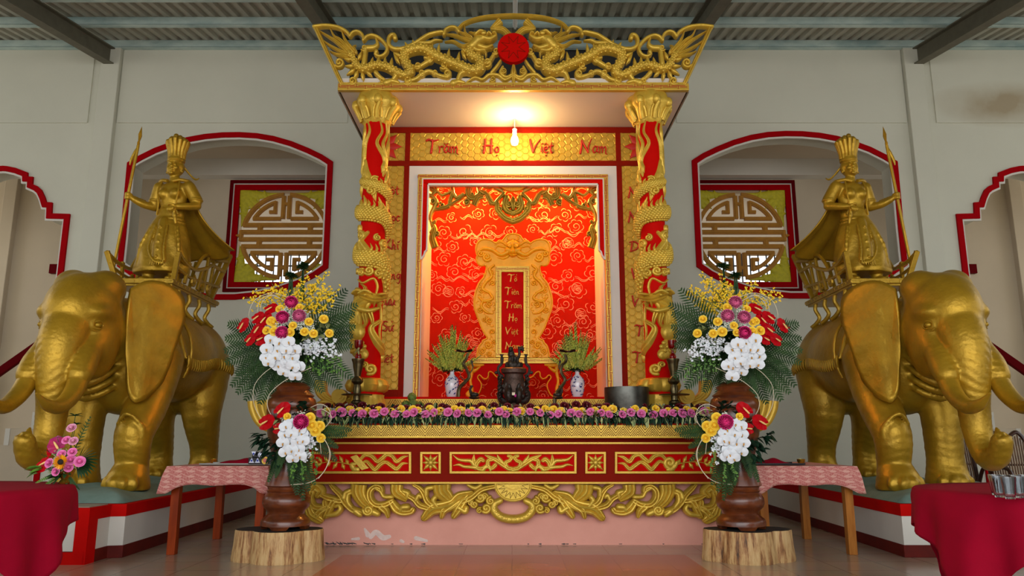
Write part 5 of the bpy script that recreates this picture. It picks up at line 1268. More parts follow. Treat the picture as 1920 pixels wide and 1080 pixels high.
# ---------------- offerings on the altar
def rndrot(r_): return Euler((r_.uniform(-.3, .3), r_.uniform(-.3, .3), r_.uniform(0, 6.28)))
def spike_vase(px, side):
    Y = 8.92; c = P(px, 743, Y); c.z = Z2
    root = empty('porcelain_vase', c, 'blue and white porcelain vase at the %s side of the niche' % side, 'vase', 'porcelain vases')
    pr = [(.045, 0), (.055, .01), (.072, .08), (.08, .16), (.07, .22), (.04, .255), (.024, .28), (.026, .31), (.034, .325)]
    pr = [(a*1.02, b_*.98) for a, b_ in pr]; MB().lathe(pr, 32).build('body', 'porcelain', root)
    mb = MB(); rd = random.Random(px)
    for i in range(60):
        z = rd.uniform(.03, .24); a = rd.uniform(0, 6.28); rr_ = np.interp(z, [b_ for _, b_ in pr], [q for q, _ in pr])+.001
        pts = [];
        for k_ in range(5): zz = z+(k_-2)*.009*rd.uniform(.2, 1); aa = a+(k_-2)*.13*rd.choice((-1, 1)); pts.append((rr_*cos(aa), rr_*sin(aa), zz))
        mb.tube(pts, [.001, .005, .007, .005, .001], 5)
    mb.build('blue_flowers', 'cobalt', root)
    t = empty('spike_bouquet', c+Vector((0, 0, .31)), 'tall pointed bouquet of yellow-green flower spikes in the %s porcelain vase' % side, 'flowers', 'spike bouquets')
    mb = MB()
    proto = None
    for i in range(90):
        tt = rd.random(); a = rd.uniform(0, 6.28); tilt = tt**.8*1.25; L_ = np.interp(tilt, [0, .3, .7, 1.3], [.60, .46, .37, .36])*rd.uniform(.85, 1.05)
        d = Vector((sin(tilt)*cos(a), sin(tilt)*sin(a)*.8, cos(tilt))); b0 = Vector((0, 0, -.02)); pts = [b0 + d*L_*q + Vector((0, 0, .05*q*q*sin(tilt))) for q in (0, .3, .6, .85, 1)]
        mb.tube(pts, [.004]*5, 4); m2 = MB()
        n_ = 26
        for j in range(n_):
            q = .35+.65*j/n_; p_ = b0 + d*L_*q + Vector((0, 0, .05*q*q*sin(tilt))); w_ = .020*(1.2-q)*1.5
            an = j*2.4; e = Vector((cos(an), sin(an), rd.uniform(-.5, .5)))*w_
            m2.ell(p_+e*.6, (w_*.62, w_*.62, w_*.95), 5, 4)
        m2.build('flower_spike', 'spike_green', t)
    mb.build('stems', 'leaf_green', t)
    mb = MB()
    for i in range(40):
        a = rd.uniform(0, 6.28); tilt = rd.uniform(.7, 1.5); d = Vector((sin(tilt)*cos(a), sin(tilt)*sin(a), cos(tilt))); leaf(mb, Vector((0, 0, 0)), d, rd.uniform(.12, .22), .02, rd)
    mb.build('leaves', 'leaf_green', t)
def leaf(mb, p, d, L_, w_, rd, droop=.25, cup=.25, n=6):
    d = Vector(d).normalized(); s_ = d.cross(Vector((0, 0, 1)))
    if s_.length < .1: s_ = Vector((1, 0, 0))
    s_.normalize(); s_ = (Matrix.Rotation(rd.uniform(-.7, .7), 3, d) @ s_); up = s_.cross(d); vs = []
    for i in range(n+1):
        t = i/n; c = Vector(p)+d*L_*t+Vector((0, 0, -droop*L_*t*t)); ww = w_*sin(pi*min(1, t*.96+.04))**.75*(1-.35*t)
        vs += [c-s_*ww+up*cup*ww, c, c+s_*ww+up*cup*ww]
    mb.add(vs, [(i*3+j, i*3+j+1, (i+1)*3+j+1, (i+1)*3+j) for i in range(n) for j in (0, 1)])
spike_vase(847, 'left'); spike_vase(1083, 'right')

# incense burner
c = P(963.5, 760, 8.25); c.z = Z1; bs = .95
brn = empty('incense_burner', c, 'large dark bronze incense burner with lion lid in the middle of the altar', 'burner')
MB().lathe([(.12, 0), (.135, .02), (.13, .05), (.10, .09), (.105, .18), (.115, .20), (.12, .225), (.10, .24)], 36).build('pedestal', 'bronze_brown', brn)
mb = MB(); mb.lathe([(.06, .235), (.11, .27), (.15, .34), (.155, .42), (.14, .49), (.125, .53), (.13, .545), (.165, .56), (.17, .60), (.15, .615), (.06, .62)], 40); mb.build('pot', 'bronze_brown', brn)
mb = MB()
for a in (.25, pi-.25, -1.2, -1.94, 1.57):
    ca, sa = cos(a), sin(a)
    mb.tube(smooth3([(.10*ca, .10*sa, .24), (.17*ca, .17*sa, .27), (.19*ca, .19*sa, .33), (.16*ca, .16*sa, .38), (.175*ca, .175*sa, .43)], 5), interp_list([.03, .042, .04, .034, .012], 21), 8)
rd = random.Random(3)
for i in range(70):
    a = rd.choice((rd.gauss(0.1, .35), rd.gauss(pi-.1, .35))); z = rd.uniform(.26, .5); rr_ = .155+.025*rd.random()
    mb.tube(smooth3([(rr_*cos(a), rr_*sin(a), z), ((rr_+.03)*cos(a+.06), (rr_+.03)*sin(a+.06), z+.02), ((rr_+.015)*cos(a+.14), (rr_+.015)*sin(a+.14), z+.045)], 3), interp_list([.011, .013, .004], 7), 5)
for i in range(14):
    a = -1.57+(-1)**i*(.5+.05*i); z = .34+rd.uniform(-.06, .1); mb.ell((.15*cos(a), .15*sin(a), z), (.02, .018, .024), 6, 4)
mb.build('dragon_relief', 'bronze_dark', brn)
for s_ in (-1, 1):
    mb = MB(); mb.tube(smooth3([(s_*.14, 0, .52), (s_*.19, 0, .55), (s_*.205, 0, .62), (s_*.165, 0, .66), (s_*.155, 0, .72), (s_*.165, 0, .755)], 5), interp_list([.02, .02, .016, .018, .022, .012], 26), 8)
    mb.ell((s_*.23, 0, .565), (.026, .02, .02), 8, 6); mb.tube([(s_*.19, 0, .57), (s_*.23, 0, .565)], .012, 6); mb.ell((s_*.16, 0, .76), (.026, .014, .012), 8, 6)
    mb.build('handle', 'bronze_dark', brn)
sc = Sculpt((-.16, -.12, .58), (.18, .12, .90), .006)
sc.ell((0, 0, .635), (.12, .09, .045), .03); 
for i in range(16): a = i*.7; sc.ell((.09*cos(a), .07*sin(a), .655), (.03, .03, .026), .01)
sc.ell((0, 0, .72), (.065, .045, .045), .02); sc.ell((-.035, 0, .765), (.045, .042, .055), .02); sc.ell((-.04, -.01, .82), (.032, .034, .036), .015); sc.ell((-.045, -.04, .81), (.02, .02, .017), .01)
for x, y in ((-.055, -.04), (-.02, -.045), (.05, -.035), (.05, .035)): sc.cap((x, y, .73), (x-.005, y-.012, .655), .017, .02, .012)
sc.chain([(.055, 0, .72), (.075, 0, .77), (.07, 0, .82), (.10, 0, .835), (.125, 0, .81)], [.016, .015, .014, .02, .008], .01)
sc.chain([(.08, 0, .82), (.06, 0, .85)], [.012, .008], .01)
for i in range(5): sc.cap((.095, 0, .83), (.10+.05*cos(i*.7-1.2), .0, .83+.045*sin(i*.7-1.2)), .011, .005, .008)
sc.build('lion_lid', 'bronze_dark', brn)
mb = MB().box((-.005, -.172, .325), (.04, .004, .03)); mb.build('paper_note', 'paper', brn, smooth=False)
mb = MB().ell((.025, -.172, .305), (.02, .012, .017), 8, 6); mb.build('magenta_bow', 'magenta_cloth', brn)
brn.scale = (.82, .82, .98)
# brass cups by the burner foot
for px, w_ in ((947, 'left'), (986, 'right')):
    q = P(px, 757, 8.12); q.z = Z1; root = MB().lathe([(.02, 0), (.03, .02), (.045, .07), (.048, .10), (.038, .115), (.042, .14), (.036, .14)], 24).build('brass_cup', 'brass_aged', loc=q)
    tag(root, 'small brass cup at the %s foot of the incense burner' % w_, 'cup', 'brass cups')
# cranes: twisted bronze plants in dark oval pots
for s_, px in ((1, 877), (-1, 1058)):
    q = P(px, 757, 8.28); q.z = Z1; w_ = 'left' if s_ == 1 else 'right'
    root = empty('bronze_lotus_stand', q, 'twisted bronze lotus stem on a dark oval pot, %s of the incense burner' % w_, 'ornament', 'bronze lotus stands')
    mb = MB(); mb.lathe([(.08, 0), (.10, .02), (.12, .10), (.12, .135), (.14, .15), (.14, .17), (.05, .172)], 32); o = mb.build('pot', 'bronze_dark', root); o.scale = (1, .75, 1)
    g = lambda x, z: (s_*(x-877)*px2m(8.28, 700), .0, P(877, z, 8.28).z-Z1)
    mb = MB(); rd = random.Random(11)
    pts = [g(859, 744), g(861, 728), g(872, 716), g(879, 706), g(874, 692), g(868, 682), g(874, 672), g(876, 662)]
    if s_ < 0: pts = [g(895, 758), g(893, 740), g(882, 725), g(875, 712), g(882, 698), g(880, 685), g(872, 676), g(874, 664)]
    mb.tube(smooth3(pts, 6), interp_list([.022, .018, .016, .014], 6*7+1), 8); mb.build('twisted_stem', 'brass_aged', root)
    mb = MB(); mb.grid(lambda u, v: Vector(g(870, 661)) + Vector(((v**.8)*.11*cos(u*2*pi)*(1+.15*sin(u*2*pi*5)), (v**.8)*.06*sin(u*2*pi), .02*v+.012*v*sin(u*2*pi*5))), 30, 5)
    mb.v += []; mb.build('lotus_leaf', 'bronze_dark', root)
    mb = MB(); mb.tube(smooth3([g(880, 700), g(886, 690), g(884, 680)], 4), interp_list([.006, .005, .01], 9), 6); mb.ell(g(884, 678), (.014, .012, .018), 8, 6)
    mb.tube(smooth3([g(872, 714), g(864, 708), g(862, 700)], 4), interp_list([.006, .005, .003], 9), 6); mb.build('side_shoot', 'bronze_dark', root)
    mb = MB(); b0 = Vector(g(889, 740)); mb.ell(b0+Vector((0, 0, .0)), (.05, .035, .03), 12, 8); mb.tube(smooth3([tuple(b0+Vector((-.03*s_, 0, .01))), tuple(b0+Vector((-.045*s_, 0, .05))), tuple(b0+Vector((-.03*s_, 0, .085)))], 4), interp_list([.02, .013, .012], 9), 8)
    mb.ell(b0+Vector((-.03*s_, 0, .09)), (.02, .014, .014), 8, 6); mb.ell(b0+Vector((0, 0, -.03)), (.06, .045, .02), 10, 6); mb.build('small_bird', 'bronze_dark', root)
# big metal bowl
q = P(1175.5, 757, 7.84); q.z = Z1; w_ = 83*.5*px2m(7.84, 740); zt_ = P(1175, 724, 7.84-w_).z - Z1
o = MB().lathe([(w_*.72, 0), (w_*.92, .03), (w_, .09), (w_*1.0, zt_-.01), (w_*1.0, zt_), (w_*.93, zt_), (w_*.92, .10), (w_*.6, .03)], 48).build('metal_bowl', 'steel_bowl', loc=q)
tag(o, 'wide dark metal singing bowl on the altar near the right column', 'bowl')
# candlesticks
for px, w_ in ((668.5, 'left'), (1265, 'right')):
    q = P(px, 757, 7.76); q.z = Z1; H = P(px, 673, 7.76).z-Z1; k_ = H/.55
    root = empty('brass_candlestick', q, 'tall turned brass candlestick with red glass beside the %s column' % w_, 'candlestick', 'candlesticks')
    pr = [(.07, 0), (.07, .02), (.04, .05), (.032, .09), (.05, .11), (.034, .13), (.03, .15), (.052, .175), (.052, .185), (.032, .20), (.032, .25), (.038, .28), (.034, .31), (.03, .33), (.054, .355), (.05, .375), (.028, .40), (.034, .44), (.044, .48), (.046, .50), (.05, .52), (.058, .535), (.058, .55), (.03, .55)]
    MB().lathe([(a*k_*.95, b_*k_) for a, b_ in pr], 28).build('stem', 'brass_aged', root)
    MB().lathe([(.028, .235*k_), (.15, .24*k_), (.155, .247*k_), (.15, .25*k_), (.03, .252*k_)], 32).build('drip_dish', 'brass_aged', root)
    MB().lathe([(.03, H), (.035, H+.02), (.03, H+.045), (.014, H+.06), (.014, H+.09)], 20).build('glass_foot', 'glass_red', root)
    MB().lathe([(.016, H+.09), (.04, H+.115), (.044, H+.15), (.045, H+.19), (.041, H+.19), (.038, H+.12), (.015, H+.10)], 24).build('glass_cup', 'glass_red', root)
    mb = MB(); rd = random.Random(int(px))
    for i in range(5): a = i*1.257; leaf(mb, (0, -.03, H+.085), (cos(a), -.3, sin(a)), .045, .012, rd)
    mb.build('ribbon_flower', 'leaf_pale', root)
# green custard apples
rd = random.Random(4); base = P(772, 757, 8.0); base.z = Z1; first = None; k_ = px2m(8.0, 750)
for i, (dx, dy, dz) in enumerate(((-19, 0, .13), (-6, -.03, .14), (8, 0, .14), (20, .0, .12), (-12, .04, .20), (2, .02, .215), (14, .04, .19), (-1, .05, .28), (26, .05, .06), (-26, .04, .06), (-22, 0, .05), (-8, -.02, .05), (6, -.02, .05), (18, 0, .05))):
    loc = base + Vector((dx*k_, dy, dz))
    if first is None:
        mb = MB()
        def fr(u, v):
            th, ph = v*pi, u*2*pi; rr_ = .046*(1+.07*sin(ph*7)*sin(th*8)); return Vector((rr_*sin(th)*cos(ph), rr_*sin(th)*sin(ph), rr_*cos(th)))
        mb.grid(fr, 28, 18); first = mb.build('custard_apple', 'fruit_green', loc=loc); o = first
    else: o = first.copy(); COL.objects.link(o); o.location = loc
    o.rotation_euler = (rd.uniform(-.4, .4), rd.uniform(-.4, .4), rd.uniform(0, 6)); tag(o, 'green knobbly fruit in the heap on the altar behind the garland', 'fruit', 'green fruit heap')

# chipped and limed patches low on the pink plaster
mps_ = plane_map(7.849); mb = MB()
for p_, w_ in (([(684, 992), (690, 1003)], [4, 10]), ([(695, 1007), (705, 998), (718, 1008), (730, 1006)], [8, 10, 11, 7]), ([(660, 1011), (672, 1010)], [4, 6]), ([(752, 1014), (756, 1016)], [6, 5]), ([(780, 1009), (800, 1014)], [8, 5])): mb.stroke(p_, w_, mps_, h=.0015, n=4)
mb.build('limed_patch', mat('lime', (226, 200, 190), .9, var=.15, vscale=30), altar, loc=oa)
mb = MB(); rdq = random.Random(6)
for i in range(46): x = rdq.choice((rdq.uniform(606, 700), rdq.uniform(606, 660), rdq.uniform(600, 1320))); mb.stroke([(x, 1020-rdq.random()*4*(x < 700)), (x+rdq.uniform(2, 7), 1020)], [1, rdq.uniform(1, 3)], mps_, h=.0015, n=3, sub=1)
mb.build('dark_scuff', 'dark_stain', altar, loc=oa)
# ================================================================ GOLD ELEPHANTS WITH RIDERS
EZ = .556
class Head:
    """head frame: (side, forward, up) -> body frame"""
    def __init__(s, N, yaw): s.N = Vector(N); s.f = Vector((sin(yaw), -cos(yaw), 0)); s.r = Vector((cos(yaw), sin(yaw), 0))
    def __call__(s, x, f, z): return tuple(s.N + (s.r*x + s.f*f)*1.0 + Vector((0, 0, z*1.02)))
    def rot(s): return np.array([[s.r.x, s.f.x, 0], [s.r.y, s.f.y, 0], [0, 0, 1]])
def sculpt_elephant():
    s = Sculpt((-.82, -2.4, -.12), (.9, 1.5, 2.1), .0165)
    h = Head((-.11, -1.01, 1.45), R(6)); HR = h.rot()
    s.ell((0, .20, 1.29), (.47, .96, .48)); s.ell((0, -.52, 1.22), (.41, .44, .56), .1); s.ell((0, .88, 1.24), (.44, .42, .54), .1)
    s.chain([(0, -.7, 1.6), (0, -.2, 1.68), (0, .4, 1.70), (0, .95, 1.58)], [.12, .13, .13, .12], .12)
    s.cap((0, -.50, 1.4), h(0, .02, -.02), .38, .31, .1)
    for x, fr in ((-.26, 0), (.29, 1)):
        if fr == 0: s.chain([(-.22, -.55, 1.15), (-.27, -.66, .72), (-.28, -.66, .25), (-.28, -.66, .04)], [.27, .175, .16, .185], .03); fy = -.66; fx = -.28
        else:
            s.chain([(.22, -.40, 1.2), (.28, -.60, .80), (.30, -.86, .47), (.29, -.82, .2), (.29, -.87, .05)], [.27, .195, .165, .14, .175], .03); fy = -.87; fx = .29
            s.ell((.305, -.975, .50), (.09, .06, .12), .03)
        for a in (-.75, -.25, .25, .75): s.ell((fx+.175*sin(a), fy-.205*cos(a), .04), (.050, .035, .060), .008)
        s.cap((fx, fy, .0), (fx, fy-.03, .05), .19, .17, .04)
    s.chain([(.20, -1.0, .56), (.30, -1.03, .66), (.41, -.97, .56), (.42, -.95, .44), (.30, -1.0, .37)], [.014, .018, .018, .016, .012], .02)
    for x in (-.27, .25):
        s.chain([(x*.8, .85, 1.15), (x, .78, .72), (x, .92, .38), (x, .95, .2), (x, .93, .04)], [.30, .21, .155, .145, .175], .06)
        for a in (-.6, 0, .6): s.ell((x+.15*sin(a), .93-.175*cos(a), .04), (.048, .035, .055), .008)
        s.ell((x, .76, .50), (.10, .05, .05), .05)
    s.chain([(0, 1.28, 1.35), (0, 1.38, 1.0), (0, 1.36, .6)], [.06, .035, .03], .04)
    # head
    s.ell(h(0, .22, .12), (.30, .38, .35), .08, HR)
    for q in (-1, 1):
        s.ell(h(q*.14, .12, .34), (.16, .22, .17), .05, HR)
        s.ell(h(q*.215, .36, .075), (.085, .16, .075), .05, HR)
        s.ell(h(q*.17, .24, -.20), (.145, .24, .28), .08, HR)
        s.ell(h(q*.215, .43, -.04), (.05, .07, .05), .02, HR)                     # lids
        s.ell(h(q*.240, .45, -.035), (.035, .05, .032), .012, HR, op='cut')
        s.chain([h(q*.15, .38, -.20), h(q*.185, .54, -.38), h(q*.20, .62, -.48)], [.12, .115, .095], .05)
    s.ell(h(0, .50, .10), (.175, .13, .17), .06, HR)
    s.ell(h(0, .30, -.42), (.15, .22, .12), .08, HR)
    s.chain([h(0, .40, .02), h(0, .55, -.18), h(0, .59, -.45), h(0, .58, -.75), h(0, .61, -.98), h(0, .72, -1.14), h(0, .88, -1.13), h(0, .97, -1.01)], [.20, .18, .15, .12, .105, .092, .080, .076], .06, sub=6)
    tip = h(0, 1.165, -.93)
    s.ell(h(0, 1.075, -.905), (.10, .085, .075), .012, op='cut')
    for q in (-1, 1): s.ell(h(q*.028, 1.0, -.965), (.020, .020, .03), .012, op='cut')
    s.cap(h(0, .925, -.98), h(0, .915, -.915), .030, .018, .02)
    # skin folds under the chin and on the chest
    for i in range(4): s.chain([h(-.27, -.02-.08*i, -.26-.05*i), h(-.16, .16-.08*i, -.41-.05*i), h(0, .22-.08*i, -.48-.05*i), h(.16, .16-.08*i, -.41-.05*i), h(.27, -.02-.08*i, -.26-.05*i)], [.02, .034, .04, .034, .02], .06)
    # wrinkles across the trunk
    N = np.array(h.N); f = np.array(h.f); r_ = np.array(h.r)
    def wr(X, Y, Z):
        F_ = (X-N[0])*f[0]+(Y-N[1])*f[1]; S_ = (X-N[0])*r_[0]+(Y-N[1])*r_[1]; z = Z-N[2]
        m_ = np.clip((F_-.44)/.10, 0, 1)*np.clip((.02-z)/.2, 0, 1)*np.clip((.27-np.abs(S_))/.06, 0, 1)
        ph = z*1.0+.06*np.sin(S_*9+z*7)-.25*np.clip(F_-.75, 0, 1)
        return m_*.0034*np.sin(2*np.pi*ph/.050)
    s.apply(wr, (-1, -2, .1), (1, -.9, 1.5), .03, 'disp')
    def wr2(X, Y, Z):
        m_ = np.clip((.62-Z)/.2, 0, 1); return m_*.0022*np.sin(Z*95+3*np.sin(X*17)+2*np.sin(Y*15))
    s.apply(wr2, (-1, -1.2, 0), (1, 1.4, .7), .03, 'disp')
    s.apply(lambda X, Y, Z: Z+.025, (-1, -2.4, -.3), (1, 1.6, .0), .004, 'cut')
    return s, h
ELE, HD = sculpt_elephant()
ELE_M = None
# saddle cloth taken from the body's own surface
cl = Sculpt(ELE.lo, ELE.lo+ELE.vox*(ELE.n-1.5), ELE.vox); cl.n = ELE.n; cl.ax = ELE.ax
X_, Y_, Z_ = np.meshgrid(*ELE.ax, indexing='ij', copy=False)
reg = np.maximum(np.maximum(-.28-Y_, Y_-1.02), 1.24-.04*np.cos(Y_*5)-Z_)
cl.d = np.maximum(ELE.d-.028, reg).astype(np.float32)
EAR = [(0, .33), (.10, .40), (.24, .42), (.36, .38), (.44, .30), (.46, .14), (.43, -.02), (.39, -.18), (.33, -.34), (.24, -.47), (.14, -.52), (.07, -.44), (.03, -.28), (.0, -.10)]
def ear(parent, mirror, side):
    """broad wavy flap with a folded top edge"""
    nu, nv = 26, 30; rows = []
    o2, _ = smooth2(EAR + [EAR[0]], 1, 5); O = [(q.x, q.y) for q in o2[:-1]]; c = (.05, -.02)
    mb = MB(); vs = []; nR = 12; L_ = len(O)
    for j in range(nR+1):
        t = j/nR
        for x, z in O:
            px_, pz_ = c[0]+(x-c[0])*t, c[1]+(z-c[1])*t
            d_ = .05*sin(px_*7+.4)*t + .035*sin(pz_*10+px_*6)*t**2 + .10*px_ - .20*max(0, pz_-.24)*4*t*px_*1.5 + .05*math.exp(-((px_-.17)/.05)**2)*t*(pz_ < .2) + .016*sin((pz_+px_*.4)*34)*t*t*(1 if px_ > .1 else 0)
            vs.append((px_, d_, pz_))
    fs = [(j*L_+i, j*L_+(i+1) % L_, (j+1)*L_+(i+1) % L_, (j+1)*L_+i) for j in range(nR) for i in range(L_)]
    hh = Head(HD((.33 if side > 0 else .27)*side, .05, .02), R(6)); out = []
    for x, d_, z in vs:                     # ear swings out and back
        x, z = x*1.25, z*1.22-.06; a = R(50 if side > 0 else 80); lx = x*cos(a)*side; lf = -x*sin(a)*.95 - d_*cos(a)*-1*.9
        out.append(hh(lx, lf, z))
    mb.add([(-q[0], q[1], q[2]) if mirror else q for q in out], fs)
    o = mb.build('ear', 'gold_statue', parent, sharp=9)
    so = o.modifiers.new('thick', 'SOLIDIFY'); so.thickness = .035; so.offset = 0
    return o
def mirv(q, m): return (-q[0], q[1], q[2]) if m else tuple(q)
def elephant(side):
    m_ = side == 'right'; sg = 1 if m_ else -1
    root = empty('elephant_statue', (sg*4.104+(.02 if m_ else 0), 8.694, EZ), 'large gold elephant statue with tusks on the %s plinth' % side, 'elephant', rz=0.0)
    root.scale = (1.08, 1.08, 1.08)
    if not hasattr(ELE, 'cache'): ELE.build('body', 'gold_statue', root, mirror=m_)
    else: np_mesh('body', ELE.cache[0], ELE.cache[1], 'gold_statue', root, m_)
    if not hasattr(cl, 'cache'): cl.build('saddle_cloth', 'gold_statue', root, mirror=m_)
    else: np_mesh('saddle_cloth', cl.cache[0], cl.cache[1], 'gold_statue', root, m_)
    for q in (-1, 1):
        pts = smooth3([HD(q*.19, .56, -.42), HD(q*.205, .70, -.62), HD(q*.205, .90, -.74), HD(q*.19, 1.08, -.74), HD(q*.165, 1.22, -.66)], 6)
        MB().tube([mirv(p, m_) for p in pts], interp_list([.088, .075, .062, .045, .008], len(pts)), 16).build('tusk', 'gold_statue', root)
        lid = MB(); ec = Vector(HD(q*.243, .445, -.035)); nrm = Vector(HD(q*1.243, 1.0, -.035))-ec; nrm.normalize(); uu = nrm.cross(Vector((0, 0, 1))).normalized(); vv = uu.cross(nrm)
        lid.tube([mirv(ec+uu*.052*cos(t)+vv*.034*sin(t)-nrm*.012*abs(cos(t)), m_) for t in np.linspace(0, 2*pi, 25)], .011, 7, cap=False)
        lid.tube([mirv(ec+uu*.072*cos(t)+vv*.058*sin(t)-nrm*.016, m_) for t in np.linspace(-2.9, -.2, 15)], interp_list([.004, .012, .013, .012, .004], 15), 7)
        lid.tube([mirv(ec+uu*.080*cos(t)+vv*.062*sin(t)-nrm*.016, m_) for t in np.linspace(.3, 2.9, 15)], interp_list([.004, .012, .014, .012, .004], 15), 7)
        lid.build('eyelid', 'gold_statue', root)
        e = MB().ell(mirv(ec-nrm*.012, m_), (.034, .034, .028), 14, 10); e.build('eye', 'gold_statue', root)
        ear(root, m_, q)
    # tassels along the cloth hem and the girth strap
    pos = cl.cache[0]
    for s_ in (-1, 1):
        mb = MB()
        for i in range(30):
            y = -.24+1.22*i/29; zt = 1.25-.04*cos(y*5)
            sel = (np.abs(pos[:, 1]-y) < .03) & (np.abs(pos[:, 2]-zt-.03) < .03) & (pos[:, 0]*s_ > .05)
            if not sel.any(): continue
            x = np.abs(pos[sel, 0]).max()*s_
            mb.tube([mirv((x*1.0, y, zt+.035), m_), mirv((x+.008*s_, y, zt), m_), mirv((x+.008*s_, y, zt-.05), m_), mirv((x-.004*s_, y, zt-.085), m_)], [.012, .017, .015, .007], 7)
        mb.build('tassel_fringe', 'gold_statue', root)
    mb = MB(); pts = []
    for i in range(30):
        a = -2.1+4.2*i/29; pts.append(mirv((.50*sin(a), -.16-.05*abs(sin(a)), 1.30+.50*cos(a)), m_))
    mb.tube(pts, .016, 8, cap=False); mb.build('girth_rope', 'gold_statue', root)
    pb = cl.cache[0]
    return root
elephant('left'); elephant('right')

# ---------------- platform seat on each elephant
def howdah(side):
    m_ = side == 'right'; sg = 1 if m_ else -1
    zt = 2.67; root = empty('riding_platform', (sg*4.196, 9.15, 2.401), 'gold railed riding platform on the back of the %s elephant' % side, 'platform', rz=R(2)*(-sg))
    H = .37; root.scale = (1.08, 1.08, 1.08)
    def V(x, y, z): return mirv((x, y, z+H), m_)
    mb = MB(); mb.box(V(0, 0, -.03), (.65, 1.40, .055)); mb.box(V(0, 0, -.065), (.62, 1.34, .03)); mb.build('deck', 'gold_statue', root, smooth=False, bevel=.006)
    mb = MB()
    for i in range(13):
        y = -.62+i*.104
        for s_ in (-1, 1): mb.box(V(s_*.342, y, -.02), (.006, .05, .008)); mb.box(V(s_*.342, y+.03, -.035), (.006, .008, .026))
    for i in range(7):
        x = -.3+i*.1; mb.box(V(x, -.702, -.02), (.05, .006, .008)); mb.box(V(x+.03, -.702, -.035), (.008, .006, .026))
    mb.build('key_carving', 'gold_statue', root, smooth=False)
    for s_ in (-1, 1):
        for y in (-.45, -.15, .15, .45):
            pts = smooth3([V(s_*.29, y, -.08), V(s_*.30, y, -.15), V(s_*.26, y, -.24), V(s_*.30, y, -.31), V(s_*.36, y, -.36)], 4)
            MB().tube(pts, .024, 8).build('curved_leg', 'gold_statue', root)
        MB().bar(V(s_*.30, -.62, 0), V(s_*.37, -.72, .28), .05, .04, (0, 1, 0)).build('front_post', 'gold_statue', root, smooth=False, bevel=.005)
        MB().bar(V(s_*.30, .50, 0), V(s_*.40, .78, .60), .05, .05, (0, 1, 0)).build('rear_post', 'gold_statue', root, smooth=False, bevel=.005)
        mb = MB()
        mb.tube(smooth3([V(s_*.37, -.72, .27), V(s_*.36, -.5, .21), V(s_*.35, -.2, .20), V(s_*.36, .1, .28), V(s_*.36, .3, .36), V(s_*.38, .66, .36)], 5), .022, 8)
        mb.tube(smooth3([V(s_*.34, -.66, .13), V(s_*.34, -.3, .09), V(s_*.34, .1, .12), V(s_*.35, .6, .16)], 5), .018, 8)
        mb.tube(smooth3([V(s_*.35, -.2, .20), V(s_*.36, -.05, .36), V(s_*.37, .1, .44), V(s_*.38, .35, .44), V(s_*.39, .7, .50)], 5), .02, 8)
        mb.build('curved_rail', 'gold_statue', root)
        for y in (-.42, -.05, .12, .30): MB().bar(V(s_*.335, y, 0), V(s_*.36, y+.05, .24 if y < 0 else .42), .03, .045, (0, 1, 0)).build('rail_slat', 'gold_statue', root, smooth=False, bevel=.004)
        mb = MB()
        for c_ in ((-.2, .07), (.05, .07), (.28, .08)):
            mb.tube([V(s_*.34, c_[0]+q[0], c_[1]+q[1]) for q in spiral(0, 0, .01, .07, c_[0]*9, 1.5, 12)], .018, 6)
        mb.build('scroll_panel', 'gold_statue', root)
    for i in range(5):
        x = -.24+i*.12; MB().bar(V(x, .52, 0), V(x*1.25, .74, .5), .04, .02, (0, 1, 0)).build('back_slat', 'gold_statue', root, smooth=False, bevel=.003)
    mb = MB(); mb.tube(smooth3([V(-.40, .78, .56), V(-.2, .77, .52), V(0, .78, .60), V(.2, .77, .52), V(.40, .78, .56)], 5), .028, 8); mb.build('back_rail', 'gold_statue', root)
    return zt
howdah('left'); howdah('right')

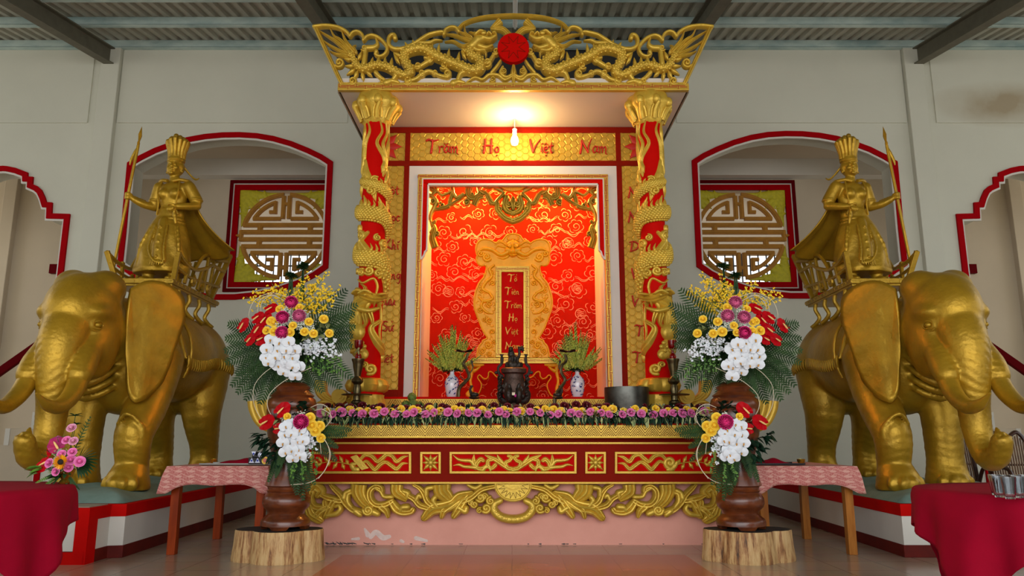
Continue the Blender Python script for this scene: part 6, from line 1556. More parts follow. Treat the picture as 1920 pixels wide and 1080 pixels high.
# ---------------- the riders
def sculpt_rider():
    s = Sculpt((-.50, -.42, -.01), (.42, .34, 1.50), .0075)
    # skirt
    def skirt(X, Y, Z):
        x0 = -.03-.03*(1-Z/.7); rr = np.interp(Z, [.08, .14, .3, .5, .62, .72, .8], [.28, .295, .275, .235, .195, .14, .12])
        a = np.arctan2(Y, X-x0); fold = .008*np.sin(a*7+Z*13)*np.clip((.65-Z)/.3, 0, 1)
        d = np.sqrt(((X-x0)/1.0)**2+(Y/.82)**2) - rr - fold
        return np.maximum(d*.8, np.maximum(.10-Z, Z-.80))
    s.apply(skirt, (-.38, -.30, .08), (.32, .30, .82), .02)
    s.cap((-.17, -.03, .16), (-.18, -.05, .03), .052, .052, .02); s.cap((.10, -.03, .16), (.11, -.05, .03), .052, .052, .02)
    for x in (-.18, .11):
        s.ell((x, -.10, .03), (.05, .09, .035), .02)
        for z in (.05, .09): s.cap((x-.0, -.05, z), (x, -.05, z+.004), .058, .058, .006)
    # torso
    s.ell((-.0, 0, .76), (.125, .095, .12), .05); s.ell((0, 0, .95), (.15, .105, .17), .06); s.ell((0, .01, 1.06), (.17, .09, .07), .05)
    for q in (-1, 1): s.ell((q*.065, -.085, .975), (.058, .05, .055), .025)
    s.cap((0, .01, 1.10), (-.005, -.005, 1.21), .05, .046, .04)
    for i in range(3): s.cap((-.002, 0, 1.135+i*.018), (-.002, -.003, 1.137+i*.018), .058-.003*i, .058-.003*i, .006)
    # belt, front panel, sash
    s.ell((-.01, 0, .70), (.155, .125, .028), .012); s.ell((-.01, 0, .665), (.165, .13, .02), .01)
    s.chain([(-.01, -.115, .66), (.0, -.155, .5), (.01, -.185, .33), (.03, -.195, .20)], [.05, .06, .065, .07], .008, sub=5)
    for i in range(5): s.ell((.0+i*.006, -.165-.017*i-.038, .58-.085*i), (.014, .010, .016), .006)
    s.chain([(-.07, -.17, .6), (-.08, -.245, .35), (.0, -.27, .2), (.10, -.26, .17)], [.012]*4, .006, sub=5); s.chain([(.06, -.17, .6), (.09, -.245, .35), (.12, -.27, .2)], [.012]*3, .006, sub=5)
    for i in range(7): s.cap((-.03+.022*i, -.268, .20), (-.035+.025*i, -.272, .15), .007, .007, .004)
    s.chain([(-.12, -.13, .62), (-.21, -.17, .4), (-.25, -.15, .16)], [.014, .018, .016], .02); s.chain([(.14, -.11, .6), (.19, -.15, .4), (.21, -.14, .16)], [.014, .018, .016], .02)
    # arms
    L = [(-.165, .0, 1.08), (-.20, .02, .97), (-.215, .01, .86)]; s.chain(L, [.055, .047, .040], .03); s.chain([(-.215, .01, .86), (-.29, -.09, .865), (-.365, -.17, .905)], [.042, .036, .026], .02)
    s.cap((-.17, .0, 1.07), (-.212, .015, .93), .064, .066, .02)
    s.chain([(.165, .0, 1.08), (.225, .03, .97), (.265, .02, .86)], [.055, .047, .040], .03); s.chain([(.265, .02, .86), (.21, -.10, .82), (.135, -.185, .80)], [.042, .036, .026], .02)
    s.cap((.17, .0, 1.07), (.245, .03, .93), .064, .066, .02)
    for i in range(5): t = .45+.11*i; p = [(-.215+(-.15)*t, .01-.18*t, .86+.045*t)]; s.ell(p[0], (.02, .02, .042), .006); q = [(.265-.13*t, .02-.205*t, .86-.06*t)]; s.ell(q[0], (.02, .02, .042), .006)
    for p_ in ((-.214, .013, .925), (.247, .03, .925)): s.ell(p_, (.074, .074, .014), .008)
    # left-side hand closed on the spear shaft
    hx_, hy, hz = -.392, -.19, .925
    s.ell((hx_+.018, hy+.01, hz), (.022, .026, .036), .012)
    for i in range(4):
        z = hz+.030-.019*i; r0 = .022
        s.chain([(hx_+.02, hy-.005, z), (hx_+.005, hy-.030, z), (hx_-.022, hy-.026, z), (hx_-.03, hy-.002, z)], [.0105, .010, .0095, .008], .004, sub=3)
    s.chain([(hx_+.02, hy+.02, hz+.01), (hx_-.005, hy+.028, hz+.028), (hx_-.02, hy+.005, hz+.036)], [.011, .010, .008], .004, sub=3)
    # other hand resting at the waist, fingers down
    gx_, gy, gz = .115, -.20, .80
    s.ell((gx_, gy, gz), (.036, .02, .026), .012)
    for i in range(4): x = gx_-.034+.018*i; s.chain([(x+.004, gy-.004, gz-.006), (x-.002, gy-.022, gz-.03), (x-.006, gy-.014, gz-.062+.004*abs(i-1))], [.0105, .0095, .007], .004, sub=3)
    s.chain([(gx_+.02, gy-.012, gz+.012), (gx_-.012, gy-.03, gz+.016), (gx_-.034, gy-.03, gz+.004)], [.011, .010, .008], .004, sub=3)
    s.cap((.13, -.19, .76), (.15, -.17, .62), .02, .014, .01); s.ell((.14, -.185, .70), (.022, .02, .03), .008)      # dagger grip at the hip
    # head, turned a little
    c = np.array((-.01, -.01, 1.30)); s.ell(c, (.078, .088, .105), .02); s.ell(c+(-.006, -.045, -.06), (.05, .045, .045), .025)
    yaw = R(-12); fx = lambda x, y, z: tuple(c + np.array((x*cos(yaw)-y*sin(yaw)*-1, x*sin(yaw)*-1*-1*0 + y*cos(yaw)+x*sin(yaw)*0, z)))
    s.chain([fx(0, -.080, .030), fx(0, -.094, .0), fx(0, -.104, -.022)], [.008, .010, .014], .01); s.ell(fx(.013, -.09, -.024), (.009, .01, .008), .006); s.ell(fx(-.013, -.09, -.024), (.009, .01, .008), .006)
    for q in (-1, 1):
        s.ell(fx(q*.032, -.092, .012), (.016, .012, .009), .006, op='cut'); s.ell(fx(q*.031, -.078, .010), (.014, .012, .008), .004)
        s.chain([fx(q*.014, -.088, .028), fx(q*.034, -.084, .036), fx(q*.052, -.07, .028)], [.005, .006, .004], .006)
        s.ell(fx(q*.04, -.066, -.028), (.022, .02, .02), .02)
        s.ell((c[0]+q*.08, c[1]+.01, c[2]-.005), (.012, .02, .032), .008); s.ell((c[0]+q*.088, c[1]+.005, c[2]-.05), (.014, .014, .018), .006)
    s.ell(fx(0, -.094, -.047), (.019, .010, .006), .004); s.ell(fx(0, -.092, -.056), (.016, .011, .006), .004); s.ell(fx(0, -.085, -.088), (.02, .018, .016), .015)
    # headband and back hair
    s.ell(c+(0, .03, .01), (.088, .085, .10), .02)
    for z in (.055, .075): s.ell(c+(0, .0, z), (.085, .092, .014), .006)
    return s
RID = sculpt_rider()
def crown(parent, m_):
    mb = MB(); c = Vector((-.01, .01, 1.37))
    mb.lathe([(.088, 0), (.092, .02), (.084, .035), (.085, .05), (.075, .05)], 32, c)
    for n, hh, rb, rt, ph in ((13, .25, .078, .112, 0), (11, .275, .055, .085, .2), (7, .30, .03, .05, .1)):
        for i in range(n):
            a = 2*pi*i/n+ph; ca, sa = cos(a), sin(a)*.72; base = c+Vector((rb*ca, rb*sa, .03)); top = c+Vector((rt*ca, rt*sa, hh-.03*abs(ca)))
            mb.tube(smooth3([base, base*.55+top*.45-Vector((ca, sa, 0))*.012, top], 4), interp_list([.020, .022, .027, .024], 9), 8)
            mb.ell(top, (.027, .024, .022), 8, 6)
    mb.v = [mirv(q, m_) for q in mb.v]; return mb.build('feather_crown', 'gold_statue', parent)
def cape(parent, m_):
    mb = MB()
    def fn(u, v):
        a = pi*(.02+.96*u); rr = .17+.10*v; x = rr*cos(a)*(1+.2*v); y = .05+.10*sin(a)*(1+1.2*v)
        drift = v**2.0; fold = .018*sin(u*22+v*2)*v
        x += .19*drift*(.35+.65*(1-u)) + fold; y += .34*drift + fold; z = 1.115 - .78*v - .05*sin(a)*0 + .10*drift*(1-u)*1.2 + .02*sin(u*14)*v - .07*abs(cos(a))**3*(1-v)
        return mirv((x, y, z), m_)
    mb.grid(fn, 50, 30); o = mb.build('cape', 'gold_statue', parent, sharp=9); so = o.modifiers.new('t', 'SOLIDIFY'); so.thickness = .014; so.offset = 0
    mb = MB()
    for q in (-1, 1): mb.tube([mirv(p, m_) for p in smooth3([(q*.03, -.09, 1.12), (q*.10, -.07, 1.135), (q*.17, .0, 1.13), (q*.16, .08, 1.10), (0, .11, 1.11)], 5)], .020, 8)
    for q in (-1, 1): mb.tube([mirv(p, m_) for p in smooth3([(q*.10, -.08, 1.12), (q*.115, -.115, 1.0), (q*.10, -.11, .85), (q*.12, -.09, .74)], 5)], .010, 6)
    mb.tube([mirv(p, m_) for p in smooth3([(.05, .06, 1.33), (.12, .10, 1.24), (.17, .12, 1.20), (.21, .12, 1.215)], 5)], interp_list([.014, .01, .012, .004], 16), 6)
    mb.build('collar_trim', 'gold_statue', parent)
def rider(side):
    m_ = side == 'right'; sg = 1 if m_ else -1
    base = Vector((sg*4.05 + (.01 if m_ else 0), 8.748, 2.80))
    root = empty('rider_statue', base, 'gold statue of a standing person in tall feather crown and cape on the %s elephant' % side, 'statue', rz=R(6)*sg)
    root.scale = (1.10, 1.10, 1.10)
    if not hasattr(RID, 'cache'): RID.build('body', 'gold_statue', root, mirror=m_)
    else: np_mesh('body', RID.cache[0], RID.cache[1], 'gold_statue', root, m_)
    crown(root, m_); cape(root, m_)
    sp = empty('spear', base, 'long gold spear held upright by the crowned figure on the %s elephant' % side, 'spear', rz=R(6)*sg); sp.scale = (1.10,)*3
    a, hnd, b_ = Vector((-.492, -.20, .003)), Vector((-.40, -.195, .925)), None
    d = (hnd-a).normalized(); b_ = a+d*1.50
    mb = MB().tube([mirv(a, m_), mirv(b_, m_)], .0155, 10); mb.build('shaft', 'gold_statue', sp)
    mb = MB(); q = [b_, b_+d*.03, b_+d*.05, b_+d*.12, b_+d*.22]; mb.tube([mirv(p, m_) for p in q], [.022, .026, .016, .034, .002], 4, sx=.5)
    mb.tube([mirv(p, m_) for p in smooth3([b_-d*.02, b_-d*.08+Vector((-.02, 0, 0)), b_-d*.16+Vector((-.045, 0, 0)), b_-d*.22+Vector((-.05, 0, 0))], 4)], interp_list([.012, .018, .016, .006], 13), 7)
    mb.build('spearhead', 'gold_statue', sp)
rider('left'); rider('right')
# ================================================================ FLOWER STANDS, GARLAND, TABLES
def proto_rose(name, material, r=.05):
    mb = MB(); rd = random.Random(3)
    mb.ell((0, 0, .35*r), (.42*r, .42*r, .55*r), 10, 6)
    for ring, (n, rr, hh, op) in enumerate(((3, .34, 1.0, .1), (4, .56, .95, .3), (5, .80, .80, .6), (5, .98, .55, .95))):
        for i in range(n):
            a0 = 2*pi*i/n + ring*.6
            def fn(u, v):
                a = a0 + (u-.5)*2*pi/n*1.5; rad = rr*r*(.45+.55*v**.7)*(1+.10*sin(u*pi)); out = op*r*.28*v**3
                return (cos(a)*(rad+out), sin(a)*(rad+out), hh*r*(v**.9)*(.85+.15*sin(u*pi)) - op*r*.22*v**4 - .1*r)
            mb.grid(fn, 6, 5)
    o = mb.build(name, material, sharp=9, fix=False); return o
def proto_mum(name, material, r=.075):
    mb = MB(); mb.ell((0, 0, .3*r), (.8*r, .8*r, .6*r), 12, 8)
    for i in range(90):
        t = (i+.5)/90; th = math.acos(1-t*1.25) if t*1.25 <= 2 else pi; a = i*2.39996; d = Vector((sin(th)*cos(a), sin(th)*sin(a), cos(th)))
        s_ = d.cross(Vector((0, 0, 1)))
        if s_.length < .05: s_ = Vector((1, 0, 0))
        s_.normalize(); u = s_.cross(d); b0 = d*.7*r+Vector((0, 0, .25*r)); tip = d*1.02*r+Vector((0, 0, .25*r)); w_ = .15*r
        mb.add([b0-s_*w_, b0+s_*w_, tip+s_*w_*.8+u*.05*r, tip-s_*w_*.8+u*.05*r, b0+u*w_*.7, tip+u*.08*r+d*.04*r], [(0, 1, 2, 5), (0, 5, 3), (0, 3, 2, 1)])
    return mb.build(name, material, sharp=9, fix=False)
def proto_phal(r=.068):
    mb = MB()
    def petal(a, L_, w_, z0, cup):
        ca, sa = cos(a), sin(a)
        def fn(u, v):
            ww = w_*sin(pi*min(1, v*.93+.05))**.6*(u-.5)*2; rr = L_*v; return (ca*rr-sa*ww, sa*rr+ca*ww, z0+cup*v*v-.25*ww*ww/w_)
        mb.grid(fn, 6, 6)
    for a in (pi/2, pi/2+2.15, pi/2-2.15): petal(a, r*.95, r*.42, 0, .006)
    for a in (.12, pi-.12): petal(a, r*1.05, r*.72, .005, .010)
    mb.cur = 1; mb.ell((0, -r*.12, .014), (r*.13, r*.12, .016), 8, 6); mb.ell((0, -r*.30, .012), (r*.10, r*.16, .010), 8, 6)
    mb.cur = 0; mb.ell((0, 0, .018), (r*.09, r*.09, .014), 8, 6)
    return mb.build('orchid_bloom', ['orchid_white', 'orchid_heart'], sharp=9, fix=False)
def proto_anth(material, r=.085):
    mb = MB(); N = 28; nR = 6; vs = [(0, 0, 0)]
    def outline(a):
        return r*(.92+.22*cos(a)-.55*math.exp(-((abs(a)-pi)/.35)**2)) * (1+.10*cos(2*a))
    for j in range(1, nR+1):
        t = j/nR
        for i in range(N):
            a = -pi+2*pi*i/N; rr = outline(a)*t; vs.append((rr*cos(a)+.25*r*t*0, rr*sin(a)*.88, .10*r*t*t*cos(2*a)+.12*r*(t**2)*abs(sin(a))+.006*sin(a*9)*t))
    fs = [(0, 1+i, 1+(i+1) % N) for i in range(N)] + [(1+(j-1)*N+i, 1+j*N+i, 1+j*N+(i+1) % N, 1+(j-1)*N+(i+1) % N) for j in range(1, nR) for i in range(N)]
    mb.add(vs, fs); o = mb.build('anthurium', material, sharp=9, fix=False)
    m2 = MB().tube([(-.35*r, 0, .01), (-.1*r, 0, .05*r+.01), (.35*r, 0, .28*r), (.55*r, 0, .32*r)], [.007, .009, .007, .002], 8); m2.build('spadix', 'spadix', o)
    return o
STORE = (0, 0, -50)
PR = {}
PR['rose_yellow'] = proto_rose('yellow_rose', 'rose_yellow'); PR['rose_pink'] = proto_rose('pink_rose', 'rose_pink'); PR['rose_pale'] = proto_rose('pale_rose', 'rose_pale'); PR['rose_dark'] = proto_rose('dark_rose', 'rose_dark')
PR['mum'] = proto_mum('magenta_mum', 'mum_magenta'); PR['mum2'] = proto_mum('pink_mum', 'mum_pink'); PR['phal'] = proto_phal(); PR['anth'] = proto_anth('anthurium_red'); PR['anthp'] = proto_anth('anthurium_purple')
def put(kind, parent, loc, face, scale=1.0, roll=0.0):
    """a copy of a bloom (with its own parts) as a child of its arrangement"""
    o = PR[kind]; c = o.copy(); COL.objects.link(c); c.parent = parent; c.location = Vector(loc)-parent.location
    c.rotation_euler = look3(face, roll).to_euler(); c.scale = (scale,)*3
    for ch in o.children: d = ch.copy(); COL.objects.link(d); d.parent = c
    return c
def frond(name, parent, p0, p1, sag, rd, mat_='palm_green', w=.105, n=24, lw=.016):
    """feathery palm frond from p0 to p1 (world)"""
    p0, p1 = Vector(p0), Vector(p1); L_ = (p1-p0).length; mid = (p0+p1)/2 + Vector((0, -.02, sag)); mb = MB()
    q = lambda t: p0*(1-t)**2 + mid*2*t*(1-t) + p1*t*t
    off = parent.location; pts = [q(i/10)-off for i in range(11)]; mb.tube(pts, interp_list([.004, .003, .0015], 11), 5)
    fw = Vector((0, -1, 0)); tw = rd.uniform(-.5, .5)
    for i in range(2, n+1):
        t = i/n; c = q(t)-off; tg = (q(min(1, t+.02))-q(t-.02)).normalized(); s_ = tg.cross(fw).normalized(); s_ = Matrix.Rotation(tw, 3, tg) @ s_
        ll = w*(sin(pi*min(1, .12+.85*t))**.6)*rd.uniform(.9, 1.1)*min(1.3, L_/.4)
        for sg in (-1, 1):
            d = (s_*sg*.80 + tg*.62 + Vector((0, 0, -.10))).normalized(); e = c+d*ll; nn = d.cross(fw)
            nn = nn.normalized() if nn.length > .05 else Vector((0, 0, 1)); h_ = lw
            m_ = c+d*ll*.45; mb.add([c-nn*h_*.3, m_-nn*h_*.5+Vector((0, .002, 0)), e, m_+nn*h_*.5, c+nn*h_*.3], [(0, 1, 3, 4), (1, 2, 3)])
    return mb.build(name, mat_, parent, smooth=False, fix=False)
def spray(name, parent, p0, p1, rd, n, r, mat_, stem='stem_green', spread=.05, start=.3):
    off = parent.location; p0 = Vector(p0)-off; p1 = Vector(p1)-off; mb = MB(); mb.cur = 1
    mb.tube([p0, (p0+p1)/2+Vector((rd.uniform(-.02, .02), 0, .01)), p1], .0022, 4); mb.cur = 0
    for i in range(n):
        t = start+(1-start)*rd.random(); c = p0.lerp(p1, t) + Vector((rd.gauss(0, 1), rd.gauss(0, .7), rd.gauss(0, 1)))*spread*(1.15-t*.6)
        for k_ in range(3): a = rd.uniform(0, 6.3); mb.ell(c+Vector((cos(a)*r*.7, -.3*r, sin(a)*r*.7)), (r*.75, r*.45, r*.6), 5, 4)
        mb.cur = 1; mb.tube([p0.lerp(p1, max(0, t-.08)), c], .001, 3); mb.cur = 0
    return mb.build(name, [mat_, stem], parent, fix=False)
def wire(parent, pts, Y, r=.0028):
    off = parent.location; pts = [P(x, y, Y+dy)-off for x, y, dy in pts]; mb = MB(); mb.tube(smooth3(pts, 8), r, 6); return mb.build('wire_loop', 'wire_white', parent)
def leafcluster(name, parent, c, rd, n, L_, w_, mat_, fan=(0, 0, 1), spread=1.2, rr=.06):
    off = parent.location; mb = MB(); f = Vector(fan).normalized()
    for i in range(n):
        d = (f + Vector((rd.uniform(-1, 1), rd.uniform(-1, .3), rd.uniform(-1, 1)))*spread).normalized()
        leaf(mb, Vector(c)-off+Vector((rd.uniform(-rr, rr), rd.uniform(-rr, rr)*.6, rd.uniform(-rr, rr))), d, L_*rd.uniform(.7, 1.15), w_, rd)
    return mb.build(name, mat_, parent, fix=False, sharp=9)

def big_arrangement(side):
    s = side == 'left'; mx_ = (lambda x: x) if s else (lambda x: 2*CXP+1-x); rd = random.Random(21 if s else 22); sg = 1 if s else -1
    Yc = 6.92
    c5 = lambda x, y: (mx_(430+x/4.154), 500+y/4.154); c7 = lambda x, y: (mx_(460+x/5.4), 740+y/5.4)
    ctr = P(*c5(470, 640), Yc); root = empty('tall_bouquet', ctr, 'large upper bouquet of white orchids, red anthuriums and palm on the %s wooden urn' % side, 'bouquet')
    O = P(*c5(480, 620), Yc)
    def depth(x, y, a=.22): return Yc - a*max(0, 1-((x-470)/420)**2-((y-560)/420)**2)**.5 - .02
    def B(kind, x, y, sc_=1.0, dy=0, **k):
        p = P(*c5(x, y), depth(x, y)+dy); put(kind, root, p, (p-O).normalized()*.6+Vector((0, -1, .05)), sc_, rd.uniform(0, 6.3) if 'roll' not in k else k['roll'])
    # palm
    for x, y, sag in ((905, 185, .0), (965, 370, .03), (985, 300, .04), (970, 470, .03), (950, 540, .03), (945, 615, .04), (945, 860, .08), (860, 935, .07), (722, 965, .05), (610, 1025, .03), (408, 1050, .03), (242, 1055, .05), (130, 1030, .06),
                      (68, 975, .08), (25, 920, .08), (-15, 745, .05), (-25, 655, .04), (-20, 560, .03), (0, 450, .02), (330, 1000, .04), (520, 930, .02), (800, 800, .04), (60, 830, .06), (180, 940, .05)):
        frond('palm_frond', root, O+Vector((0, rd.uniform(-.05, .08), 0)), P(*c5(x, y), Yc+rd.uniform(-.12, .10)), sag, rd)
    leafcluster('filler_leaves', root, O+Vector((0, .03, .02)), rd, 70, .20, .035, 'leaf_green', (0, -.3, 0), 1.4, .10)
    leafcluster('variegated_leaves', root, P(*c5(650, 560), Yc-.12), rd, 22, .10, .022, 'leaf_pale', (0, -.6, .3), 1.0, .07)
    leafcluster('variegated_leaves', root, P(*c5(740, 470), Yc-.10), rd, 14, .09, .02, 'leaf_pale', (sg*.5, -.6, .3), 1.0, .05)
    # orchids
    for x, y in ((330, 575), (400, 588), (462, 592), (300, 640), (368, 648), (440, 640), (520, 640), (288, 700), (358, 708), (430, 690), (490, 705), (312, 752), (380, 762), (446, 748), (502, 782), (430, 818), (508, 848), (546, 772)):
        B('phal', x+rd.uniform(-8, 8), y+rd.uniform(-8, 8), rd.uniform(.8, .9), -.07+rd.uniform(-.02, .02), roll=rd.uniform(-.35, .35))
    for x, y, k_ in ((485, 285, 'mum' if s else 'mum2'), (418, 400, 'mum' if s else 'mum2'), (545, 388, 'mum2'), (415, 518, 'mum')): B(k_, x, y, .76, -.04)
    for x, y in ((545, 318), (350, 438), (290, 498), (350, 505), (495, 460), (472, 515), (585, 508), (655, 522), (620, 430), (778, 520), (735, 410), (325, 425), (395, 330)): B('rose_yellow', x, y, rd.uniform(.54, .68), -.04)
    for x, y in ((100, 470), (210, 405), (310, 335), (265, 425), (215, 500), (155, 575), (240, 568)): B('anth', x, y, rd.uniform(.8, 1.0), 0, roll=(pi*.08 if s else pi*.92)+rd.uniform(-.3, .3))
    # dendrobium: white florets and green buds
    for i in range(9):
        x0 = 600+i*32; spray('dendrobium_spray', root, P(*c5(600, 560), Yc-.12), P(*c5(x0, 640+rd.uniform(-50, 90)), Yc-.16), rd, 15, .0145, 'orchid_white', spread=.045, start=.35)
    for i in range(8): x0 = 610+i*38; spray('bud_spray', root, P(*c5(x0-10, 690), Yc-.14), P(*c5(x0+rd.uniform(-10, 30), 800+rd.uniform(0, 90)), Yc-.13), rd, 9, .009, 'leaf_bright', spread=.016, start=.1)
    # oncidium
    for x, y in ((130, 235), (200, 190), (270, 200), (330, 130), (390, 140), (440, 200), (520, 150), (560, 110), (610, 60), (650, 150), (700, 100), (755, 55), (740, 190), (800, 180), (858, 170), (820, 260), (640, 260), (560, 220), (700, 280), (760, 320)):
        spray('oncidium_spray', root, P(*c5(480, 420), Yc), P(*c5(x, y), Yc+rd.uniform(-.08, .08)), rd, 30, .0105, 'oncidium', spread=.040, start=.48)
    for x, y in ((445, 330), (490, 400), (560, 455), (650, 478), (395, 460), (600, 360), (430, 350)): spray('babys_breath', root, P(*c5(470, 500), Yc-.08), P(*c5(x, y), depth(x, y)-.05), rd, 60, .0050, 'baby_breath', spread=.028, start=.75)
    # papyrus tufts
    for tx, ty in ((475, 62), (490, 75), (578, -12), (572, 5)):
        a = P(*c5(tx-10, 260), Yc+.02); b_ = P(*c5(tx, ty), Yc+.02); off = root.location; mb = MB(); [mb.tube([a-off+Vector((q, 0, 0)), b_-off], .0042, 6) for q in (-.018, 0, .018)]
        for i in range(110): an = rd.uniform(0, 6.3); el = rd.uniform(-.15, .8); d = Vector((cos(an)*cos(el), sin(an)*cos(el), sin(el))); leaf(mb, b_-off, d, rd.uniform(.05, .085), .0048, rd, .3)
        mb.build('papyrus_tuft', 'leaf_green', root, fix=False)
    W5 = lambda l: [(*c5(x, y), dy) for x, y, dy in l]
    wire(root, W5([(460, 240, -.1), (330, 205, -.12), (200, 260, -.12), (152, 370, -.1), (180, 440, -.05)]), Yc)
    wire(root, W5([(440, 270, -.1), (330, 220, -.14), (240, 260, -.14), (218, 350, -.1)]), Yc); wire(root, W5([(400, 250, -.1), (320, 225, -.14), (250, 290, -.14), (250, 390, -.1)]), Yc)
    wire(root, W5([(520, 660, -.22), (400, 740, -.24), (270, 830, -.22), (195, 930, -.18), (190, 1060, -.14), (240, 1170, -.12), (330, 1240, -.1)]), Yc)
    wire(root, W5([(640, 785, -.2), (520, 840, -.24), (400, 910, -.22), (310, 1000, -.22), (300, 1100, -.2), (360, 1200, -.2), (430, 1250, -.16)]), Yc)
    # ---- lower bouquet
    Yl = 6.72; ctr = P(*c7(470, 420), Yl); root = empty('low_bouquet', ctr, 'smaller lower bouquet with cascading white orchids tied to the %s wooden urn' % side, 'bouquet')
    O = P(*c7(470, 380), Yl+.10)
    def B2(kind, x, y, sc_=1.0, dy=0, roll=None):
        p = P(*c7(x, y), Yl-.10*max(0, 1-((x-480)/330)**2)+dy); put(kind, root, p, (p-O).normalized()*.5+Vector((0, -1, .05)), sc_, rd.uniform(0, 6.3) if roll is None else roll)
    for x, y, sag in ((1065, 358, .02), (1015, 410, .03), (930, 530, .05), (915, 660, .05), (235, 870, .06), (310, 830, .05), (585, 1055, .04), (640, 960, .04), (700, 900, .05), (520, 1000, .03), (470, 900, .02)):
        frond('palm_frond', root, O, P(*c7(x, y), Yl-.02+rd.uniform(-.05, .05)), sag, rd, w=.065)
    for x, y in ((180, 440), (230, 520), (280, 600), (330, 670), (150, 420), (480, 130), (560, 110), (620, 150), (520, 180), (420, 160), (340, 480), (250, 470)):
        leafcluster('dark_leaves', root, P(*c7(x, y), Yl+.04), rd, 9, .085, .024, 'leaf_dark', ((x-470)/400*sg, -.4, -(y-330)/500), .8, .03)
    leafcluster('variegated_leaves', root, P(*c7(760, 210), Yl+.02), rd, 14, .085, .016, 'leaf_pale', (sg*.4, -.5, .4), 1.0, .05); leafcluster('variegated_leaves', root, P(*c7(350, 290), Yl-.05), rd, 8, .06, .014, 'leaf_pale', (0, -.6, .1), 1.0, .03)
    for x, y in ((410, 320), (462, 300), (550, 352), (400, 400), (470, 398), (572, 392), (382, 488), (452, 488), (530, 470), (585, 462), (405, 580), (470, 560), (540, 550), (482, 645), (555, 620), (520, 600)): B2('phal', x, y, .80, -.05+rd.uniform(-.02, .02), rd.uniform(-.35, .35))
    B2('mum', 565, 280, .85, -.03)
    for x, y, q in ((655, 235, .7), (675, 312, .75), (710, 365, .75), (752, 320, .7), (765, 440, .6), (425, 222, .5)): B2('rose_yellow', x, y, q, -.02)
    for x, y, q, ro in ((195, 290, 1.0, .1), (355, 172, .95, .7), (325, 345, .75, .0)): B2('anth', x, y, q, -.02, (ro if s else pi-ro))
    for i in range(7): spray('dendrobium_spray', root, P(*c7(590, 340), Yl-.06), P(*c7(620+rd.uniform(-20, 90), 420+i*45), Yl-.08), rd, 13, .012, 'orchid_white', spread=.026, start=.3)
    for x, y in ((500, 780), (470, 880), (570, 760), (580, 860), (640, 620), (690, 690), (720, 800)): spray('bud_spray', root, P(*c7(x-20 if x > 600 else x, y-150), Yl-.08), P(*c7(x, y), Yl-.08), rd, 9, .0085, 'leaf_bright' if x < 600 or y > 680 else 'orchid_white', spread=.014, start=.1)
    for x, y in ((575, 190), (640, 370), (380, 225)): spray('babys_breath', root, P(*c7(520, 300), Yl), P(*c7(x, y), Yl-.07), rd, 50, .0048, 'baby_breath', spread=.024, start=.75)
    W7 = lambda l: [(*c7(x, y), dy) for x, y, dy in l]
    wire(root, W7([(660, 130, 0), (760, 95, -.02), (840, 140, -.03), (862, 230, -.03), (820, 320, -.02), (750, 350, 0)]), Yl); wire(root, W7([(700, 160, 0), (780, 150, -.05), (860, 200, -.05), (868, 260, -.05), (800, 335, 0)]), Yl)
    wire(root, W7([(700, 390, 0), (800, 450, -.04), (850, 570, -.05), (835, 700, -.05), (760, 820, -.05), (640, 892, -.03), (460, 912, -.02)]), Yl); wire(root, W7([(720, 380, 0), (810, 470, -.06), (862, 600, -.07), (820, 740, -.07), (740, 850, -.05)]), Yl)
    wire(root, W7([(690, 400, 0), (750, 470, -.04), (768, 600, -.02)]), Yl)
    # ---- urn and log
    cu = PZ(*(mx_(533), 990), .27) if False else P(mx_(540), 900, Yc); ux, uy, zl = cu.x, Yc, .262
    urn = empty('wooden_urn', (ux, uy, zl), 'tall turned dark wood urn on a cut log, %s of the altar' % side, 'urn', 'wooden urns')
    pr = [(718, 22), (726, 33), (732, 30), (738, 36), (742, 41), (745, 38), (749, 43), (757, 45.5), (765, 46), (766.5, 45), (768, 46), (790, 45.5), (815, 42), (835, 37), (858, 31), (875, 32), (893, 37), (905, 41), (909, 42), (912, 37), (916, 36), (919, 39), (922, 36), (926, 40), (933, 44), (942, 45), (950, 42), (957, 35), (963, 34), (967, 38), (972, 44), (976, 46), (984, 46)]
    prof = [];
    for y, r_ in pr: Yy = uy-r_*px2m(uy, y); prof.append((r_*px2m(uy-.1, y), P(540, y, uy).z-zl))
    zmin = prof[-1][1]
    MB().lathe(prof[::-1], 56).build('turned_body', 'wood_urn', urn)
    mb = MB(); rf = prof[-1][0]
    for i in range(4):
        a0 = -pi/2 + i*pi/2
        def ft(u, v):
            a = a0+(u-.5)*.95*(1-.35*v); return ((rf*(1.0-.05*v))*cos(a), (rf*(1.0-.05*v))*sin(a), zmin+.01-(zmin+.01)*v)
        n0 = len(mb.v); mb.grid(ft, 8, 5); mb.grid(lambda u, v: tuple(q*(.72 if k_ < 2 else 1) for k_, q in enumerate(ft(u, v))), 8, 5)
        w_ = 9; 
        for j in range(5):
            for e in (0, 8): a_ = n0+j*w_+e; b_ = n0+54+j*w_+e; mb.f.append((a_, a_+w_, b_+w_, b_)); mb.mi.append(0)
        mb.f.append(tuple([n0+5*w_+i_ for i_ in range(9)] + [n0+54+5*w_+i_ for i_ in range(8, -1, -1)])); mb.mi.append(0)
    mb.build('bracket_feet', 'wood_urn', urn)
    lx = P(mx_(520), 1040, 6.9).x
    log = empty('log_stump', (lx, 6.92, 0), 'lobed cut log with black top under the %s urn' % side, 'log', 'log stumps')
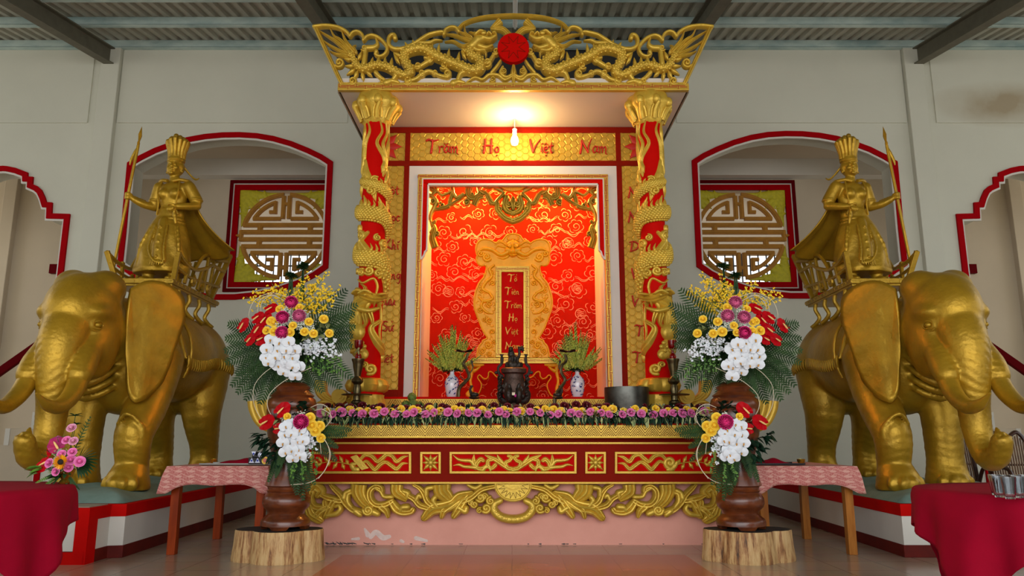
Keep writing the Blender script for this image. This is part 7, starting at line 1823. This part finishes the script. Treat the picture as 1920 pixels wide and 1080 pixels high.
    def lob(a):
        a = a if s else pi-a
        d = 0
        for cx_, cy_, r_ in ((-.20, .02, .185), (.03, -.05, .24), (.22, .02, .16), (.0, .10, .22)):
            # distance from centre along direction a to the far side of this circle
            b__ = cx_*cos(a)+cy_*sin(a); disc = b__*b__-(cx_*cx_+cy_*cy_-r_*r_)
            if disc > 0: d = max(d, b__+sqrt(disc))
        return d
    N = 120; mb = MB(); hL = .258
    mb.cur = 0; vs = []
    for z, k_ in ((0, 1.04), (.02, 1.05), (hL*.5, 1.01), (hL-.006, .99), (hL, .975)):
        for i in range(N): a = 2*pi*i/N; rr = lob(a)*k_*(1+.008*sin(a*31)); vs.append((rr*cos(a), rr*sin(a), z))
    vs.append((0, 0, hL)); mb.add(vs, [(j*N+i, j*N+(i+1) % N, (j+1)*N+(i+1) % N, (j+1)*N+i) for j in range(4) for i in range(N)])
    mb.build('bark_side', 'log_side', log, sharp=R(50)); mb2 = MB(); mb2.add([(x, y, hL) for x, y, z in vs[4*N:5*N]] + [(0, 0, hL+.001)], [(i, (i+1) % N, N) for i in range(N)]); mb2.build('charred_top', 'charcoal_top', log, smooth=False)
big_arrangement('left'); big_arrangement('right')

# ---------------- rose garland along the altar front
gar = empty('flower_garland', (XC, 7.72, Z1), 'long garland of pink and yellow roses over dark leaves along the altar edge', 'garland')
rd = random.Random(77)
x0, x1 = P(598, 780, 7.62).x, P(1326, 780, 7.62).x
mb = MB(); m2 = MB(); m3 = MB()
for i in range(2600):
    x = rd.uniform(x0, x1); tt = rd.random(); y = 7.66+rd.gauss(0, .05); z = Z1+.02+rd.random()*.11
    d = Vector((rd.uniform(-.8, .8), -rd.uniform(.3, 1), rd.uniform(-.7, .5)))
    leaf(mb if i % 5 else m3, (x-XC, y-7.72, z-Z1), d, rd.uniform(.05, .095), .013, rd)
for i in range(420):
    x = rd.uniform(x0, x1); leaf(mb if i % 4 else m3, (x-XC, 7.53-7.72, .06), Vector((rd.uniform(-.6, .6), -.5, -1)), rd.uniform(.05, .10), .011, rd)
for i in range(260):
    x = rd.uniform(x0, x1); leaf(m3 if i % 3 == 0 else mb, (x-XC, rd.uniform(-.03, .05), .15), Vector((rd.uniform(-.8, .8), -.3, 1)), rd.uniform(.05, .09), .014, rd)
tag(mb.build('garland_leaves', 'leaf_dark', gar, fix=False, sharp=9), kind='stuff'); tag(m3.build('garland_pale_leaves', 'leaf_pale', gar, fix=False, sharp=9), kind='stuff')
for i in range(1500):
    x = rd.uniform(x0, x1)-XC; z = .10+rd.gauss(0, .03); m2.ell((x, -.14+rd.uniform(-.03, .05), z), (.0045, .0045, .0045), 4, 3)
tag(m2.build('garland_filler', 'baby_breath', gar, fix=False), kind='stuff')
n = 38
for i in range(n):
    x = x0+(x1-x0)*(i+.5)/n+rd.uniform(-.02, .02)
    put('rose_pink', gar, (x, 7.56+rd.uniform(-.01, .015), Z1+.095+rd.uniform(-.012, .02)), (rd.uniform(-.4, .4), -1, .35), rd.uniform(.58, .74), rd.uniform(0, 6))
    put('rose_yellow', gar, (x+.05+rd.uniform(-.02, .02), 7.61+rd.uniform(-.01, .02), Z1+.125+rd.uniform(-.01, .02)), (rd.uniform(-.4, .4), -1, .5), rd.uniform(.55, .72), rd.uniform(0, 6))
for i in range(34): put('rose_dark', gar, (x0+(x1-x0)*(i+.5)/34+rd.uniform(-.03, .03), 7.68, Z1+.165+rd.uniform(-.02, .02)), (rd.uniform(-.3, .3), -1, .7), rd.uniform(.62, .75), 0)

# ---------------- patterned tables
m = bpy.data.materials.new('cloth_vine'); m.use_nodes = True; M['cloth_vine'] = m; nt = m.node_tree; b = nt.nodes['Principled BSDF']; b.inputs['Roughness'].default_value = .75
tc = nt.nodes.new('ShaderNodeTexCoord'); vm = nt.nodes.new('ShaderNodeMapping'); vm.inputs['Scale'].default_value = (26, 26, 14)
vo = nt.nodes.new('ShaderNodeTexVoronoi'); vo.feature = 'DISTANCE_TO_EDGE'; vo.inputs['Scale'].default_value = 2.6
sx_ = nt.nodes.new('ShaderNodeSeparateXYZ'); nt.links.new(tc.outputs['Object'], sx_.inputs[0]); nt.links.new(tc.outputs['Object'], vm.inputs[0]); nt.links.new(vm.outputs[0], vo.inputs['Vector'])
def mth(op, a, b_=None, clamp=False):
    n_ = nt.nodes.new('ShaderNodeMath'); n_.operation = op; n_.use_clamp = clamp
    for i, q in enumerate((a, b_)):
        if q is None: continue
        if isinstance(q, (int, float)): n_.inputs[i].default_value = q
        else: nt.links.new(q, n_.inputs[i])
    return n_.outputs[0]
u_ = mth('ADD', sx_.outputs['X'], sx_.outputs['Y']); wv = mth('MULTIPLY', mth('SINE', mth('MULTIPLY', u_, 54.0)), .010)
zz = mth('SUBTRACT', mth('FRACT', mth('MULTIPLY', mth('ADD', sx_.outputs['Z'], wv), 22.0)), .5); ln_ = mth('LESS_THAN', mth('ABSOLUTE', zz), .06)
# leaves: ellipses repeated along each vine
lu = mth('SUBTRACT', mth('FRACT', mth('MULTIPLY', u_, 54/6.2832)), .5); lz = mth('SUBTRACT', mth('FRACT', mth('MULTIPLY', mth('ADD', sx_.outputs['Z'], .014), 22.0)), .5)
el = mth('LESS_THAN', mth('ADD', mth('POWER', mth('MULTIPLY', lu, 3.6), 2.0), mth('POWER', mth('MULTIPLY', lz, 4.4), 2.0)), 1.0)
ed_ = mth('LESS_THAN', vo.outputs['Distance'], .07); allm = mth('MAXIMUM', mth('MAXIMUM', ln_, el), mth('MULTIPLY', ed_, .55))
mx = nt.nodes.new('ShaderNodeMixRGB'); mx.inputs[1].default_value = lin((180, 98, 92)) + (1,); mx.inputs[2].default_value = lin((206, 152, 138)) + (1,)
nt.links.new(allm, mx.inputs[0]); nt.links.new(mx.outputs[0], b.inputs['Base Color'])
def vine_table(side):
    s = side == 'left'; sg = -1 if s else 1; x0, x1 = (2.24, 3.14); y0, y1 = 7.16, 8.40; zt = .775
    cx_, cy_ = sg*(x0+x1)/2, (y0+y1)/2; wood = 'wood_table' if s else 'wood_table_pale'
    root = empty('side_table', (cx_, cy_, 0), 'wooden table with square legs under the rose vine cloth, %s of the altar' % side, 'table', 'side tables')
    MB().box((0, 0, zt-.02), (x1-x0-.02, y1-y0-.02, .03)).build('tabletop', wood, root, smooth=False)
    for ax, ay in ((-1, -1), (1, -1), (-1, 1), (1, 1)):
        X, Y = ax*((x1-x0)/2-.06), ay*((y1-y0)/2-.08); MB().bar((X, Y, 0), (X, Y, zt-.03), .075, .075, (0, 1, 0)).build('leg', wood, root, smooth=False, bevel=.004)
    for ay in (-1, 1): MB().box((0, ay*((y1-y0)/2-.08), zt-.09), (x1-x0-.18, .025, .10)).build('apron', wood, root, smooth=False)
    cl_ = empty('x', (0, 0, 0)); bpy.data.objects.remove(cl_)
    hx_, hy = (x1-x0)/2+.01, (y1-y0)/2+.01; per = []; n1, n2 = 40, 50
    for i in range(n1): per.append((-hx_+2*hx_*i/n1, -hy, 0))
    for i in range(n2): per.append((hx_, -hy+2*hy*i/n2, 1))
    for i in range(n1): per.append((hx_-2*hx_*i/n1, hy, 2))
    for i in range(n2): per.append((-hx_, hy-2*hy*i/n2, 3))
    mb = MB(); L_ = len(per); vs = []; rows = 8; drop = .165; rdd = random.Random(9)
    for j in range(rows+1):
        t = j/rows
        for i, (x, y, e) in enumerate(per):
            dc = min(hypot for hypot in [sqrt((x-a*hx_)**2+(y-b_*hy)**2) for a in (-1, 1) for b_ in (-1, 1)]); cor = math.exp(-(dc/.09)**2)
            wv_ = .010*sin(i*.55)*t + .006*sin(i*1.3+2)*t; o_ = .012*min(1, t*3)+wv_+.035*cor*t
            nx = x/hx_ if abs(abs(x)-hx_) < 1e-6 else 0; ny = y/hy if abs(abs(y)-hy) < 1e-6 else 0
            vs.append((x+nx*o_, y+ny*o_, zt+.004 - t*(drop+.075*cor+.006*sin(i*.4))))
    mb.add(vs, [(j*L_+i, j*L_+(i+1) % L_, (j+1)*L_+(i+1) % L_, (j+1)*L_+i) for j in range(rows) for i in range(L_)] + [tuple(range(L_))])
    o = mb.build('tablecloth', 'cloth_vine', loc=(cx_, cy_, 0), sharp=R(60)); so = o.modifiers.new('t', 'SOLIDIFY'); so.thickness = .003; so.offset = 1
    tag(o, 'rose and cream vine patterned tablecloth on the %s side table' % side, 'tablecloth', 'vine tablecloths')
    return zt+.008
zt = vine_table('left'); vine_table('right')
def bowl_at(px, py, Y, label, z=None, k=1.0):
    q = P(px, py, Y); q.z = zt if z is None else z
    o = MB().lathe([(.018*k, 0), (.02*k, .004*k), (.03*k, .02*k), (.034*k, .045*k), (.031*k, .045*k), (.026*k, .02*k), (.01*k, .01*k)], 20).build('brass_cup', 'brass_bright', loc=q); tag(o, label, 'cup'); return o
bowl_at(400, 862, 7.85, 'tiny brass cup at the back left of the left vine cloth'); bowl_at(1502, 866, 7.55, 'small brass cup beside the tray on the right vine cloth', k=1.15)
for s_, pa, pb, Y in ((-1, 388, 520, 7.50), (1, 1404, 1496, 7.50)):
    a, b_ = P(pa, 866, Y), P(pb, 866, Y); c = (a+b_)/2; c.z = zt; w_ = 'left' if s_ < 0 else 'right'
    root = tag(MB().box((0, 0, .006), (abs(b_.x-a.x), .34, .008)).span((-abs(b_.x-a.x)/2-.006, -.176, .004), (abs(b_.x-a.x)/2+.006, -.166, .02)).span((-abs(b_.x-a.x)/2-.006, .166, .004), (abs(b_.x-a.x)/2+.006, .176, .02)).build('metal_tray', 'steel_tray' if s_ < 0 else 'black_plastic', loc=c, smooth=False, bevel=.003), 'flat rectangular tray holding a red cloth on the %s vine tablecloth' % w_, 'tray')
    mb = MB(); W_ = abs(b_.x-a.x)*.42
    def cf(u, v): x = (u-.5)*2*W_*.85; y = (v-.5)*.26; return (x + c.x - s_*.02, y + c.y, c.z+.014+.045*(1-abs(2*u-1)**1.5)*(1-abs(2*v-1)**2)*(1+.2*sin(u*13)))
    o = mb.grid(cf, 20, 12).build('folded_cloth', 'cloth_red', sharp=9); so = o.modifiers.new('t', 'SOLIDIFY'); so.thickness = .006
    tag(o, 'folded dark red cloth lying on the tray of the %s vine tablecloth' % w_, 'cloth')
# black rack with small crests
c = P(487, 866, 7.30); c.z = zt+.012; root = empty('crest_rack', c, 'small black rack of shiny triangular and round crests beside the left urn', 'rack')
mb = MB().box((0, .03, .03), (.22, .05, .06)).box((.01, .07, .085), (.20, .05, .05)); mb.build('rack_body', 'black_plastic', root, smooth=False, bevel=.004)
fz2 = lambda x0_, z0_: (lambda x, y, h: Vector((x0_+x, -h, z0_+y)))
for x, z, kind in ((-.075, .012, 't'), (-.02, .012, 't'), (-.06, .075, 'v'), (.0, .085, 'o'), (.05, .035, 's')):
    if kind in 'tv':
        q = [(-.024, 0), (.024, 0), (0, .045)] if kind == 't' else [(-.022, .04), (.022, .04), (0, 0)]
        o = MB().prism(q, fz2(x, z), -.02, .006).build('crest', 'sky_silver', root, smooth=False)
        MB().ell((x, -.008, z+.02), (.009, .004, .010), 8, 6).build('blue_stone', 'blue_mark', o)
    elif kind == 'o': MB().ell((x, 0, z), (.022, .008, .026), 14, 8).build('crest', 'sky_silver', root)
    else:
        o = MB().prism([(.032*cos(a), .034*sin(a)*(1 if sin(a) > 0 else 1.1)) for a in np.linspace(0, 2*pi, 20, endpoint=False)], fz2(x, z), -.02, .006).build('crest', 'gold_leaf', root, smooth=False)
        MB().ell((x, -.007, z), (.018, .005, .020), 10, 8).build('pink_face', 'pink_face', o)

# ---------------- round tables under wine red cloths
def round_table(side):
    s = side == 'left'; cx_, cy_, r, zt_ = (-3.46, 4.55, .80, .742) if s else (3.20, 4.50, .80, .735); ph = R(-12) if s else R(200)
    root = empty('round_table', (cx_, cy_, 0), 'round table hidden under a wine red cloth at the %s edge of the photo' % side, 'table', 'round tables')
    MB().lathe([(r-.02, zt_-.025), (r, zt_-.02), (r, zt_-.004), (r-.01, zt_)], 64).build('tabletop', 'wood_table', root)
    MB().tube([(0, 0, .03), (0, 0, zt_-.03)], .05, 16).build('pedestal', 'rafter_steel', root)
    for i in range(4): a = i*pi/2+.7; MB().bar((.04*cos(a), .04*sin(a), .03), (.45*cos(a), .45*sin(a), .02), .05, .04).build('leg', 'rafter_steel', root, smooth=False)
    N = 160; rows_top = 5; rows = 14; vs = []; S_ = 1.02
    for j in range(rows_top+1):
        for i in range(N): a = 2*pi*i/N; rr = (r+.004)*j/rows_top; vs.append((rr*cos(a), rr*sin(a), zt_+.004))
    for j in range(1, rows+1):
        t = j/rows
        for i in range(N):
            a = 2*pi*i/N; q = a-ph+pi/4; d_ = S_/max(abs(cos(q)), abs(sin(q)))-r; cor = max(0, (d_-.25)/.3)
            fold = (.035*sin(a*13+1)+.02*sin(a*23+2))*t*min(1, d_*2.2); rr = r+.006+.02*min(1, t*4)+fold+.05*cor*t
            z = zt_+.004 - max(0, t*d_-.01)*1.0; vs.append((rr*cos(a), rr*sin(a), max(.006, z)))
    mb = MB(); R_ = rows_top+rows; mb.add(vs, [(j*N+i, j*N+(i+1) % N, (j+1)*N+(i+1) % N, (j+1)*N+i) for j in range(R_) for i in range(N)])
    o = mb.build('tablecloth', 'cloth_red', loc=(cx_, cy_, 0), sharp=9); so = o.modifiers.new('t', 'SOLIDIFY'); so.thickness = .003; so.offset = 1
    tag(o, 'wine red cloth draped over the round table at the %s edge of the photo' % side, 'tablecloth', 'wine red tablecloths')
    return zt_+.008
zr_ = round_table('left'); zrr = round_table('right')
# glasses
mbp = None; first = None
for i, (px, py, Y) in enumerate(((1874, 925, 3.98), (1894, 929, 3.88), (1914, 927, 3.94), (1884, 920, 4.10), (1904, 921, 4.08), (1868, 917, 4.14), (1922, 918, 4.12))):
    q = P(px, py, Y); q.z = zrr
    if first is None:
        mb = MB(); pr = []
        for j in range(9): t = j/8; pr.append((.021+.013*t**.8, .105*t))
        pi_ = [(max(.002, a-.0028), max(.010, z)) for a, z in pr]; mb.lathe(pr + pi_[::-1], 28, lobes=14, amp=.022); first = mb.build('drinking_glass', 'glass', loc=q); o = first
    else: o = first.copy(); COL.objects.link(o); o.location = q
    tag(o, 'fluted clear drinking glass in the cluster on the right red table', 'glass', 'clear drinking glasses')

# ---------------- sunflower bouquet on the left red table (and its twin at the right edge)
def sun_bouquet(dxpx, label):
    c8_ = lambda x, y: (dxpx+40+x/7.2, 780+y/7.2); Y = 5.02; rd = random.Random(31); q = P(*c8_(600, 900), Y); q.z = zr_ if dxpx < 900 else zrr
    root = empty('sunflower_bouquet', q, label, 'bouquet'); O = P(*c8_(600, 760), Y)
    MB().lathe([(.04, 0), (.045, .01), (.03, .03), (.05, .09), (.055, .10), (.05, .10), (.02, .04)], 20).build('vase', 'brass_bright', root)
    def B(kind, x, y, sc_, dy=-.06, roll=None): p = P(*c8_(x, y), Y+dy); put(kind, root, p, (p-O).normalized()*.6+Vector((0, -1, .1)), sc_, rd.uniform(0, 6) if roll is None else roll)
    for x, y, k_, sc_ in ((545, 520, 'rose_pink', .62), (690, 490, 'rose_pink', .6), (670, 597, 'rose_pink', .72), (790, 617, 'rose_pink', .72), (640, 697, 'rose_pink', .6), (470, 750, 'rose_pink', .6), (380, 637, 'rose_pink', .65), (610, 330, 'rose_pink', .6), (705, 342, 'rose_pale', .62), (680, 165, 'rose_pale', .65)): B(k_, x, y, sc_*.74)
    B('anthp', 490, 420, .85, -.03, 2.2); B('anth', 330, 640, .75, -.03, 3.3); B('anth', 420, 480, .6, -.02, 1.9)
    off = root.location; p = P(*c8_(540, 620), Y-.13)-off; sf = empty('sf', p); bpy.data.objects.remove(sf)
    mb = MB()
    for ring in (0, 1):
        for i in range(17):
            a = 2*pi*i/17+ring*.18; d = Vector((cos(a), -.25-.15*ring, sin(a))).normalized(); leaf(mb, p+d*.014, d, .036, .009, random.Random(1), 0)
    mb.build('sunflower_petals', 'sunflower', root, fix=False, sharp=9); MB().ell(p+Vector((0, -.008, 0)), (.020, .009, .018), 14, 8).build('sunflower_heart', 'sun_heart', root)
    # fan palm leaf, fern, papyrus, filler
    mb = MB(); hub = P(*c8_(770, 600), Y+.02)-off
    for i in range(15): a = -1.35+2.55*i/14; leaf(mb, hub, Vector((cos(a), -.15, sin(a))), .155*(1-.2*abs(a-.1)), .013, random.Random(2), .08)
    mb.build('fan_leaf', 'leaf_green', root, fix=False, sharp=9)
    for x, y, w_ in ((930, 20, .05), (200, 900, .05), (260, 990, .05), (420, 930, .05), (720, 1000, .05), (560, 960, .05), (780, 990, .05)): frond('fern_frond', root, O, P(*c8_(x, y), Y-.02), .01, rd, 'palm_green' if x > 300 else 'leaf_bright', w_*.8, 16, .008)
    leafcluster('filler_leaves', root, P(*c8_(560, 740), Y), rd, 40, .07, .014, 'leaf_green', (0, -.3, 0), 1.3, .045); leafcluster('bright_leaves', root, P(*c8_(300, 720), Y-.02), rd, 9, .09, .013, 'leaf_bright', (-1, -.3, -.2), .5, .02)
    for x, y in ((450, 500), (600, 480), (740, 550), (720, 680), (560, 730), (370, 730)): spray('pale_filler', root, O, P(*c8_(x, y), Y-.05), rd, 22, .0035, 'leaf_pale', spread=.014, start=.8)
    for x, y in ((730, 0), (735, 120)):
        b_ = P(*c8_(x, y), Y)-off; mb = MB(); mb.tube([O-off, b_], .0022, 5)
        for i in range(16): an = rd.uniform(0, 6.3); leaf(mb, b_, Vector((cos(an), sin(an), rd.uniform(.1, .9))), .05, .006, rd, .3)
        mb.build('papyrus_tuft', 'leaf_green', root, fix=False)
    for l in ([(500, 350), (485, 285), (595, 270), (600, 330)], [(400, 500), (330, 455), (270, 520), (370, 560)]):
        pts = [P(*c8_(x, y), Y-.02)-off for x, y in l]; mb = MB(); mb.tube(pts, .0018, 5); mb.build('bent_grass', 'leaf_green', root)
    return root
sun_bouquet(0, 'small bouquet with a sunflower and pink roses on the left red table')
sun_bouquet(1862, 'small bouquet cut by the right edge, beside the glasses on the right red table')

# ---------------- rattan chairs behind the right elephant
def rattan_chair(px, Y, label, rz):
    c = P(px, 860, Y); c.z = 0; root = empty('rattan_chair', c, label, 'chair', rz=rz); W_, Hh = .235, 1.10
    mb = MB(); top = [(-W_, .22, .42), (-W_, .27, .80), (-W_*.95, .30, 1.0), (-W_*.62, .31, 1.10), (-W_*.25, .31, 1.05), (0, .31, .98), (W_*.25, .31, 1.05), (W_*.62, .31, 1.10), (W_*.95, .30, 1.0), (W_, .27, .80), (W_, .22, .42)]
    mb.tube(smooth3(top, 5), .024, 8); mb.tube([(-W_, .24, .52), (W_, .24, .52)], .018, 8); mb.tube([(-W_, .28, .72), (W_, .28, .72)], .012, 8); mb.build('back_frame', 'rattan', root)
    mb = MB()
    for i in range(15): x = -W_*.86+W_*1.72*i/14; zt2 = np.interp(abs(x)/W_, [0, .25, .62, .95], [.96, 1.02, 1.07, .96]); mb.tube([(x, .245, .53), (x, .30, zt2)], .010, 6)
    mb.build('back_canes', 'rattan_pale', root)
    for s_ in (-1, 1):
        mb = MB(); mb.tube(smooth3([(s_*W_, .24, .45), (s_*(W_+.03), .15, .68), (s_*(W_+.03), -.05, .70), (s_*(W_+.04), -.24, .66), (s_*W_, -.28, .42)], 5), .022, 8); mb.build('armrest', 'rattan', root)
        for y in (-.26, .24): MB().tube([(s_*W_, y, 0), (s_*W_, y, .42)], .022, 8).build('leg', 'rattan', root)
    mb = MB(); mb.tube([(-W_, -.26, .40), (W_, -.26, .40), (W_, .24, .40), (-W_, .24, .40), (-W_, -.26, .40)], .02, 8); mb.build('seat_frame', 'rattan', root)
    MB().box((0, -.01, .44), (W_*1.9, .48, .09)).build('cushion', 'cushion_brown', root, bevel=.03)
rattan_chair(1822, 9.2, 'rattan armchair with cane back half hidden by the right elephant trunk', R(8)); rattan_chair(1916, 9.0, 'rattan armchair with wavy cane back at the right edge', R(-4))
for k_ in list(PR):
    o = PR[k_]
    for ch in list(o.children): bpy.data.objects.remove(ch)
    bpy.data.objects.remove(o)
